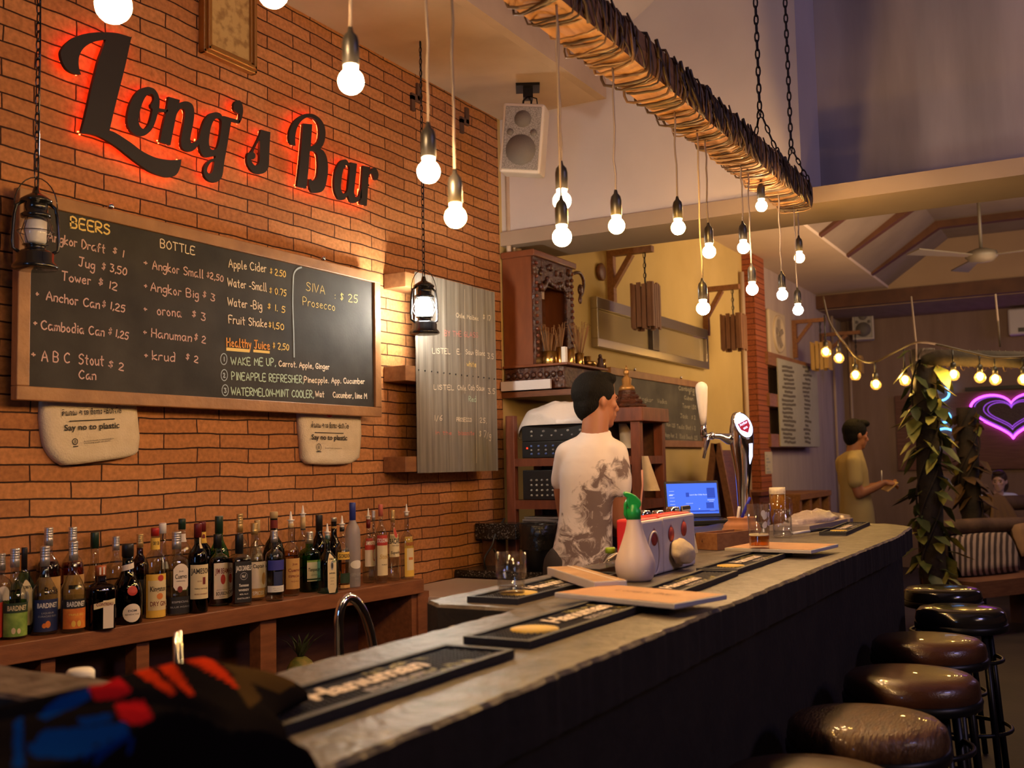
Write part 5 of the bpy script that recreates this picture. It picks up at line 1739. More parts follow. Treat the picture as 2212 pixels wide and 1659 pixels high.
def napbox(p0, p1, label, z1, logos, redleft):
    x0, x1 = P(p0, 1200, y=yN).x, P(p1, 1200, y=yN).x
    t = thing('napkin_box', ((x0 + x1) / 2, yN + .05, CZ + .0005), label, 'napkin dispenser', 'napkin boxes beside the spray bottle')
    MB().span((x0 + .001, yN + .012, CZ + .001), (x1 - .001, yN + .072, z1)).build('case', NRED, t, bevel=.006)
    MB().span((x0, yN, CZ + .001), (x1, yN + .014, z1 - .004)).build('front_plate', NWH, t, bevel=.006)
    mb = MB()
    for u, v in logos:
        c = Vector((x0 + (x1 - x0) * u, yN - .0012, CZ + v))
        mb.lathe([(.0005, 0), (.014, 0), (.014, .001), (.0005, .001)], c, 20, ax=Matrix(((1.5, 0, 0), (0, 0, -1), (0, 1.45, 0))))
        for i in range(-2, 3):
            e = Vector((i * .0045, 0, .030 - abs(i) * .003))
            mb.add([c + Vector((i * .002 - .002, 0, .016)), c + Vector((i * .002 + .002, 0, .016)), c + e], [(0, 1, 2)])
    mb.build('pineapple_emblem', NLOGO, t)
    return t, x0, x1


tA, xa, xb = napbox(1388, 1434, 'narrow red and white napkin box just behind the spray bottle', zt_, [(.55, .098)], True)
mb = MB()
cx_ = (xa + xb) / 2
mb.tube([(cx_ + .04 * math.cos(a), yN - .003, CZ + .06 + .055 * math.sin(a)) for a in [PI * 2 * i / 24 for i in range(24)]], .003, 6, closed=True)
mb.build('slot_rim', NWH, tA)
tB, xa, xb = napbox(1434.5, 1503, 'wide white napkin box with paper napkins bulging out', zt_ + .002, [(.22, .100), (.62, .108)], False)
mb = MB()
c = P(1474, 1196, y=yN - .02)
NAP = mat('paper_napkin', (.74, .62, .42), .85, bump=.25, bscale=60)
vs = []
na, nb = 14, 10
mb = MB()
for j in range(nb + 1):
    for i in range(na):
        th, ph = PI * j / nb, 2 * PI * i / na
        q = Vector((math.sin(th) * math.cos(ph), math.sin(th) * math.sin(ph), math.cos(th)))
        kf = 1 + .34 * noise.noise(q * 2.6) - .10 * abs(math.sin(ph * 2 + th * 3))
        vs.append((c.x + q.x * .058 * kf, min(c.y + q.y * .036 * kf, yN - .001), max(c.z + q.z * .040 * kf - q.x * .012, CZ + .018)))
mb.add(vs, [(j * na + i, j * na + (i + 1) % na, (j + 1) * na + (i + 1) % na, (j + 1) * na + i) for j in range(nb) for i in range(na)], 0, True)
mb.build('napkins', NAP, tB, sub=1)
for px, py, rr, lab in ((1392, 1102, .020, 'chrome capped shaker behind the napkin boxes, leftmost of three'), (1421, 1102, .020, 'chrome capped shaker behind the napkin boxes, middle of three'), (1453, 1094, .023, 'chrome capped taller jar behind the napkin boxes, rightmost of three')):
    q = P(px, py, y=1.235)
    b = Vector((q.x, 1.235, CZ + .0005))
    h = q.z - CZ
    t = thing('shaker', b, lab, 'shaker', 'shakers behind the napkin boxes')
    MB().lathe([(.0005, 0), (rr, 0), (rr, h - .035), (rr * .9, h - .03)], b, 20).build('glass_body', glass('shaker_glass', (.65, .30, .15), .8), t)
    MB().lathe([(rr * .98, h - .032), (rr, h - .01), (rr * .85, h - .002), (.0005, h)], b, 20).build('cap', CHROME, t)
q = P(1484, 1110, y=1.19)
zc = P(1484, 1092, y=1.19).z
t = thing('sign_card', (q.x, 1.19, CZ), 'small folded sign card standing behind the white napkin box', 'sign')
e = .037
mb = MB()
mb.add([(q.x - e, 1.17, CZ + .001), (q.x + e, 1.17, CZ + .001), (q.x + e, 1.195, zc), (q.x - e, 1.195, zc), (q.x - e, 1.22, CZ + .001), (q.x + e, 1.22, CZ + .001), (q.x + e, 1.197, zc), (q.x - e, 1.197, zc)], [(0, 1, 2, 3), (5, 4, 7, 6), (3, 2, 6, 7)])
mb.build('card', PAPER, t)
mb = MB()
nn_ = Vector((0, .025, zc - CZ)).normalized()
Fc = frame((q.x - e, 1.168, CZ), (1, 0, 0), nn_)
put_text(mb, 'NO CARD', Fc, e, (zc - CZ) * .72, .010, width=e * 1.2)
mb.add([Fc((0, (zc - CZ) * .93, .0012)), Fc((2 * e, (zc - CZ) * .93, .0012)), Fc((2 * e, (zc - CZ) * 1.0, .0012)), Fc((0, (zc - CZ) * 1.0, .0012))], [(0, 1, 2, 3)])
mb.build('print', INK, t)
# reed straw and jar
q0, q1 = P(1383, 1098, y=1.27), P(1387, 1015, y=1.27)
t = thing('straw_cup', (q0.x, 1.27, CZ), 'dark cup holding one long pinkish drinking straw', 'cup')
MB().lathe([(.0005, 0), (.022, 0), (.026, q0.z - CZ - .01)], (q0.x, 1.27, CZ + .0005), 18, cap=False).build('cup', mat('dark_cup', (.05, .02, .015), .4), t)
MB().tube([(q0.x, 1.27, CZ + .01), q0, q1 - Vector((0, 0, .05)), q1], .0032, 8).build('straw', mat('pink_straw', (.55, .26, .20), .5), t)
# small water bottle with lime cap and a black card reader with cable
q = P(1318, 1186, y=1.25)
b = Vector((q.x, 1.25, CZ + .0005))
h = q.z - CZ
t = thing('water_bottle', b, 'small clear bottle with a lime green cap behind the spray bottle', 'bottle')
MB().lathe([(.0005, 0), (.03, 0), (.032, .01), (.032, h * .45), (.014, h * .72), (.0125, h * .80)], b, 20).build('glass_body', TG, t)
MB().lathe([(.0145, h * .78), (.0145, h), (.013, h + .004)], b, 18).build('cap', mat('lime_cap', (.30, .50, .03), .4), t)
t, F, hu, hv = slab('card_reader', [(1266, 1229), (1316, 1231), (1330, 1217), (1290, 1216)], CZ + .0015, .018, [BLACK, mat('reader_screen', (.02, .02, .025), .2)], 'flat black card reader with a pale cable behind the book', 'card reader')
mb = MB()
a, c, e = F((hu, .2 * hv, .012)), F((-hu, hv * 1.1, .02)), F((-2.2 * hu, .6 * hv, .004))
mb.tube(smooth2([tuple(q) for q in (a + Vector((.02, .03, .02)), F((.2 * hu, 1.1 * hv, .045)), F((-.6 * hu, 1.1 * hv, .035)), F((-1.4 * hu, 1.2 * hv, .012)), F((-2.1 * hu, .9 * hv, .003)))], 4), .0026, 6)
mb.build('cable', mat('pale_cable_plastic', (.6, .55, .52), .5), t)

# ------------------------------------------------------------------ open wooden box, clay pot with pens, drip mat
BOXW = mat('cutlery_box_wood', (.26, .11, .045), .55, col2=(.36, .17, .07), scale=8, stretch=(3, 10, 10))
c = [P(1504, 1187, z=CZ), P(1550, 1189.5, z=CZ), P(1584, 1180, z=CZ), P(1534, 1172, z=CZ)]
ctr = sum(c, Vector()) / 4
U = (c[1] - c[0])
U.z = 0
lu = U.length
U.normalize()
V = Vector((-U.y, U.x, 0))
lv = .22
o = c[0]
F = lambda q: Vector((o.x, o.y, CZ + .0008)) + U * q[0] + V * q[1] + Vector((0, 0, q[2]))
t = thing('wooden_box', F((lu / 2, lv / 2, 0)), 'open wooden box with a divider beside the clay pot', 'box')
hb = .055


def obox(mb, a, b, m=0):
    vs = [F((x, y, z)) for z in (a[2], b[2]) for x, y in ((a[0], a[1]), (b[0], a[1]), (b[0], b[1]), (a[0], b[1]))]
    mb.add(vs, [(3, 2, 1, 0), (4, 5, 6, 7), (0, 1, 5, 4), (1, 2, 6, 5), (2, 3, 7, 6), (3, 0, 4, 7)], m)


mb = MB()
obox(mb, (0, 0, 0), (lu, lv, .006))
obox(mb, (0, 0, .006), (lu, .007, hb))
obox(mb, (0, lv - .007, .006), (lu, lv, hb))
obox(mb, (0, .007, .006), (.007, lv - .007, hb))
obox(mb, (lu - .007, .007, .006), (lu, lv - .007, hb))
mb.build('tray', BOXW, t)
mb = MB()
obox(mb, (.007, lv * .5 - .003, .006), (lu - .007, lv * .5 + .003, hb - .008))
mb.build('divider', BOXW, t)
mb = MB()
mb.ball(F((lu * .3, -.0005, hb * .55)), .007, 10, sc=(1, .2, 1))
mb.build('knot', WOOD_D, t)
CLAY = mat('terracotta', (.42, .17, .07), .7, col2=(.50, .22, .09), scale=20)
b = on(1603, 1153, CZ + .0145)
k = depth(b) / FPX
r = 43 * k
t = thing('clay_pot', b, 'squat terracotta pot with pens standing in it, beside the beer tap', 'pot')
hp = P(1603, 1117, d=depth(b)).z - b.z
MB().lathe([(.0005, 0), (r * .82, 0), (r * .95, hp * .12), (r * .98, hp * .3), (r * .9, hp * .42), (r * .92, hp * .5), (r * .8, hp * .66), (r * .66, hp * .8), (r * .72, hp * .95), (r * .72, hp), (r * .62, hp), (r * .56, hp * .8), (r * .6, hp * .3), (.0005, hp * .25)], b, 32, cap=False).build('bowl', CLAY, t)
for px, py, tx, m_, lab in ((1597, 1094, 1599, WHITE, 'white marker standing in the clay pot'), (1620, 1074, 1613, mat('blue_plastic', (.03, .04, .55), .4), 'blue capped pen standing in the clay pot')):
    top = P(px, py, d=depth(b) + .02)
    bt = Vector((b.x + (tx - 1603) * k * .5, b.y + .02, b.z + hp * .28))
    tag(MB().tube([bt, top - (top - bt) * .14, top], [.006, .006, .0055], 10).build('pen', m_), lab, 'pen', 'pens in the clay pot')
t, F2, hu, hv = slab('drip_mat', [(1500, 1152), (1612, 1156), (1640, 1130), (1508, 1131)], CZ + .0005, .009, [RUBBER, RIBR], 'black studded drip mat under the clay pot', 'drip mat')

# ------------------------------------------------------------------ beer tap
b = on(1606, 1140, CZ)
d_ = depth(b)
k = d_ / FPX
t = thing('beer_tap', b, 'tall chrome beer tap tower with white handle and lit badge', 'beer tap')


def tp(px, py, dd=0):
    return P(px, py, d=d_ + dd)


mb = MB()
ctl = [(1606, 1140, 16), (1605, 1115, 10.5), (1605, 1080, 12), (1605, 1016, 18), (1603, 975, 24), (1602, 953, 25.5), (1601, 930, 25), (1597, 912, 21), (1590, 899, 13), (1586, 892, 5)]
pts = smooth2([tuple(tp(a, c_)) + (w_ * k,) for a, c_, w_ in ctl], 3)
mb.tube([q[:3] for q in pts], [max(q[3], .001) for q in pts], 20)
mb.lathe([(.0005, 0), (.05, 0), (.05, .012), (.035, .018)], b + Vector((0, 0, .001)), 24)
mb.build('tower', CHROME, t)
mb = MB()
mb.tube([tp(1590, 945), tp(1572, 948), tp(1555, 942), tp(1535, 941), tp(1514, 940)], [17 * k, 12 * k, 6.5 * k, 5.5 * k, 5 * k], 14)
mb.lathe([(7 * k, -4 * k), (8.5 * k, 0), (8.5 * k, 3 * k), (7 * k, 6 * k)], tp(1537, 941), 14, ax=Matrix((-BK, UP, RT)).transposed())
mb.tube([tp(1529, 942), tp(1528, 952), tp(1524, 970), tp(1520, 990)], [6 * k, 6 * k, 4 * k, 3.4 * k], 12)
mb.tube([tp(1520, 940), tp(1520, 926), tp(1520, 914)], [7.5 * k, 6.5 * k, 5 * k], 14)
mb.build('faucet', CHROME, t)
mb = MB()
ctl = [(1519.5, 918, 6.5), (1518.5, 900, 8), (1517, 870, 11), (1515.5, 845, 12.8), (1515.3, 836, 13), (1515, 830, 11), (1515, 826, 6.5), (1515, 824.5, 1)]
mb.tube([tp(a, c_) for a, c_, w_ in ctl], [w_ * k for a, c_, w_ in ctl], 20)
mb.build('handle', mat('tap_handle_white', (.80, .74, .68), .3), t)
nrm = (BK * .9 + RT * .25 + UP * .2).normalized()
ux = UP.cross(nrm).normalized()
uy = nrm.cross(ux)
ax = Matrix((ux, uy, nrm)).transposed()
rot = ax @ Matrix.Rotation(.42, 3, 'Z')
cb_ = tp(1606, 919, -25 * k)
mb = MB().lathe([(.0005, -.006), (31 * k, -.006), (31 * k, 0), (29 * k, .004)], cb_, 28, ax=rot @ Matrix.Diagonal((.66, 1, 1)))
mb.build('badge_rim', CHROME, t)
mb = MB().lathe([(.0005, .003), (28 * k, .003), (27 * k, .006), (.0005, .0065)], cb_, 28, ax=rot @ Matrix.Diagonal((.66, 1, 1)), cap=False)
mb.build('badge', glow('badge_light', (.62, .66, 1), 2.6), t)
mb = MB()
RR = rot
Fb = lambda q: cb_ + RR @ Vector((q[0], q[1], .0072 + (q[2] if len(q) > 2 else 0)))
rd = glow('badge_red', (.55, .03, .05), 1.0)
mb.add([Fb((-13 * k, 8 * k)), Fb((13 * k, 8 * k)), Fb((12 * k, -6 * k)), Fb((0, -18 * k)), Fb((-12 * k, -6 * k))], [(4, 3, 2, 1, 0)], 0)
put_text(mb, 'Angkor', lambda q: Fb((q[0], q[1], .0008)), 0, 1.5 * k, 6 * k, 1, width=21 * k, bold=.02)
put_text(mb, 'BEER', lambda q: Fb((q[0], q[1], .0008)), 0, -8 * k, 4 * k, 1, width=11 * k, bold=.02)
mb.build('badge_print', [rd, glow('badge_white', (.7, .7, 1), 2.2)], t)
mb = MB()
mb.tube([tp(1621, 958, -20 * k), tp(1621, 985, -17 * k), tp(1617, 1010, -12 * k)], [5 * k, 5 * k, 1.5 * k], 10)
mb.build('light_pipe', glow('badge_light', (.62, .66, 1), 2.6), t)

# ------------------------------------------------------------------ laptop
dl = 5.02
bl, br_ = P(1441, 1112, d=dl), P(1559, 1113, d=dl + .02)
U = (br_ - bl)
U.z = 0
wl = U.length
U.normalize()
N = Vector((U.y, -U.x, 0))
if N.dot(CAM - bl) < 0:
    N = -N
o = (bl + br_) / 2
o.z = CZ
tl = P(1508, 1039, d=dl + .04)
lb = thing('laptop', o, 'open black laptop with a glowing blue screen on the bar', 'laptop')
F = lambda q: o + U * q[0] + N * q[1] + Vector((0, 0, q[2]))


def fbox(mb, F, a, b, m=0):
    vs = [F((x, y, z)) for z in (a[2], b[2]) for x, y in ((a[0], a[1]), (b[0], a[1]), (b[0], b[1]), (a[0], b[1]))]
    return mb.add(vs, [(3, 2, 1, 0), (4, 5, 6, 7), (0, 1, 5, 4), (1, 2, 6, 5), (2, 3, 7, 6), (3, 0, 4, 7)], m)


fbox(MB(), F, (-wl / 2, -.01, .002), (wl / 2, .215, .024)).build('base', BLACK, lb, bevel=.004)
mb = MB()
for i in range(12):
    for j in range(5):
        fbox(mb, F, (-wl * .43 + i * wl * .072, .02 + j * .019, .0245), (-wl * .43 + i * wl * .072 + wl * .062, .035 + j * .019, .0265))
tag(mb.build('keyboard', mat('laptop_keys', (.02, .02, .022), .5), lb), kind='stuff')
hs = (tl.z - CZ - .026)
tilt = .22
vN = (N * -math.sin(tilt) + Vector((0, 0, math.cos(tilt))))
so = F((0, -.008, .026))
G3 = lambda q: so + U * q[0] + vN * q[1] + U.cross(vN) * (-q[2] if U.cross(vN).dot(N) < 0 else q[2])
hs /= math.cos(tilt)
fbox(MB(), lambda q: G3((q[0], q[2], q[1])), (-wl / 2, -.008, 0), (wl / 2, .002, hs)).build('lid', BLACK, lb, bevel=.003)
SCR = glow('screen_blue', (.085, .19, .95), 1.25)
x0, x1, y0, y1 = -wl * .465, wl * .465, hs * .10, hs * .93
MB().add([G3((x0, y0, .003)), G3((x1, y0, .003)), G3((x1, y1, .003)), G3((x0, y1, .003))], [(0, 1, 2, 3)]).build('screen', SCR, lb)
mb = MB()
SW = glow('screen_text', (.62, .68, 1), 1.3)
SD = glow('screen_dark', (.05, .10, .60), 1.0)
Gt = lambda q: G3((q[0], q[1], .0036 + (q[2] if len(q) > 2 else 0)))
put_text(mb, "Long's Bar Chillo Rock", Gt, wl * .11, hs * .60, hs * .035, 0, width=wl * .32, bold=.02)
for (a, b_, c_, d2, m_) in ((-.43, .60, -.36, .625, 0), (.27, .52, .42, .80, 1), (-.12, .56, -.06, .68, 1), (.27, .46, .40, .475, 0), (.24, .24, .38, .40, 1), (.3, .42, .38, .428, 0), (-.13, .38, -.0, .388, 0), (-.2, .30, -.1, .308, 0), (.1, .22, .12, .24, 0), (.3, .18, .4, .188, 0), (-.44, .145, .46, .19, 1)):
    mb.add([Gt((wl * a, hs * b_)), Gt((wl * c_, hs * b_)), Gt((wl * c_, hs * d2)), Gt((wl * a, hs * d2))], [(0, 1, 2, 3)], m_)
for i in range(6):
    yy = .72 - .09 * i
    mb.add([Gt((-wl * .42, hs * yy)), Gt((-wl * .33, hs * yy)), Gt((-wl * .33, hs * (yy + .008))), Gt((-wl * .42, hs * (yy + .008)))], [(0, 1, 2, 3)], 0)
mb.build('screen_content', [SW, SD], lb)

# ------------------------------------------------------------------ far end of the counter: plates, wrap, cup, pen
CRM = mat('wrap_film', (.50, .40, .34), .25, bump=.5, bscale=45)
t, F, hu, hv = slab('serving_tray', [(1708, 1136), (1790, 1137), (1800, 1118), (1722, 1117)], CZ + .0008, .022, [mat('grey_tray', (.36, .29, .26), .5), mat('grey_tray_top', (.42, .34, .30), .5)], 'pale oblong tray under the film wrapped bundle', 'tray')
b = F((0, 0, .0238))
t = thing('wrapped_bundle', b, 'crumpled film wrapped bundle lying on the pale tray', 'bundle')
mb = MB()
na, nb = 26, 8
vs = []
for j in range(nb + 1):
    for i in range(na):
        th, ph = PI / 2 * j / nb, 2 * PI * i / na
        q = Vector((math.sin(th) * math.cos(ph), math.sin(th) * math.sin(ph), math.cos(th)))
        kf = 1 + .22 * noise.noise(q * 3.1 + Vector((3, 1, 0)))
        vs.append(F((q.x * hu * .92 * kf, q.y * hv * .85 * kf, .0238 + max(q.z, 0) * .045 * (1 + .5 * noise.noise(q * 4)))))
mb.add(vs, [(j * na + i, j * na + (i + 1) % na, (j + 1) * na + (i + 1) % na, (j + 1) * na + i) for j in range(nb) for i in range(na)], 0, True)
mb.build('film', CRM, t)
b = on(1808, 1131, CZ + .001)
k = depth(b) / FPX
t = thing('plastic_cup', b, 'clear plastic cup lying on its side past the tray', 'cup')
r = 13 * k
mb = MB().lathe([(.0005, -.03), (r * .7, -.03), (r * .95, .05), (r, .053), (r * .93, .05), (r * .66, -.026), (.0005, -.026)], b + Vector((0, 0, r)), 22, ax=Matrix((-BK, UP, RT)).transposed() @ Matrix.Rotation(.25, 3, 'X'), cap=False)
mb.build('cup', glass('cup_plastic', (.9, .85, .78), 1.4, rough=.12, haze=.22, hcol=(.7, .6, .5)), t)
a, c = P(1712, 1152, z=CZ + .0145), P(1796, 1141, z=CZ + .0145)
t = thing('pen', a, 'black and white pen lying in front of the pale tray', 'pen')
MB().tube([a, a + (c - a) * .42], .0055, 8).build('barrel', WHITE, t)
MB().tube([a + (c - a) * .42, a + (c - a) * .95, c], [.006, .0062, .002], 8).build('grip', BLACK, t)

# ------------------------------------------------------------------ bar stools
LEA = mat('brown_leather', (.05, .018, .008), .30, col2=(.08, .03, .013), scale=14, bump=.12, bscale=160, coat=.3)
LEAC = mat('cracked_leather', (.055, .02, .008), .34, col2=(.15, .075, .03), scale=20, bump=.5, bscale=55, stretch=(1, 3, 1), coat=.2)
LEAB = mat('black_vinyl', (.012, .011, .011), .16, coat=.5)
SZT = .755


def stool(px, py, m, label, r=.175, dz=0):
    c = P(px, py, z=SZT + dz)
    b = Vector((c.x, c.y, 0))
    t = thing('bar_stool', b, label, 'bar stool', 'round stools along the counter')
    h = SZT + dz
    MB().lathe([(.0005, h - .085), (r * .9, h - .085), (r * .98, h - .075), (r * 1.02, h - .045), (r * .99, h - .018), (r * .9, h - .004), (r * .6, h + .002), (.0005, h + .003)], b, 36, cap=False).build('seat', m, t)
    mb = MB().lathe([(r * .99, h - .086), (r * 1.035, h - .082), (r * 1.04, h - .062), (r * 1.0, h - .058)], b, 36, cap=False)
    mb.build('seat_band', BLACKM, t)
    for i in range(4):
        an = PI / 4 + i * PI / 2
        e = Vector((math.cos(an), math.sin(an), 0))
        MB().tube([b + e * r * .78 + Vector((0, 0, h - .084)), b + e * r * 1.12 + Vector((0, 0, .004))], .0125, 10).build('leg', BLACKM, t)
    for zr, nm in ((.30, 'foot_ring'), (.56, 'brace_ring')):
        rr = r * (1.12 - .34 * zr / h)
        MB().tube([b + Vector((rr * math.cos(a), rr * math.sin(a), zr)) for a in [2 * PI * i / 32 for i in range(32)]], .008, 8, closed=True).build(nm, BLACKM, t)
    return t


stool(1752, 1672, LEA, 'brown leather stool cut by the bottom frame edge, nearest the camera')
stool(1870, 1548, LEAC, 'brown leather stool with a cracked, scratched seat')
stool(1966, 1453, LEA, 'smooth brown leather stool right behind the cracked one')
stool(2004, 1377, LEA, 'brown leather stool farthest along, just before the black stools')
stool(2074, 1311, LEAB, 'glossy black stool standing out from the row, nearer of two', .165)
stool(2035, 1268, LEAB, 'glossy black stool at the counter corner, farther of two', .165)

# ------------------------------------------------------------------ jacket heaped on the near end of the bar
JB = mat('jacket_black', (.010, .008, .008), .9, spec=0)
JBL = mat('jacket_blue', (.003, .035, .22), .6, spec=0)
JR = mat('jacket_red', (.42, .010, .014), .65, spec=0)
JO = mat('jacket_orange_red', (.50, .035, .008), .65, spec=0)
JBR = mat('jacket_olive', (.06, .036, .014), .7, spec=0)
jk = MB()
nx_, ny_ = 190, 110
X0, X1, Y0, Y1 = 0, 1, .58, 1.0


def inpoly(x, y, poly):
    c = False
    for i in range(len(poly)):
        (xa, ya), (xb, yb) = poly[i - 1], poly[i]
        if (ya > y) != (yb > y) and x < (xb - xa) * (y - ya) / (yb - ya) + xa:
            c = not c
    return c


PAT = [(2, [(190, 1480), (255, 1458), (285, 1492), (262, 1508), (205, 1512)]), (2, [(245, 1520), (310, 1510), (335, 1560), (290, 1566), (262, 1552)]), (3, [(284, 1446), (322, 1440), (385, 1498), (372, 1502), (320, 1472)]), (3, [(336, 1436), (372, 1430), (420, 1500), (408, 1502)]), (3, [(400, 1426), (450, 1418), (492, 1455), (520, 1492), (455, 1452)]),
       (1, [(80, 1548), (120, 1510), (190, 1486), (196, 1506), (150, 1532), (95, 1556)]), (1, [(165, 1552), (240, 1540), (242, 1556), (180, 1570)]), (1, [(92, 1578), (170, 1572), (270, 1560), (280, 1585), (200, 1612), (110, 1632), (60, 1625)]), (1, [(30, 1560), (50, 1545), (50, 1659), (30, 1659)]), (1, [(60, 1605), (200, 1615), (280, 1585), (290, 1610), (200, 1640), (70, 1635)]),
       (4, [(430, 1404), (520, 1402), (585, 1425), (640, 1478), (600, 1500), (560, 1480), (520, 1470), (470, 1425)]), (4, [(490, 1460), (540, 1470), (565, 1510), (540, 1530)])]


def jh(u, v, x, y):
    e = min(1, max(0, min(u * 6, (1 - u) * 3.2))) ** .55 * min(1, max(0, min(v, 1 - v) * 4.5)) ** .6
    q = Vector((x * 5, y * 5, 1.3))
    fold = .5 + .5 * math.sin((x * 1.0 + y * .8) * 38 + 3 * noise.noise(Vector((x * 4, y * 4, 0))))
    h = .020 + .052 * math.sin(.35 + 2.2 * u) * (.55 + .45 * math.sin(PI * min(1, v * 1.05))) + .014 * fold + .014 * noise.noise(q * 1.5)
    return max(.003, h * e + .003)


vs = []
for j in range(ny_ + 1):
    for i in range(nx_ + 1):
        y = Y0 + (Y1 - Y0) * j / ny_
        xa_, xb_ = .32 + .5 * (y - Y0), .77 + (y - .66) * .98 + .03 * math.sin(y * 31) + .02 * math.sin(y * 67)
        x = xa_ + (xb_ - xa_) * i / nx_
        u_, v_ = i / nx_, j / ny_
        wob = .03 * noise.noise(Vector((x * 6, y * 6, 7)))
        xx, yy = x + wob * (1 if 0 < i < nx_ else .8), y + wob
        yy = min(yy, 1.06)
        zz_ = CZ + .0165 + jh(u_, v_, x, y)
        if yy < .695:
            zz_ -= (.695 - yy) * 2.2
            yy = .695 - (.695 - yy) * .3
        vs.append(Vector((xx, yy, zz_)))
fs, ms_ = [], []
for j in range(ny_):
    for i in range(nx_):
        f = (j * (nx_ + 1) + i, j * (nx_ + 1) + i + 1, (j + 1) * (nx_ + 1) + i + 1, (j + 1) * (nx_ + 1) + i)
        c = sum((vs[q] for q in f), Vector()) / 4
        px, py = proj(c)
        m_ = 0
        for mm, poly in PAT:
            if inpoly(px, py, poly):
                m_ = mm
                break
        fs.append(f)
        ms_.append(m_)
jk.add(vs, fs, 0, True)
jk.m = ms_
jo = jk.build('jacket', [JB, JBL, JR, JO, JBR], fix=False, mods=[('SOLIDIFY', {'thickness': .006, 'offset': -1})])
tag(jo, 'dark jacket with red and blue patches heaped on the near end of the bar', 'jacket')
# ------------------------------------------------------------------ people
RH = Vector((RT.x, RT.y, 0)).normalized()
FH = Vector((-RH.y, RH.x, 0))
SKIN = mat('tan_skin', (.34, .135, .065), .5, sub=.08)
SKINL = mat('fair_skin', (.62, .40, .34), .5, sub=.08)
HAIR = mat('black_hair', (.006, .005, .004), .75, spec=.15, bump=.8, bscale=220, stretch=(1, 1, .25))
HAIRB = mat('brown_hair', (.05, .025, .014), .5, bump=.6, bscale=150)


class Body:
    """builds a figure in a local frame: r to the right of the picture, f away, z up"""

    def __init__(s, o, yaw=0, k=1):
        s.o, s.k = Vector(o), k
        c, n = math.cos(yaw), math.sin(yaw)
        s.R, s.F = RH * c + FH * n, FH * c - RH * n

    def __call__(s, r, f, z):
        return s.o + (s.R * r + s.F * f) * s.k + Vector((0, 0, z * s.k))

    def M(s, yaw=0, tilt=0, roll=0):
        return Matrix((s.R, s.F, Vector((0, 0, 1)))).transposed() @ Matrix.Rotation(yaw, 3, 'Z') @ Matrix.Rotation(tilt, 3, 'X') @ Matrix.Rotation(roll, 3, 'Y')


def limb(mb, B, pts, n=14):
    """chain of (r,f,z,radius)"""
    for a, b in zip(pts, pts[1:]):
        mb.cap2(B(*a[:3]), a[3] * B.k, B(*b[:3]), b[3] * B.k, n)


def loft(mb, B, rings, n=28):
    vs = []
    for r, f_, z, a, b in rings:
        vs += [B(r + a * math.cos(2 * PI * i / n), f_ + b * math.sin(2 * PI * i / n), z) for i in range(n)]
    k = len(rings)
    fs = [(j * n + i, j * n + (i + 1) % n, (j + 1) * n + (i + 1) % n, (j + 1) * n + i) for j in range(k - 1) for i in range(n)]
    fs += [tuple(range(n))[::-1], tuple((k - 1) * n + i for i in range(n))]
    mb.add(vs, fs, 0, True)


def head(mb, B, c, M, k=1):
    """skull, jaw, nose, brow, ears; local +y of M is where the face looks"""
    k *= B.k
    c = B(*c)
    q = lambda x, y, z: c + M @ Vector((x, y, z)) * k
    mb.ball(q(0, -.008, .025), .1 * k, 20, sc=(.76, .96, .98), M=M)
    mb.ball(q(0, .025, -.045), .075 * k, 16, sc=(.78, .80, .95), M=M)
    mb.ball(q(0, .062, -.092), .026 * k, 12, sc=(1.2, .9, .8), M=M)
    mb.cap2(q(0, .078, .012), .010 * k, q(0, .104, -.026), .0145 * k, 10)
    for s_ in (-1, 1):
        mb.ball(q(.012 * s_, .092, -.028), .010 * k, 8)
        mb.ball(q(.028 * s_, .080, .024), .018 * k, 10, sc=(1.2, .6, .5), M=M)
        mb.ball(q(.040 * s_, .062, -.012), .024 * k, 10, sc=(1, .8, .8), M=M)
        mb.ball(q(.078 * s_, -.008, -.005), .030 * k, 12, sc=(.30, .62, 1.05), M=M @ Matrix.Rotation(.35 * s_, 3, 'Z'))
    mb.ball(q(0, .088, -.056), .017 * k, 10, sc=(1.4, .7, .42), M=M)
    mb.ball(q(0, .085, -.068), .017 * k, 10, sc=(1.3, .7, .45), M=M)
    return q


def hair(B, q, M, parent, m, top=.03, long_=0, front=.06):
    mb = MB()
    k = B.k
    mb.ball(q(0, -.020, .042), .104 * k, 20, sc=(.82, .98, .93), M=M)
    mb.ball(q(0, -.045, -.005), .088 * k, 18, sc=(.86, .70, 1.0), M=M)
    mb.ball(q(0, front * .6, .105), .06 * k, 14, sc=(1.05, .9, .55), M=M)
    mb.ball(q(.0, -.01,   .096 + top * .15), .066 * k, 14, sc=(1.02, 1.2, .55), M=M)
    for s_ in (-1, 1):
        mb.ball(q(.062 * s_, .012, .028), .03 * k, 10, sc=(.45, .8, 1.2), M=M)
    rr = random.Random(3)
    for i in range(46):
        an, rad = rr.uniform(0, 2 * PI), rr.uniform(0, .066)
        a = q(rad * math.cos(an) * .85, -.01 + rad * math.sin(an) * 1.15,   .104)
        mb.cap2(a, .011 * k, a + M @ Vector((rr.uniform(-.018, .018), rr.uniform(-.005, .028), rr.uniform(.004, .014 + top * .25))) * k, .005 * k, 6)
    if long_:
        mb.ball(q(0, -.07, -.04), .07 * k, 14, sc=(1.25, .7, 1.5), M=M)
    return mb.build('hair', m, parent, mods=[('REMESH', {'mode': 'VOXEL', 'voxel_size': .0065 * k, 'use_smooth_shade': True}), ('SMOOTH', {'factor': .5, 'iterations': 3})])


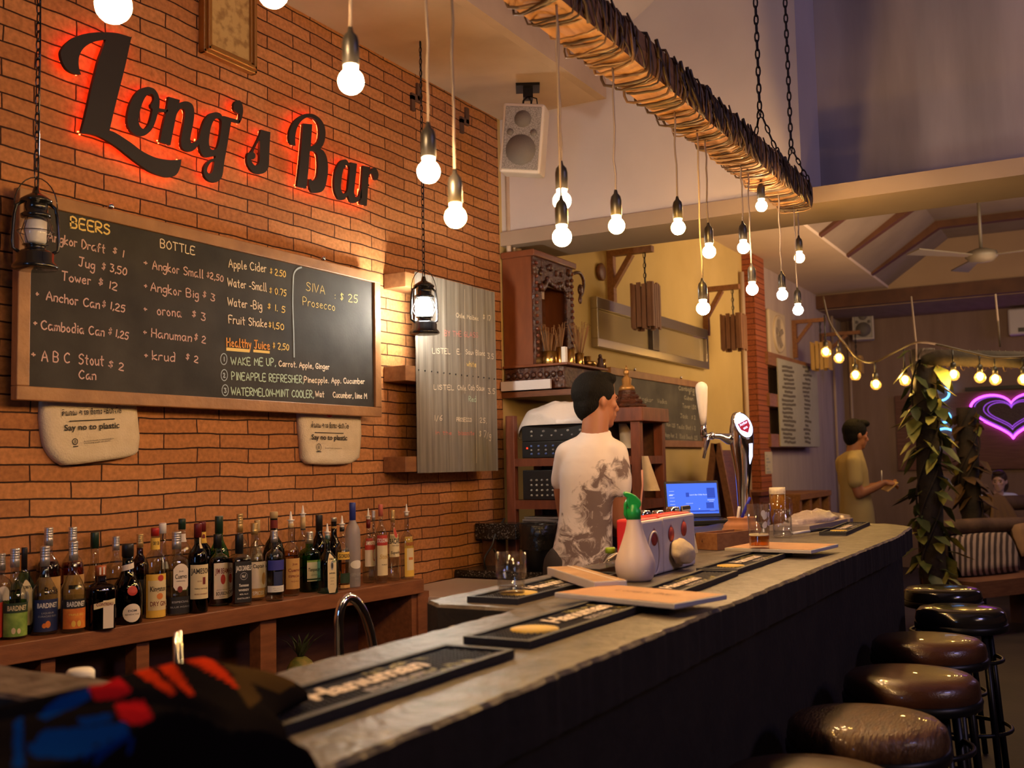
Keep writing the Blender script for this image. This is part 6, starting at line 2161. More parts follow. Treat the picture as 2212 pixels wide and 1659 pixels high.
def eyes(B, q, M, parent):
    for s_ in (-1, 1):
        MB().ball(q(.029 * s_, .078, .004), .0095 * B.k, 12, sc=(1.3, .8, .8), M=M).build('eye', mat('eye_dark', (.02, .014, .012), .2), parent)
        mb = MB()
        mb.tube([q(.015 * s_, .087, .024), q(.03 * s_, .086, .029), q(.046 * s_, .074, .022)], .0038 * B.k, 6)
        mb.build('eyebrow', HAIR, parent)


def hand(mb, B, w, d, up, k=1, curl=.6):
    """palm and five fingers from wrist w along d; up = back of the hand; world vectors"""
    d, up = Vector(d).normalized(), Vector(up).normalized()
    sd = d.cross(up).normalized()
    up = sd.cross(d)
    k *= B.k
    pc = w + d * .05 * k
    mb.ball(pc, .05 * k, 14, sc=(.85, 1.0, .34), M=Matrix((sd, d, up)).transposed())
    for i, (x, L) in enumerate(((-.030, .066), (-.010, .076), (.011, .072), (.030, .058))):
        a = w + (sd * x + d * .088) * k
        b = a + (d * math.cos(curl * .5) - up * math.sin(curl * .5)) * L * .5 * k
        c = b + (d * math.cos(curl * 1.5) - up * math.sin(curl * 1.5)) * L * .5 * k
        mb.cap2(a, .0098 * k, b, .0088 * k, 8)
        mb.cap2(b, .0088 * k, c, .0072 * k, 8)
    a = w + (sd * -.036 + d * .03 - up * .004) * k
    b = a + (sd * -.022 + d * .026 - up * .012) * k
    c = b + (sd * -.002 + d * .03 - up * .012) * k
    mb.cap2(a, .0125 * k, b, .0105 * k, 8)
    mb.cap2(b, .0105 * k, c, .0085 * k, 8)


RM = lambda v, it=4: [('REMESH', {'mode': 'VOXEL', 'voxel_size': v, 'use_smooth_shade': True}), ('SMOOTH', {'factor': .5, 'iterations': it})]


# ---- bartender, seen from behind, looking to the right
o = P(1285, 998, d=4.62)
B = Body((o.x, o.y, 0))
mb = MB()
MH = B.M(yaw=-1.15, tilt=-.05)
hc = (.018, .045, 1.615)
q = head(mb, B, hc, MH)
limb(mb, B, [(.012, .02, 1.56, .058), (.0, .01, 1.44, .062)])
for sc_, c in (((1.20, .70, 1), (-.03, 0, 1.32)), ((1.0, .66, .9), (-.045, .005, 1.15)), ((1.0, .7, .8), (-.06, 0, .98))):
    mb.ball(B(*c), .105 * B.k, 16, sc=sc_, M=B.M())
limb(mb, B, [(-.03, 0, 1.30, .08), (-.06, 0, .98, .08)])
limb(mb, B, [(.085, -.01, 1.385, .050), (.098, -.026, 1.22, .045), (.104, -.01, 1.09, .040), (.10, .15, 1.045, .034), (.085, .22, 1.04, .027)])
limb(mb, B, [(-.115, .02, 1.385, .050), (-.135, .10, 1.22, .045), (-.12, .15, 1.10, .040), (-.06, .26, 1.06, .034), (-.02, .30, 1.055, .027)])
hand(mb, B, B(.082, .225, 1.04), B.R * -.2 + B.F + Vector((0, 0, -.1)), Vector((0, 0, 1)))
hand(mb, B, B(-.018, .302, 1.055), B.R * .5 + B.F + Vector((0, 0, -.1)), Vector((0, 0, 1)))
for s_ in (-1, 1):
    limb(mb, B, [(-.06 + .085 * s_, 0, .90, .088), (-.06 + .09 * s_, .01, .50, .060), (-.06 + .09 * s_, .0, .09, .040), (-.06 + .10 * s_, .14, .045, .034)])
man = mb.build('person', SKIN, origin=B(0, 0, 0), mods=RM(.0085, 2))
tag(man, 'person behind the bar in a white printed tee, seen from the back', 'person')
hair(B, q, MH, man, HAIR, top=.05)
eyes(B, q, MH, man)


def shirt_mat():
    m = bpy.data.materials.new('printed_tee')
    m.use_nodes = True
    nt = m.node_tree
    N, L = nt.nodes, nt.links
    b = N['Principled BSDF']
    b.inputs['Roughness'].default_value = .85
    tc = N.new('ShaderNodeTexCoord')

    def spot(c, sc, r):
        mp = N.new('ShaderNodeMapping')
        mp.vector_type = 'POINT'
        d = N.new('ShaderNodeVectorMath')
        d.operation = 'SUBTRACT'
        d.inputs[1].default_value = c
        L.new(tc.outputs['Object'], d.inputs[0])
        e = N.new('ShaderNodeVectorMath')
        e.operation = 'MULTIPLY'
        e.inputs[1].default_value = sc
        L.new(d.outputs[0], e.inputs[0])
        ln = N.new('ShaderNodeVectorMath')
        ln.operation = 'LENGTH'
        L.new(e.outputs[0], ln.inputs[0])
        mr = N.new('ShaderNodeMapRange')
        mr.inputs['From Min'].default_value = r
        mr.inputs['From Max'].default_value = r * .35
        L.new(ln.outputs['Value'], mr.inputs['Value'])
        return mr.outputs[0]
    O = Vector(man.location)
    A = spot(B(.0, -.09, 1.14) - O, (1, 1, .62), .135)
    C = spot(B(-.05, -.09, .96) - O, (.8, 1, 1.0), .24)
    D = spot(B(.105, -.07, 1.315) - O, (1, 1, 1), .075)
    E = spot(B(.035, -.09, 1.27) - O, (1, 1, .7), .075)
    nz = N.new('ShaderNodeTexNoise')
    nz.inputs['Scale'].default_value = 15
    nz.inputs['Detail'].default_value = 7
    nz.inputs['Roughness'].default_value = .62
    nz.inputs['Distortion'].default_value = 1.1
    L.new(tc.outputs['Object'], nz.inputs['Vector'])

    def mth(op, a, bb):
        n = N.new('ShaderNodeMath')
        n.operation = op
        for i, v in enumerate((a, bb)):
            if isinstance(v, (int, float)):
                n.inputs[i].default_value = v
            else:
                L.new(v, n.inputs[i])
        return n.outputs[0]
    s = mth('MAXIMUM', mth('MULTIPLY', A, 1.0), mth('MAXIMUM', mth('MULTIPLY', C, .72), mth('MAXIMUM', mth('MULTIPLY', D, .95), mth('MULTIPLY', E, .75))))
    t = mth('ADD', mth('MULTIPLY', s, .34), mth('MULTIPLY', nz.outputs['Fac'], mth('MINIMUM', mth('MULTIPLY', s, 6), 1)))
    rp = N.new('ShaderNodeValToRGB')
    rp.color_ramp.elements[0].position = .62
    rp.color_ramp.elements[1].position = .78
    rp.color_ramp.elements[0].color = (.70, .62, .58, 1)
    rp.color_ramp.elements[1].color = (.17, .12, .11, 1)
    L.new(t, rp.inputs[0])
    L.new(rp.outputs[0], b.inputs['Base Color'])
    n2 = N.new('ShaderNodeTexNoise')
    n2.inputs['Scale'].default_value = 9
    L.new(tc.outputs['Object'], n2.inputs['Vector'])
    bp = N.new('ShaderNodeBump')
    bp.inputs['Strength'].default_value = .35
    bp.inputs['Distance'].default_value = .02
    L.new(n2.outputs['Fac'], bp.inputs['Height'])
    L.new(bp.outputs[0], b.inputs['Normal'])
    return m


mb = MB()
loft(mb, B, [(.004, .012, 1.485, .055, .052), (.0, .008, 1.455, .080, .066), (-.010, .004, 1.415, .112, .085), (-.018, .0, 1.36, .130, .100), (-.024, -.004, 1.30, .132, .106), (-.034, -.006, 1.22, .124, .104), (-.044, -.006, 1.13, .118, .100), (-.054, -.006, 1.05, .122, .104), (-.064, -.006, .97, .132, .114), (-.072, -.006, .89, .142, .122), (-.076, -.006, .83, .144, .124)])
limb(mb, B, [(.0, .01, 1.43, .062), (.085, -.012, 1.385, .062), (.098, -.028, 1.275, .060), (.099, -.028, 1.235, .057)])
limb(mb, B, [(.0, .01, 1.43, .062), (-.115, .02, 1.385, .060), (-.135, .09, 1.27, .058)])
mb.tube([B(.008 + .062 * math.cos(a), .014 + .058 * math.sin(a), 1.478 + .012 * math.sin(a)) for a in [2 * PI * i / 20 for i in range(20)]], .010, 8, closed=True)
mb.build('shirt', shirt_mat(), man, mods=RM(.0085, 9))
mb = MB()
for s_ in (-1, 1):
    limb(mb, B, [(-.06 + .075 * s_, 0, .90, .105), (-.06 + .09 * s_, .01, .56, .085)])
mb.build('shorts', mat('dark_shorts', (.03, .022, .02), .8), man, mods=RM(.012))

# ---- waiter in the distance, side on, writing on a pad
o = P(1846, 985, d=8.4)
B = Body((o.x, o.y, 0), k=.98)
mb = MB()
MH = B.M(yaw=-1.40, tilt=-.12)
q = head(mb, B, (.02, .0, 1.55), MH, .97)
limb(mb, B, [(.012, .0, 1.49, .056), (-.015, .0, 1.38, .06)])
mb.ball(B(-.02, 0, 1.24), .115, 16, sc=(.86, 1.25, 1), M=B.M())
limb(mb, B, [(-.01, 0, 1.24, .09), (-.01, 0, .95, .09)])
limb(mb, B, [(-.055, -.14, 1.33, .05), (-.06, -.17, 1.19, .045), (-.035, -.175, 1.08, .04), (.10, -.15, 1.13, .034), (.185, -.12, 1.165, .026)])
limb(mb, B, [(-.055, .14, 1.33, .05), (-.02, .17, 1.18, .045), (.0, .16, 1.08, .04), (.13, .10, 1.12, .034), (.20, .06, 1.14, .026)])
hand(mb, B, B(.185, -.12, 1.165), B.R + B.F * .2 + Vector((0, 0, -.05)), Vector((0, 0, 1)) - B.F * .6, curl=.9)
hand(mb, B, B(.20, .06, 1.14), B.R + B.F * -.3, Vector((0, 0, -1)) + B.F * .5, curl=.7)
for s_ in (-1, 1):
    limb(mb, B, [(-.01, .075 * s_, .88, .075), (.0, .09 * s_, .50, .06), (-.01, .09 * s_, .09, .04), (.12, .09 * s_, .04, .033)])
w2 = mb.build('person', SKIN, origin=B(0, 0, 0), mods=RM(.009, 2))
tag(w2, 'person in a yellowish tee and dark shorts writing on a pad past the bar', 'person')
hair(B, q, MH, w2, HAIR, top=.03, front=.09)
eyes(B, q, MH, w2)
mb = MB()
loft(mb, B, [(.005, 0, 1.435, .055, .055), (-.012, 0, 1.40, .075, .10), (-.022, 0, 1.34, .098, .145), (-.018, 0, 1.26, .112, .152), (-.012, 0, 1.16, .112, .142), (-.005, 0, 1.05, .118, .152), (-.002, 0, .95, .128, .175), (-.004, 0, .82, .134, .188)])
limb(mb, B, [(-.03, -.06, 1.365, .06), (-.055, -.14, 1.33, .062), (-.062, -.175, 1.18, .060)])
limb(mb, B, [(-.03, .06, 1.365, .06), (-.055, .14, 1.33, .062), (-.03, .175, 1.18, .058)])
mb.build('shirt', mat('mustard_tee', (.40, .30, .12), .85, bump=.25, bscale=14), w2, mods=RM(.010, 5))
mb = MB()
for s_ in (-1, 1):
    limb(mb, B, [(-.01, .07 * s_, .88, .105), (.0, .09 * s_, .55, .08)])
mb.build('shorts', mat('dark_shorts', (.03, .022, .02), .8), w2, mods=RM(.012))
pd = P(1922, 1050, d=8.28)
t = thing('notepad', pd, 'small yellowish order pad held by the person in the mustard tee', 'notepad')
M_ = oriented(pd, -.5, .9, .3)
MB().box(pd, (.085, .115, .008), M=M_).build('pages', mat('pad_paper', (.62, .42, .20), .8), t)
pn = P(1905, 1030, d=8.26)
tag(MB().tube([pn + Vector((-.01, 0, -.04)), pn + Vector((.0, 0, .05))], .004, 8).build('pen', WHITE), 'white pen held over the order pad', 'pen')

# ---- seated woman far off by the back wall
o = P(2158, 1060, d=11.3)
B = Body((o.x, o.y, o.z - 1.02 * .92), k=.92)
mb = MB()
MH = B.M(yaw=2.5, tilt=-.08)
q = head(mb, B, (.0, -.02, 1.125), MH)
limb(mb, B, [(.0, .0, 1.06, .052), (.0, .02, .95, .058)])
mb.ball(B(0, .03, .80), .12, 14, sc=(1.2, .8, 1.2), M=B.M())
mb.ball(B(0, .05, .56), .14, 14, sc=(1.2, .95, .8), M=B.M())
for s_ in (-1, 1):
    limb(mb, B, [(.17 * s_, .02, .93, .05), (.27 * s_, -.05, .84, .042), (.34 * s_, -.20, .92, .034), (.26 * s_, -.30, .95, .027)])
    hand(mb, B, B(.26 * s_, -.30, .95), B.R * -s_ - B.F * .3, Vector((0, 0, 1)))
    limb(mb, B, [(.09 * s_, .0, .54, .085), (.10 * s_, -.42, .52, .06), (.10 * s_, -.42, .12, .04), (.10 * s_, -.52, .06, .033)])
w3 = mb.build('person', SKINL, origin=B(0, 0, 0), mods=RM(.011, 2))
tag(w3, 'person in a pale top seated far back behind the log rail', 'person')
hair(B, q, MH, w3, HAIRB, top=.01, long_=1)
eyes(B, q, MH, w3)
mb = MB()
mb.ball(B(0, .03, .82), .13, 14, sc=(1.28, .85, 1.25), M=B.M())
mb.ball(B(0, .04, .62), .13, 14, sc=(1.15, .9, 1.0), M=B.M())
for s_ in (-1, 1):
    limb(mb, B, [(.06 * s_, .02, .94, .062), (.17 * s_, .02, .93, .062), (.25 * s_, -.03, .86, .054)])
mb.build('top', mat('pale_blue_top', (.66, .72, .92), .8), w3, mods=RM(.012, 4))
mb = MB()
for s_ in (-1, 1):
    limb(mb, B, [(.09 * s_, .02, .54, .10), (.10 * s_, -.40, .53, .075), (.10 * s_, -.41, .2, .06)])
mb.build('trousers', mat('dark_trousers', (.03, .03, .04), .8), w3, mods=RM(.014))
# ------------------------------------------------------------------ shrine on its altar shelf, past the end of the brick wall
LACQ = mat('red_lacquer', (.15, .042, .014), .42, col2=(.20, .06, .02), scale=4, stretch=(6, 6, 1.5), coat=.3)
CARV = mat('carved_lacquer', (.030, .010, .005), .22, col2=(.09, .026, .010), scale=30, bump=1.0, bscale=55, coat=.5)
xs = 4.985
ys0, zs1 = 2.48, 1.865
base = thing('altar_shelf', (5.22, 2.66, 1.70), 'carved red altar shelf on a dark bracket board under the shrine', 'shelf')
MB().span((xs, ys0, 1.745), (5.46, WY - .005, zs1)).build('carved_box', CARV, base, bevel=.006)
MB().span((xs - .02, ys0 - .03, zs1), (5.49, WY - .005, zs1 + .014)).build('top_board', LACQ, base, bevel=.004)
MB().span((xs - .03, ys0 - .05, 1.705), (5.52, WY - .005, 1.735)).build('bracket_board', WOOD_D, base)
mb = MB()
for i in range(9):
    y = ys0 + .025 + i * .04
    mb.lathe([(.0005, 0), (.018, 0), (.012, .008), (.0005, .01)], (xs - .001, y, 1.822), 10, ax=Matrix(((0, 0, -1), (0, 1, 0), (1, 0, 0))))
    mb.lathe([(.0005, 0), (.012, 0), (.008, .006), (.0005, .008)], (xs - .001, y + .02, 1.79), 8, ax=Matrix(((0, 0, -1), (0, 1, 0), (1, 0, 0))))
tag(mb.build('rosettes', CARV, base), kind='stuff')
MB().span((xs - .05, ys0 + .06, 1.742), (xs - .034, WY - .01, 1.792)).build('pale_strip', mat('grey_strip', (.62, .58, .58), .5), base)
for x in (5.10, 5.42):
    MB().span((x, ys0 - .02, 1.58), (x + .03, ys0 + .02, 1.705)).build('bracket_foot', WOOD_D, base)
zT = 2.47
sh = thing('shrine', (5.2, 2.75, zs1 + .015), 'red lacquer spirit shrine with beaded carved front on the altar shelf', 'shrine')
yf_ = 2.665
z0 = zs1 + .0145
MB().span((xs, yf_, z0), (xs + .022, WY - .006, zT)).build('side_panel', LACQ, sh)
MB().span((5.44, yf_, z0), (5.46, WY - .006, zT)).build('side_panel', LACQ, sh)
MB().span((xs + .022, WY - .03, z0), (5.44, WY - .006, zT)).build('back_panel', WOOD_D, sh)
MB().span((xs - .02, yf_ - .03, zT), (5.49, WY - .006, zT + .035)).build('roof', LACQ, sh, bevel=.005)
mb = MB()
mb.span((xs, yf_ - .018, z0), (xs + .085, yf_, zT)).span((5.375, yf_ - .018, z0), (5.46, yf_, zT)).span((xs + .085, yf_ - .018, zT - .15), (5.375, yf_, zT))
mb.span((xs + .085, yf_ - .014, z0), (5.375, yf_, z0 + .04))
mb.build('carved_front', CARV, sh, bevel=.004)
BEAD = mat('glossy_bead', (.12, .03, .012), .06, coat=1)
mb = MB()
for x in (xs + .018, 5.44):
    for i in range(15):
        mb.ball((x, yf_ - .022, z0 + .05 + i * .036), .011, 10)
tag(mb.build('bead_row', BEAD, sh), kind='stuff')
mb = MB()
for i in range(34):
    a = PI * i / 33
    x = (xs + 5.46) / 2 + .17 * math.cos(a)
    zz_ = zT - .16 + .055 * math.sin(a) - .03 * abs(math.sin(a * 3))
    mb.ball((x, yf_ - .02 - R.uniform(0, .01), zz_), R.uniform(.012, .02), 8, sc=(1, .6, 1.2))
for i in range(10):
    mb.ball((R.uniform(xs, 5.46), yf_ - .02, zT - R.uniform(.02, .10)), R.uniform(.014, .024), 8, sc=(1, .6, 1))
mb.build('arch_carving', CARV, sh)
mb = MB()
mb.tube(smooth2([(5.47, yf_, zT - .03), (5.54, yf_ - .02, zT - .01), (5.60, yf_ - .02, zT - .05), (5.585, yf_ - .02, zT - .12), (5.55, yf_ - .02, zT - .15)], 3), .010, 8)
mb.ball((5.555, yf_ - .02, zT - .11), .026, 10, sc=(1, .6, 1.3)).ball((5.548, yf_ - .02, zT - .17), .016, 10, sc=(1, .7, 1.6))
mb.build('roof_finial', CARV, sh)
MB().box((5.2, 2.74, z0 + .12), (.14, .06, .22)).build('idol', mat('idol_dark', (.05, .02, .012), .5), sh, bevel=.03)
# offerings
SAND = mat('incense_sand', (.45, .33, .2), .9)
STICK = mat('incense_stick', (.30, .15, .06), .8)
zo = zs1 + .0148
for px, r, h, ns, sh_, lab in ((1187, .042, .075, 36, .17, 'large brass incense pot with spent sticks, leftmost on the altar shelf'), (1211, .022, .10, 16, .16, 'slim brass cup with incense sticks behind the white candle box'),
                               (1233, .022, .085, 0, .1, 'plain brass cup right of the white candle box'), (1252, .024, .07, 40, .19, 'brass cup with a bushy bunch of incense sticks'), (1268, .022, .06, 0, .1, 'polished brass cup beside the bushy incense bunch')):
    yy = {1187: 2.62, 1211: 2.575}.get(px, ys0 + .03)
    x = P(px, 770, y=yy).x
    b = Vector((x, yy, zo))
    t = thing('incense_cup', b, lab, 'cup', 'brass cups on the altar shelf')
    MB().lathe([(.0005, 0), (r * .9, 0), (r, h * .1), (r * 1.02, h), (r * .92, h), (r * .9, h * .85), (.0005, h * .85)], b, 20, cap=False).build('cup', BRASS, t)
    if ns:
        mb = MB()
        for i in range(ns):
            an, q = R.uniform(0, 2 * PI), R.uniform(0, 1)
            a = b + Vector((r * .7 * q * math.cos(an), r * .7 * q * math.sin(an), h * .8))
            L = sh_ * R.uniform(.6, 1)
            lean = .28 * q + .05
            c = a + Vector((math.cos(an) * lean * L, math.sin(an) * lean * L, L))
            mb.tube([a, (a + c) / 2 + Vector((0, 0, .004)), c, c + Vector((math.cos(an) * .012, math.sin(an) * .012, -.004))], .0016, 4)
        tag(mb.build('incense_sticks', STICK, t), kind='stuff')
x = P(1219, 760, y=ys0 + .03).x
tag(MB().span((x - .014, ys0 + .018, zo), (x + .014, ys0 + .042, zo + .09)).build('candle_box', WHITE, bevel=.002), 'small white upright box among the brass cups', 'box')
x = P(1280, 770, y=ys0).x
b = Vector((x, ys0 + .01, zo))
t = thing('brass_tray', b, 'oval brass offering tray at the right end of the altar shelf', 'tray')
MB().lathe([(.0005, 0), (.035, 0), (.045, .012), (.05, .03), (.044, .03), (.0005, .012)], b, 20, sy=.6, cap=False).build('tray', BRASS, t)
x = P(1300, 775, y=ys0).x
b = Vector((x, ys0 + .01, zo))
t = thing('figurine', b, 'small dark seated figurine with a gold cup at the altar shelf end', 'figurine')
mb = MB().lathe([(.0005, 0), (.026, 0), (.022, .02), (.014, .04), (.016, .055), (.008, .066), (.0005, .066)], b, 16, cap=False).ball(b + Vector((0, 0, .072)), .011, 10)
mb.build('figure', mat('idol_dark', (.05, .02, .012), .5), t)
MB().lathe([(.0005, 0), (.014, 0), (.012, .055), (.0005, .055)], b + Vector((.028, -.01, 0)), 14).build('gold_cup', BRASS, t)

# ------------------------------------------------------------------ equipment rack behind the bartender
rx0, rx1, ry0, ry1 = 4.80, 5.14, 1.985, 2.74
rk = thing('equipment_rack', (4.97, 2.36, 0), 'red brown wooden rack of sound gear behind the bartender', 'shelf unit')
for x in (rx0, rx1 - .04):
    for y in (ry0, ry1 - .05):
        MB().span((x, y, 0), (x + .04, y + .05, 1.60)).build('post', WOOD_R, rk, bevel=.003)
MB().span((rx1 - .012, ry0 + .051, .1), (rx1 - .002, ry1 - .051, 1.59)).build('back_board', SHELFD, rk)  # added dark board, puts the shade of the rack interior into its colour
for z, h in ((.62, .03), (1.0, .03), (1.115, .045), (1.335, .04)):
    MB().span((rx0 + .003, ry0 + .003, z), (rx1 - .003, ry1 - .003, z + h)).build('shelf', WOOD_R, rk)
MB().span((rx0 - .01, ry0 - .02, 1.545), (rx1 + .01, ry0 + .30, 1.615)).build('top_board', WOOD_R, rk, bevel=.004)


def amp(y0, y1, z0, z1, label, rows, name='amplifier', kn=None):
    t = thing(name, (4.96, (y0 + y1) / 2, z0), label, 'amplifier')
    MB().span((rx0 + .03, y0, z0), (rx1 - .02, y1, z1)).build('case', BLACK, t, bevel=.004)
    for r_, (zf, n, rad, m_) in enumerate(rows):
        mb = MB()
        for i in range(n):
            y = y1 - (y1 - y0) * (.12 + .70 * i / max(n - 1, 1))
            mb.lathe([(.0005, -.002), (rad, -.002), (rad * .8, .008), (.0005, .008)], (rx0 + .03, y, z0 + (z1 - z0) * zf), 10, ax=Matrix(((0, 0, -1), (0, 1, 0), (1, 0, 0))))
        tag(mb.build('knobs', m_, t), kind='stuff')
    return t


BL_ = mat('blue_knob', (.08, .14, .40), .4)
GK = mat('grey_knob', (.30, .30, .28), .5)
amp(2.18, 2.66, 1.377, 1.462, 'black mixer with rows of blue knobs and a red display in the rack', [(.25, 9, .006, BL_), (.48, 9, .005, GK), (.72, 9, .006, BL_)])
mixer = [o for o in bpy.data.objects if o.name.startswith('amplifier')][-1]
MB().span((rx0 + .027, 2.30, 1.43), (rx0 + .031, 2.33, 1.452)).build('red_display', glow('red_digit', (1, .03, .01), 4), mixer)
MB().span((rx0 + .027, 2.625, 1.425), (rx0 + .031, 2.632, 1.432)).build('red_lamp', glow('red_digit', (1, .03, .01), 4), mixer)
amp(2.16, 2.66, 1.4625, 1.545, 'black amplifier stacked on the blue knobbed mixer', [(.35, 7, .005, GK), (.62, 6, .007, GK)])
t = amp(2.22, 2.66, 1.162, 1.315, 'black gear case with a grid of grey buttons on the lower rack shelf', [(.15, 11, .006, GK), (.32, 11, .006, GK), (.49, 11, .006, GK), (.66, 11, .006, GK)], 'button_panel')
# plastic bag on top of the amplifiers
BAG = mat('white_plastic_bag', (.74, .67, .63), .35, bump=.9, bscale=16)
c = Vector((4.93, 2.47, 1.5465))
mb = MB()
na, nb = 30, 9
vs = []
for j in range(nb + 1):
    for i in range(na):
        th, ph = PI / 2 * j / nb, 2 * PI * i / na
        q = Vector((math.sin(th) * math.cos(ph), math.sin(th) * math.sin(ph), math.cos(th)))
        kf = 1 + .20 * noise.noise(q * 2.3 + Vector((5, 2, 1)))
        z = max(q.z, 0) * .115 * (1 + .35 * noise.noise(q * 3)) - .0
        y = c.y + q.y * .255 * kf
        droop = max(0, y - 2.665) * 1.5
        vs.append((c.x + q.x * .14 * kf, y, c.z + z - droop))
mb.add(vs, [(j * na + i, j * na + (i + 1) % na, (j + 1) * na + (i + 1) % na, (j + 1) * na + i) for j in range(nb) for i in range(na)], 0, True)
tag(mb.build('plastic_bag', BAG, sub=1, fix=True), 'crumpled white plastic bag lying on top of the amplifier', 'bag')
for px0, px1, py0, py1, y_, lab in ((1336, 1384, 915, 968, 2.12, 'beige plastic bag slung inside the rack right of the bartender'), (1386, 1426, 985, 1060, 2.03, 'thin pale plastic bag hanging outside the right rack post')):
    xx = 4.9 if y_ > 2.05 else 4.795
    a, b, c_, d = P(px0, py0, x=xx), P(px0 + 4, py1, x=xx), P(px1, py1, x=xx), P(px0 + (px1 - px0) * .35, py0, x=xx)
    mb = MB()
    vs, n = [], 8
    for s_ in (-1, 1):
        for j in range(n + 1):
            for i in range(n + 1):
                u, v = i / n, j / n
                p = a.lerp(d, u).lerp(b.lerp(c_, u), v)
                vs.append(p + Vector((s_ * .02 * math.sin(PI * u) * (.3 + v) * (1 + .6 * noise.noise(p * 14)), 0, 0)))
    m1 = (n + 1) ** 2
    fs = [(k * m1 + j * (n + 1) + i, k * m1 + j * (n + 1) + i + 1, k * m1 + (j + 1) * (n + 1) + i + 1, k * m1 + (j + 1) * (n + 1) + i) for k in (0, 1) for j in range(n) for i in range(n)]
    mb.add(vs, fs, 0, True)
    tag(mb.build('hanging_bag', mat('beige_bag', (.46, .34, .20), .45, bump=.5, bscale=20)), lab, 'bag')
t = thing('magazine_stack', (4.93, 2.5, 1.03), 'stack of dark magazines with pale page edges under the rack', 'magazines')
gz = 1.031
mb = MB()
for i in range(4):
    mb.box((4.92, 2.52 + R.uniform(-.01, .01), gz + .006 + i * .011), (.2, .27, .009), rz=R.uniform(-.1, .1))
mb.build('magazine', mat('magazine_paper', (.20, .17, .15), .5), t)
# tiered statue on the rack
b = Vector((4.96, 2.115, 1.616))
t = thing('buddha_statue', b, 'small golden seated statue on a tiered red base atop the rack', 'statue')
mb = MB()
for i, (r, z, h) in enumerate(((.105, 0, .022), (.085, .022, .025), (.066, .047, .025), (.048, .072, .022))):
    mb.lathe([(.0005, z), (r * .95, z), (r, z + h * .5), (r * .9, z + h), (.0005, z + h)], b, 8, cap=False, smooth=False)
mb.build('tiered_base', CARV, t)
mb = MB()
z = .094
mb.lathe([(.0005, z), (.042, z), (.038, z + .018), (.022, z + .028), (.026, z + .058), (.012, z + .072), (.010, z + .078)], b, 16)
mb.ball(b + Vector((0, 0, z + .092)), .016, 12, sc=(1, 1, 1.2)).lathe([(.010, z + .104), (.005, z + .118), (.0005, z + .13)], b, 10)
mb.build('figure', mat('old_gold', (.45, .24, .07), .35, metal=.6), t)
# granite ledge, lower granite counter, lined bin
GRAN = mat('black_granite', (.012, .011, .010), .25, col2=(.16, .14, .12), scale=140, contrast=(.56, .68), detail=2)
gc = thing('granite_counter', (4.6, 2.5, 0), 'speckled black granite counter in the corner by the brick wall', 'counter')
MB().span((4.44, 2.22, .80), (4.785, 2.84, .835)).build('lower_top', GRAN, gc, bevel=.004)
MB().span((4.46, 2.25, 0), (4.78, 2.83, .80)).build('cabinet', SHELFD, gc)
MB().span((4.64, 2.60, .97), (4.79, 2.84, 1.05)).build('upper_ledge', GRAN, gc, bevel=.004)
MB().span((4.68, 2.74, .835), (4.78, 2.82, .97)).build('ledge_support', SHELFD, gc)
bq = Vector((4.56, 2.43, .836))
t = thing('waste_bin', (bq.x, bq.y, .836), 'round bin lined with a black bag on the granite counter', 'bin')
BAGK = mat('black_bin_bag', (.012, .012, .012), .22, bump=.9, bscale=22)
MB().lathe([(.0005, 0), (.075, 0), (.088, .20), (.09, .215)], (bq.x, bq.y, .8365), 24, cap=False).build('bucket', BLACK, t)
mb = MB()
n = 30
prof = [(.092, .10), (.093, .17), (.097, .216), (.09, .224), (.084, .21), (.07, .19)]
vs = []
for r, z in prof:
    for i in range(n):
        a = 2 * PI * i / n
        k = 1 + .07 * noise.noise(Vector((math.cos(a) * 3, math.sin(a) * 3, z * 12)))
        vs.append((bq.x + r * k * math.cos(a), bq.y + r * k * math.sin(a), .8365 + z + .012 * noise.noise(Vector((math.cos(a) * 2, math.sin(a) * 2, 4)))))
mb.add(vs, [(j * n + i, j * n + (i + 1) % n, (j + 1) * n + (i + 1) % n, (j + 1) * n + i) for j in range(len(prof) - 1) for i in range(n)], 0, True)
mb.build('liner', BAGK, t)
mb = MB()
q = [P(a, b_, y=2.72) for a, b_ in ((1090, 1120), (1072, 1150), (1062, 1180), (1047, 1205), (1050, 1228), (1066, 1232), (1076, 1210), (1066, 1186))]
tag(MB().tube(smooth2([tuple(v) for v in q], 4), .005, 6).build('cable', BLACK), 'black looped cable hanging in front of the bricks by the bin', 'cable')

# ------------------------------------------------------------------ things on the ochre wall
ALU = mat('aluminium_frame', (.42, .37, .30), .28, metal=.9)
yw = 2.80
x0, x1 = P(1291, 700, y=yw).x, P(1531, 750, y=yw).x
z1 = (P(1291, 645, y=yw).z + P(1531, 710, y=yw).z) / 2
z0 = (P(1440, 778, y=yw).z + P(1531, 798, y=yw).z) / 2
wf = thing('serving_hatch', ((x0 + x1) / 2, yw, z0), 'aluminium framed sliding window on the ochre wall', 'window')
mb = MB()
fw = .055
mb.span((x0, yw, z1 - .075), (x1, WY, z1)).span((x0, yw, z0), (x1, WY, z0 + fw)).span((x0, yw, z0 + fw), (x0 + .02, WY, z1 - .075)).span((x1 - .05, yw, z0 + fw), (x1, WY, z1 - .075))
mb.build('frame', ALU, wf, bevel=.003)
xm = P(1416, 740, y=yw).x
MB().span((xm - .06, yw - .008, z0 + fw), (xm + .06, WY, z1 - .075)).build('mullion', mat('dark_aluminium', (.10, .085, .07), .35, metal=.8), wf, bevel=.003)
MB().span((x0 + .01, yw + .03, z0 + .02), (x1 - .02, yw + .036, z1 - .03)).build('pane', mat('frosted_pane', (.40, .31, .16), .16, coat=.5), wf)
yk = 2.815
x0, x1 = P(1322, 880, y=yk).x, P(1522, 880, y=yk).x
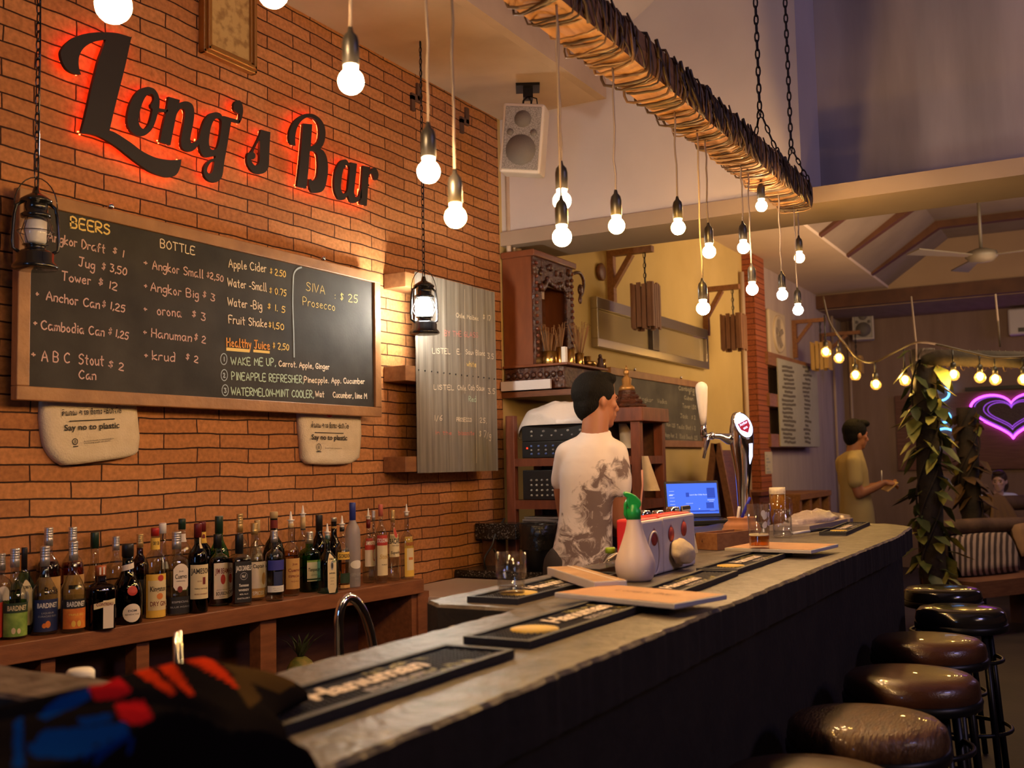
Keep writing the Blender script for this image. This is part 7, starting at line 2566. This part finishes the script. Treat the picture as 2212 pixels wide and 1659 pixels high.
z1 = (P(1349, 799, y=yk).z + P(1514, 824, y=yk).z) / 2
z0 = (P(1400, 967, y=yk).z + P(1526, 965, y=yk).z) / 2
cb2 = board('chalkboard', x0, x1, z0, z1, yk, .05, 'smaller smudged chalkboard on the ochre wall behind the beer tap', 'chalkboard',
            mat('smudged_slate', (.05, .045, .035), .7, col2=(.17, .15, .11), scale=3.5, contrast=(.35, .8), detail=8), knobs=(P(1374, 795, y=yk).x, P(1474, 815, y=yk).x))
mb = MB()
yq = yk + .012
for L in [('Cambodia', 1466, 842, 1500, 846, 8), ('Cuban', 1478, 862, 1497, 865, 7), ('$ 2', 1488, 852, 1500, 854, 7), ('Tower 1,50', 1474, 880, 1503, 884, 8), ('Jack', 1470, 902, 1485, 904, 8), ('$ 2', 1494, 905, 1502, 906, 8), ('Tequila Shot $ 2', 1462, 925, 1502, 929, 8), ('Rum 1.25', 1440, 920, 1458, 923, 7), ('Happy Hour $2', 1436, 943, 1462, 945, 8), ('Black Beach $2.5', 1468, 946, 1506, 950, 8), ('Angkor', 1380, 865, 1410, 868, 8), ('Vodka', 1420, 870, 1440, 872, 8), ('Mojito', 1376, 900, 1400, 902, 8)]:
    tx, xa, ya, xb, yb_, h = L
    a, b = wp(xa, ya, yq), wp(xb, yb_, yq)
    chalk(mb, tx, a, b, wp(xa, ya - h, yq)[1] - a[1], frame((0, yq, 0), (1, 0, 0), (0, 0, 1)), 0, .0035)
mb.build('chalk_lettering', mat('faded_chalk', (.42, .38, .28), .9), cb2)
# slatted wooden lamps on wall brackets
SLAT = mat('lamp_slat', (.17, .07, .028), .6, col2=(.26, .12, .05), scale=5, stretch=(8, 8, 1.2))
SLAT_LIT = mat('lamp_slat_lit', (.46, .27, .07), .6, col2=(.56, .35, .10), scale=5, stretch=(8, 8, 1.2))  # lit copy of the slat wood, glow of nearby bulbs put into the colour


def slat_lamp(px, pt, pb, y, wpx, m, label, arm=None):
    c = P(px, (pt + pb) / 2, y=y)
    k = depth(c) / FPX
    zt, zb = P(px, pt, y=y).z, P(px, pb, y=y).z
    w_ = wpx * k / 1.25
    t = thing('slat_lamp', (c.x, c.y, zb), label, 'wall lamp', 'slatted wooden lamps along the wall')
    n = 4
    gap = w_ / n
    for sx, sy in ((1, 0), (-1, 0), (0, 1), (0, -1)):
        for i in range(n):
            o_ = -w_ / 2 + gap * (i + .5)
            dz = .012 * (i % 2)
            p_ = (c.x + sx * w_ / 2 + abs(sy) * o_, c.y + sy * w_ / 2 + abs(sx) * o_, (zt + zb) / 2 - dz)
            d_ = (.012 if sx else gap * .80, .012 if sy else gap * .80, zt - zb - .02)
            MB().box(p_, d_).build('slat', m, t)
    mb = MB()
    for z in (zt - .05, zb + .05):
        for sx, sy in ((1, 0), (-1, 0), (0, 1), (0, -1)):
            mb.box((c.x + sx * (w_ / 2 - .012), c.y + sy * (w_ / 2 - .012), z), (.012 if sx else w_ - .024, .012 if sy else w_ - .024, .02))
    mb.build('inner_frame', SLAT, t)
    if arm:
        za = P(px, arm, y=y).z
        mb = MB()
        mb.span((c.x - .025, y - .06, za - .02), (c.x + .025, WY, za + .02))
        mb.span((c.x - .025, WY - .045, za - .38), (c.x + .025, WY, za - .02))
        mb.bar((c.x, WY - .02, za - .24), (c.x, y + .09, za - .02), .04, .035)
        mb.build('wall_arm', WOOD_M, t)
        mb = MB()
        chain(mb, (c.x, y, za - .02), (c.x, y, zt - .04), .04, .003, .018)
        mb.tube([(c.x + .01, y, za - .02), (c.x + .006, y, zt - .04)], .003, 5)
        mb.bar((c.x - w_ / 2, y, zt - .045), (c.x + w_ / 2, y, zt - .045), .014, .014)
        mb.build('chain', BLACKM, t)
    return t


slat_lamp(1395, 610, 711, 2.59, 60, SLAT, 'dark slatted wooden lamp on a bracket in front of the aluminium window', 541)
slat_lamp(1585, 677, 757, 2.60, 54, SLAT, 'dark slatted wooden lamp on a bracket left of the brick pillar', 622)
slat_lamp(1774, 737, 799, 2.56, 45, SLAT_LIT, 'bright yellowish slatted lamp near the string lights', 693)
slat_lamp(1850, 768, 806, 2.45, 30, SLAT_LIT, 'faint yellowish slatted lamp half behind the string lights by the corner', 720)
p = P(1294, 588, y=WY)
tag(MB().lathe([(.0005, 0), (.055, 0), (.06, .02), (.05, .028), (.0005, .03)], (p.x, WY - .001, p.z), 24, ax=Matrix.Rotation(PI / 2, 3, 'X')).build('wall_boss', WOOD_D), 'round dark wooden boss on the ochre wall near the first bracket', 'wall boss')
# extractor fan on the grey wall with its pipe
yg = WY - .04
p = P(1681, 722, y=yg)
k = depth(p) / FPX
t = thing('wall_fan', (p.x, yg, p.z - .2), 'square cream extractor fan box high on the grey wall past the pillar', 'fan')
hw = .30
FANC = mat('fan_cream', (.58, .47, .32), .5)
MB().span((p.x - hw, yg, p.z - .23), (p.x + hw, WY, p.z + .23)).build('housing', FANC, t, bevel=.02)
MB().lathe([(.19, -.004), (.19, .02), (.165, .025), (.16, .0), (.0005, -.001)], (p.x, yg, p.z), 28, ax=Matrix.Rotation(PI / 2, 3, 'X'), cap=False).build('grille_ring', FANC, t)
mb = MB()
for i in range(5):
    a = 2 * PI * i / 5
    mb.bar((p.x + .03 * math.cos(a), yg - .006, p.z + .03 * math.sin(a)), (p.x + .15 * math.cos(a + .3), yg - .012, p.z + .15 * math.sin(a + .3)), .05, .004, up=(.3, 1, 0))
mb.build('blades', mat('fan_blade', (.30, .24, .17), .5), t)
# price sheets on the grey wall
ym = 2.70
x0, xm_, x1 = P(1684, 880, y=ym).x, P(1732, 880, y=ym).x, P(1768, 880, y=ym).x
z1, z0 = P(1700, 779, y=ym).z, P(1700, 964, y=ym).z
t = thing('price_board', ((x0 + x1) / 2, ym, z0), 'tall grey price sheet with dark lines, raised on battens past the pillar', 'menu board')
MB().span((x0, ym, z0), (x1, ym + .012, z1)).build('sheet', mat('price_sheet', (.36, .34, .26), .7, col2=(.42, .40, .31), scale=3), t)
for py in (783, 868, 952):
    zc = P(1700, py, y=ym).z
    MB().span((x0 - .28, ym + .013, zc - .06), (x1 - .05, WY, zc + .06)).build('batten', WOOD_M, t)
mb = MB()
yq = ym - .001
rr = random.Random(4)
for cx0, cx1, wob in ((1692, 1713, 0), (1737, 1748, 0)):
    for i in range(19):
        py = 792 + i * 9.0
        xa, xb = cx0 + rr.uniform(-4, 3), cx1 + rr.uniform(-3, 6)
        ribbon(mb, [wp(xa + (xb - xa) * j / 6, py + rr.uniform(-.9, .9) + .35 * j, yq) for j in range(7)], .012, frame((0, yq, 0), (1, 0, 0), (0, 0, 1)))
mb.build('handwriting', mat('faded_ink', (.13, .11, .08), .8), t)
p0, p1 = P(1652, 976, y=2.735), P(1669, 1023, y=2.735)
t = thing('notice', ((p0.x + p1.x) / 2, 2.735, p1.z), 'pale paper notice pinned on the brick pillar', 'notice')
MB().span((p0.x, 2.733, p1.z), (p1.x, 2.737, p0.z)).build('sheet', mat('notice_paper', (.50, .44, .36), .8), t)
mb = MB()
for i in range(6):
    zz_ = p0.z - .03 - i * (p0.z - p1.z) * .15
    mb.span((p0.x + .03, 2.731, zz_ - .012), (p0.x + .06 + .05 * (i % 3), 2.7335, zz_ + .004))
mb.build('print', GK, t)
# leaning A-board, dark chair, crate bench below
yb2 = 2.55
p = P(1572, 1040, y=yb2)
t = thing('a_frame_sign', (p.x, yb2, 0), 'dark folding wooden A board leaning open behind the beer tap', 'sign')
zt_ = P(1551, 958, y=yb2).z
for s_ in (-1, 1):
    mb = MB()
    for x in (-.25, .25):
        mb.bar((p.x + x, yb2 + .25 * s_, .01), (p.x + x, yb2 + .01 * s_, zt_), .05, .025)
    mb.bar((p.x - .25, yb2 + .235 * s_, .1), (p.x + .25, yb2 + .235 * s_, .1), .03, .06)
    mb.build('frame_leg', WOOD_M, t)
    mb = MB()
    a, b = Vector((p.x - .225, yb2 + .24 * s_, .12)), Vector((p.x - .225, yb2 + .02 * s_, zt_ - .05))
    e = Vector((.45, 0, 0))
    o_ = Vector((0, .01 * s_, 0))
    mb.add([a, a + e, b + e, b, a - o_, a + e - o_, b + e - o_, b - o_], [(0, 1, 2, 3), (7, 6, 5, 4), (0, 1, 5, 4), (2, 3, 7, 6), (1, 2, 6, 5), (3, 0, 4, 7)])
    mb.build('panel', WOOD_D, t)
x0, x1 = P(1628, 1100, y=2.5).x, P(1664, 1100, y=2.5).x
t = thing('low_cabinet', ((x0 + x1) / 2, 2.55, 0), 'low dark red cabinet at the foot of the brick pillar', 'cabinet')
zc = P(1640, 1062, y=2.45).z
MB().span((x0 - .1, 2.42, 0), (x1, 2.72, zc - .03)).build('body', WOOD_R, t)
MB().span((x0 - .12, 2.40, zc - .03), (x1 + .02, 2.73, zc)).build('top', WOOD_R, t)
MB().span((x0 - .05, 2.41, .1), (x0 + .3, 2.42, zc - .08)).build('door', WOOD_D, t)
c0, c1 = P(1692, 1068, y=2.5), P(1762, 1064, y=2.5)
t = thing('crate_bench', ((c0.x + c1.x) / 2, 2.55, 0), 'slatted crate bench with dark openings by the grey wall', 'bench')
mb = MB()
x0, x1, zt_ = c0.x, c1.x, c0.z
mb.span((x0, 2.35, zt_ - .05), (x1, 2.8, zt_))
mb.span((x0, 2.35, zt_ - .5), (x1, 2.8, zt_ - .45))
for u in (0, .33, .66, 1):
    xx = x0 + (x1 - x0 - .08) * u
    mb.span((xx, 2.36, 0), (xx + .08, 2.79, zt_ - .05))
mb.build('frame', WOOD_M, t)
for i, u in enumerate((.08, .42)):
    xx = x0 + (x1 - x0) * u
    tag(MB().span((xx, 2.37, zt_ - .449), (xx + .22, 2.5, zt_ - .2)).build('booklet', mat('booklet_paper', (.40, .33, .25), .7)), ('pale booklet in the left opening of the crate bench', 'pale booklet in the middle opening of the crate bench')[i], 'booklet')
# ------------------------------------------------------------------ far lounge: vine posts, log rail, string lights, neon, fan
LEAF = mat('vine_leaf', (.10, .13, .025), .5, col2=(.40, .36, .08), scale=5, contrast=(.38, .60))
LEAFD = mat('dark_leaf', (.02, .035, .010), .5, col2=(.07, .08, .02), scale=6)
BARK = mat('dark_bark', (.012, .008, .006), .85, col2=(.035, .022, .014), scale=8, bump=.8, bscale=25)


def leaf(mb, c, L, rr, m=0, droop=.6):
    an = rr.uniform(0, 2 * PI)
    d = Vector((math.cos(an), math.sin(an), -droop * rr.uniform(.3, 1.8))).normalized()
    s = d.cross(Vector((0, 0, 1))).normalized()
    u = s.cross(d)
    w_ = L * .24
    P0 = [c, c + d * L * .3 + s * w_ + u * .01, c + d * L * .3 + u * .018 * 0, c + d * L * .3 - s * w_ + u * .01, c + d * L * .68 + s * w_ * .7 - u * .01, c + d * L * .68 - u * .02, c + d * L * .68 - s * w_ * .7 - u * .01, c + d * L - u * L * .12]
    mb.add(P0, [(0, 1, 2), (0, 2, 3), (1, 4, 5, 2), (2, 5, 6, 3), (4, 7, 5), (5, 7, 6)], m, True)


LEAFB = mat('dry_leaf', (.06, .030, .012), .7, col2=(.16, .09, .03), scale=6)


def post(px, d, ptop, pbot, r, n, label, bushy, seed, big=.20, mats=None):
    rr = random.Random(seed)
    c = P(px, 980, d=d)
    zt = P(px, ptop, d=d).z
    zb = 0
    t = thing('vine_post', (c.x, c.y, 0), label, 'post', 'vine covered posts of the daybed')
    mb = MB()
    k = 14
    mb.tube([(c.x + .02 * noise.noise(Vector((i, seed, 0))), c.y, zt * i / k) for i in range(k + 1)], [r * (1 + .15 * noise.noise(Vector((i * .7, seed, 5)))) for i in range(k + 1)], 12)
    mb.build('trunk', BARK, t)
    mb = MB()
    for i in range(n):
        z = rr.uniform(.15, 1) * zt
        an = rr.uniform(0, 2 * PI)
        b = Vector((c.x + r * 1.05 * math.cos(an), c.y + r * 1.05 * math.sin(an), z))
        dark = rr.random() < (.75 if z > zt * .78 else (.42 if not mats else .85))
        leaf(mb, b, big * rr.uniform(.6, 1.25), rr, 1 if dark else 0)
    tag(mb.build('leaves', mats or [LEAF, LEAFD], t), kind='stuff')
    mb = MB()
    for v in range(3):
        a0 = rr.uniform(0, 6)
        mb.tube([(c.x + r * 1.15 * math.cos(a0 + s * 9 / 30), c.y + r * 1.15 * math.sin(a0 + s * 9 / 30), zt * (.1 + .9 * s / 30)) for s in range(31)], .008, 5)
    mb.build('vine_stem', BARK, t)
    return c, zt


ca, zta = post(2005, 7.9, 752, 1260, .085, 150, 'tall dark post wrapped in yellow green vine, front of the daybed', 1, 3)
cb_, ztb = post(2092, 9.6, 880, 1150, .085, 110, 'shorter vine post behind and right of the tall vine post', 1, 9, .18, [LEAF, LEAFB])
# wrapped log over the daybed with loops of light cable
a, b = P(1988, 772, d=7.9), P(2300, 779, d=7.75)
t = thing('log_crossbar', (a + b) / 2, 'dark log crossbar wound with light cable above the neon heart', 'beam')
MB().tube([a, a.lerp(b, .3), a.lerp(b, .6), b], .062, 14).build('log', BARK, t)
mb = MB()
for i in range(17):
    c = a.lerp(b, .08 + .05 * i + R.uniform(-.012, .012))
    mb.tube([c + Vector((.03 * math.sin(q * .5), R.uniform(-.004, .004), 0)) + Vector((math.cos(q) * .068, 0, math.sin(q) * .068 - (.022 if math.sin(q) < -.5 and i % 3 == 0 else 0))) + (b - a).normalized() * .012 * q for q in [2 * PI * j / 14 for j in range(15)]], .004, 5)
mb.build('cable_winding', CABLE, t)
pa, pb = P(1968, 640, d=7.9), P(1979, 745, d=7.9)
pc, pd = P(2150, 635, d=7.85), P(2158, 715, d=7.85)
for (u, v), lab in (((pa, pb), 'thin rope holding the log crossbar at its left end'), ((pc, pd), 'thin rope holding the log crossbar near the air conditioner')):
    tag(MB().tube([u, v, v + Vector((0, 0, -.12))], .007, 6).build('hanging_rope', mat('rope', (.08, .055, .04), .8)), lab, 'rope', 'ropes of the log crossbar')
# string lights: cable and clear globe bulbs with a small glowing core
ctrl = [(1778, 640, 8.6), (1790, 690, 8.6), (1806, 718, 8.6), (1833, 752, 8.6), (1850, 772, 8.5), (1872, 782, 8.4), (1893, 781, 8.3), (1925, 765, 8.2), (1968, 744, 7.9), (1990, 739, 7.8), (2030, 745, 7.75), (2100, 762, 7.7), (2150, 772, 7.7), (2230, 770, 7.7)]
w_ = MB().tube(smooth2([tuple(P(x, y, d=d)) for x, y, d in ctrl], 4), .0085, 6).build('light_cable', mat('festoon_cable', (.05, .03, .015), .5))
tag(w_, 'festoon light cable sagging from the end beam to the vine post', 'cable')
SB = glow('festoon_core', (1, .56, .13), 220)
CG = glass('festoon_globe', (.99, .96, .90), 1.2, haze=.05, hcol=(1, .8, .4))
SBULBS = [(1784, 758, 8.6, 680, 'festoon bulb in front of the yellowish slatted lamp'), (1812, 771, 8.6, 735, 'festoon bulb just right of the yellowish slatted lamp'), (1848, 808, 8.5, 772, 'festoon bulb lower than the faint slatted lamp'), (1892, 828, 8.3, 783, 'lowest festoon bulb, middle of the sagging cable'),
          (1955, 819, 8.0, 752, 'festoon bulb just left of the tall vine post'), (2060, 807, 7.75, 755, 'festoon bulb right of the tall vine post'), (2117, 812, 7.7, 766, 'left of two close festoon bulbs above the neon heart'), (2150, 817, 7.7, 772, 'right of two close festoon bulbs above the neon heart'), (2211, 817, 7.7, 770, 'festoon bulb cut by the right frame edge')]
for px, py, d, pw, lab in SBULBS:
    c = P(px, py, d=d)
    tp_ = P(px, pw, d=d)
    t = thing('festoon_bulb', c, lab, 'light bulb', 'string light bulbs in the lounge')
    MB().ball(c, .022, 12).build('filament', SB, t)
    MB().ball(c + Vector((0, 0, -.012)), .042, 18).build('globe', CG, t)
    MB().lathe([(.02, .028), (.02, .075), (.008, .085)], c, 12).build('socket', SOCK, t)
    MB().tube([c + Vector((0, 0, .08)), (c.x, c.y, max(tp_.z, c.z + .1))], .006, 6).build('drop_cord', BLACK, t)
# end wall: loudspeaker, air conditioner, neon panel
xw = XB - .25
c = P(1864, 703, x=xw)
sp2 = speaker(c, oriented(c, .20, 0, 0), .25, .37, .22, 'grey loudspeaker on the brown end wall under the end beam')
MB().tube([c + Vector((0, 0, .17)), c + Vector((.1, 0, .23)), (XB, c.y, c.z + .23)], .02, 8).build('bracket', BLACKM, sp2)
p = P(2176, 668, x=XB - .2)
q = P(2212, 722, x=XB - .2)
t = thing('air_conditioner', (XB - .1, p.y - .4, q.z), 'white wall air conditioner high on the end wall at the right edge', 'air conditioner')
MB().span((XB - .2, p.y - .85, q.z), (XB, p.y, p.z)).build('case', mat('ac_white', (.62, .58, .55), .4), t, bevel=.02)
MB().span((XB - .205, p.y - .80, q.z + .03), (XB - .198, p.y - .10, q.z + .08)).build('louver', BLACK, t)
yl = P(1935, 900, x=XB - .05).y
zt_, zb_ = P(2150, 845, x=XB - .05).z, P(2150, 1013, x=XB - .05).z
pl_ = thing('neon_panel', (XB - .04, yl - 1.2, zb_), 'dark plank panel with purple heart and blue neon on the end wall', 'neon sign')
MB().span((XB - .05, yl - 2.6, zb_), (XB - .002, yl, zt_)).build('plank_board', mat('plank_board', (.13, .05, .028), .6, col2=(.20, .085, .05), scale=4, stretch=(1, 1, 16), bump=.2, bscale=20), pl_)
MB().span((XB - .07, yl - .8, zt_ + .02), (XB - .03, yl - 2.7, zt_ + .06)).build('top_rail', BLACKM, pl_)
FE = frame((XB - .05, 0, 0), (0, -1, 0), (0, 0, 1))
hcx = P(2186, 891, x=XB - .06)


def heart(s, off=(0, 0)):
    pts = []
    for i in range(60):
        t_ = 2 * PI * i / 60
        x = 16 * math.sin(t_) ** 3
        y = 13 * math.cos(t_) - 5 * math.cos(2 * t_) - 2 * math.cos(3 * t_) - math.cos(4 * t_)
        pts.append((-hcx.y + off[0] + x / 16 * s, hcx.z + off[1] + y / 16 * s * .64))
    return pts


PUR = glow('neon_purple', (.62, .05, 1), 7)
PUR2 = glow('neon_violet', (.48, .10, 1), 1.1)
sH = (2186 - 2105) * depth(hcx) / FPX * 1.03
HB = mat('heart_nails', (.05, .018, .04), .4, bump=.6, bscale=60)
outline('heart_plate', [heart(sH * .93)], lambda q: FE((q[0], q[1], .045 + (q[2] if len(q) > 2 else 0))), .02, HB, pl_, 1)
for s_, m_, r_, ww in ((.98, PUR, .014, .02), (.88, PUR2, .005, .06), (.66, PUR2, .004, .06), (.56, PUR2, .004, .06)):
    MB().tube([FE((*q, ww)) for q in heart(sH * s_)], r_, 6, closed=True).build('neon_tube', m_, pl_)
hb = P(2034, 905, x=XB - .06)
BN = glow('neon_blue', (.10, .42, 1), 5)
mb = MB()
for (dy, dz, r) in ((0, .30, .10), (.02, .02, .08), (.03, -.22, .13)):
    mb.tube([FE((-hb.y + dy + r * math.cos(a), hb.z + dz + r * .8 * math.sin(a), .025)) for a in [2 * PI * i / 20 for i in range(20)]], .011, 6, closed=True)
mb.tube([FE((-hb.y - .12, hb.z + .48, .025)), FE((-hb.y - .12, hb.z - .48, .025))], .010, 6)
mb.build('blue_neon_tube', BN, pl_)
# ceiling fan in the far room
f = P(2120, 552, x=9.6)
t = thing('ceiling_fan', (f.x, f.y, f.z - .1), 'white ceiling fan hanging from the pitched board ceiling', 'fan')
FW_ = mat('fan_white', (.08, .065, .05), .5)
MB().lathe([(.0005, -.06), (.09, -.05), (.13, -.01), (.12, .03), (.04, .06), (.0005, .06)], f, 24, cap=False).build('motor', FW_, t)
MB().tube([f + Vector((0, 0, .05)), (f.x, f.y, 3.72)], .014, 8).build('rod', FW_, t)
for i in range(3):
    a = 2 * PI * i / 3 + .35
    d = Vector((math.cos(a), math.sin(a), 0))
    s_ = Vector((-d.y, d.x, .12))
    MB().add([f + d * .12 + s_ * .03, f + d * .12 - s_ * .03, f + d * .72 - s_ * .075, f + d * .72 + s_ * .075] + [f + d * .12 + s_ * .03 - Vector((0, 0, .01)), f + d * .12 - s_ * .03 - Vector((0, 0, .01)), f + d * .72 - s_ * .075 - Vector((0, 0, .01)), f + d * .72 + s_ * .075 - Vector((0, 0, .01))], [(0, 1, 2, 3), (7, 6, 5, 4), (0, 4, 5, 1), (1, 5, 6, 2), (2, 6, 7, 3), (3, 7, 4, 0)]).build('blade', FW_, t)
# daybed: log rail, striped cushion, brown blanket, timber seat
BRL = mat('log_bark', (.06, .03, .018), .8, col2=(.11, .06, .035), scale=6, bump=.6, bscale=20)
a, b = P(1985, 1144, d=8.0), P(2330, 1128, d=8.9)
db = thing('daybed', ((a + b) / 2).to_2d().to_3d(), 'dark log framed daybed seat behind the black stools', 'daybed')
WL[db.name] = Vector(db.location)
MB().tube([a, a.lerp(b, .35) + Vector((0, 0, .01)), a.lerp(b, .7), b], .060, 14).build('log_rail', BRL, db)
za = a.z
U = (b - a)
U.z = 0
L_ = U.length
U.normalize()
V = Vector((-U.y, U.x, 0))
if V.x > 0:
    V = -V
Fd = lambda q: Vector((a.x, a.y, 0)) + U * q[0] + V * q[1] + Vector((0, 0, q[2]))
fbox(MB(), Fd, (.1, -.10, .30), (L_, .40, .42)).build('seat_timber', mat('seat_timber', (.13, .05, .025), .6, col2=(.19, .08, .04), scale=5, stretch=(2, 2, 10)), db)
for x in (.15, L_ * .55, L_ * .95):
    fbox(MB(), Fd, (x, -.05, 0), (x + .1, .05, za)).build('leg', BRL, db)
fbox(MB(), Fd, (.12, -.12, .42), (L_, .0, za - .02)).build('back_board', mat('daybed_back', (.05, .025, .015), .8), db)


def stripe_mat():
    m = bpy.data.materials.new('striped_cloth')
    m.use_nodes = True
    nt = m.node_tree
    b_ = nt.nodes['Principled BSDF']
    b_.inputs['Roughness'].default_value = .9
    tc = nt.nodes.new('ShaderNodeTexCoord')
    wv = nt.nodes.new('ShaderNodeTexWave')
    wv.wave_type = 'BANDS'
    wv.bands_direction = 'Y'
    wv.inputs['Scale'].default_value = 8.5
    wv.inputs['Distortion'].default_value = .8
    nt.links.new(tc.outputs['Object'], wv.inputs['Vector'])
    rp = nt.nodes.new('ShaderNodeValToRGB')
    rp.color_ramp.elements[0].position = .42
    rp.color_ramp.elements[1].position = .58
    rp.color_ramp.elements[0].color = (.04, .025, .02, 1)
    rp.color_ramp.elements[1].color = (.34, .25, .21, 1)
    nt.links.new(wv.outputs['Fac'], rp.inputs[0])
    nt.links.new(rp.outputs[0], b_.inputs['Base Color'])
    return m


c0 = Fd((.60, .10, .58))
M_ = Matrix((U, V, Vector((0, 0, 1)))).transposed() @ Matrix.Rotation(.35, 3, 'X')


def cushion(c, M, sx, sy, sz, m, label, cat='cushion'):
    mb = MB()
    n = 16
    vs, fs = [], []
    for s_ in (1, -1):
        for j in range(n + 1):
            for i in range(n + 1):
                u, v = -1 + 2 * i / n, -1 + 2 * j / n
                e = (max(0, (1 - u ** 4) * (1 - v ** 4))) ** .45
                vs.append(Vector(c) + M @ Vector((u * sx * (1 - .06 * v * v), s_ * sy * e + .01 * noise.noise(Vector((u * 2, v * 2, 3))), v * sz * (1 - .06 * u * u))))
    m1 = (n + 1) ** 2
    for k in (0, 1):
        fs += [(k * m1 + j * (n + 1) + i, k * m1 + j * (n + 1) + i + 1, k * m1 + (j + 1) * (n + 1) + i + 1, k * m1 + (j + 1) * (n + 1) + i) for j in range(n) for i in range(n)]
    mb.add(vs, fs, 0, True)
    return tag(mb.build('cushion', m), label, cat)


cushion(c0, M_, .36, .07, .165, stripe_mat(), 'brown and cream striped cushion leaning on the daybed under the log rail')
cushion(Fd((1.15, .08, .66)), M_, .16, .06, .14, mat('tan_cushion', (.26, .15, .08), .9), 'plain tan cushion at the right frame edge beside the striped one')
# brown blanket draped over a farther log rail
a2, b2 = P(2095, 1089, d=10.2), P(2330, 1082, d=11.0)
t = thing('far_bench', (a2 + b2) / 2, 'second log rail bench farther back with a brown blanket over it', 'bench')
MB().tube([a2, b2], .075, 12).build('log_rail', BRL, t)
U2 = (b2 - a2).normalized()
for s_ in (.15, .85):
    c = a2.lerp(b2, s_)
    MB().tube([(c.x, c.y, 0), (c.x, c.y, c.z)], .06, 10).build('leg', BRL, t)
MB().span((a2.x + .1, min(a2.y, b2.y), .35), (b2.x + .5, max(a2.y, b2.y), .45)).build('seat', BRL, t)
mb = MB()
n = 14
V2 = Vector((-U2.y, U2.x, 0)).normalized()
if V2.x > 0:
    V2 = -V2
vs = []
prof = [(-.10, -.28), (-.09, -.10), (-.06, .05), (0, .08), (.06, .05), (.10, -.08), (.13, -.2), (.16, -.30)]
for j, (v, z) in enumerate(prof):
    for i in range(n + 1):
        wd_ = .16 + .55 * min(1, max(0, .07 - z) * 2.2)
        u = .33 + wd_ * (i / n - .5)
        c = a2 + U2 * u
        vs.append(c + V2 * (v + .02 * math.sin(i * 1.7) * max(0, -z) * 3) + Vector((0, 0, z + .015 * noise.noise(Vector((i * .6, j, 1))))))
mb.add(vs, [(j * (n + 1) + i, j * (n + 1) + i + 1, (j + 1) * (n + 1) + i + 1, (j + 1) * (n + 1) + i) for j in range(len(prof) - 1) for i in range(n)], 0, True)
tag(mb.build('blanket', mat('brown_blanket', (.20, .11, .04), .95, bump=.3, bscale=30), fix=False, mods=[('SOLIDIFY', {'thickness': .02})]), 'brown blanket draped over the far log rail below the seated person', 'blanket')

# ------------------------------------------------------------------ pieces that belong to a part
SUB = {'screen': 'lid', 'screen_content': 'lid', 'keyboard': 'base', 'badge_print': 'badge', 'badge_rim': 'badge', 'trigger': 'trigger_head', 'globe_guard': 'glass_globe', 'lamp': 'glass_globe', 'filament': 'globe',
       'pineapple_emblem': 'front_plate', 'slot_rim': 'front_plate', 'cover': 'board', 'spine_strip': 'board', 'lettering': 'board', 'handwriting': 'sheet', 'cone': 'grille', 'knobs': 'case', 'red_display': 'case',
       'red_lamp': 'case', 'bead_row': 'carved_front', 'arch_carving': 'carved_front', 'rosettes': 'carved_box', 'gold_cup': 'figure', 'foam': 'beer', 'door': 'body', 'knot': 'tray', 'grip': 'barrel', 'vine_stem': 'trunk',
       'nail_row': 'sheet', 'chalk_lettering': 'slate', 'ribs': 'mat_body', 'seat_band': 'seat', 'round_emblem': 'canvas_body', 'mullion': 'frame'}
base_name = lambda o: o.name.split('.')[0]
for o in list(bpy.data.objects):
    if o.parent and base_name(o) in SUB and not o.parent.parent:
        want = SUB[base_name(o)]
        sib = [c for c in o.parent.children if base_name(c) == want]
        if not sib and base_name(o) == 'chalk_lettering':
            sib = [c for c in o.parent.children if base_name(c) == 'sheet']
        if sib:
            o.parent = sib[0]
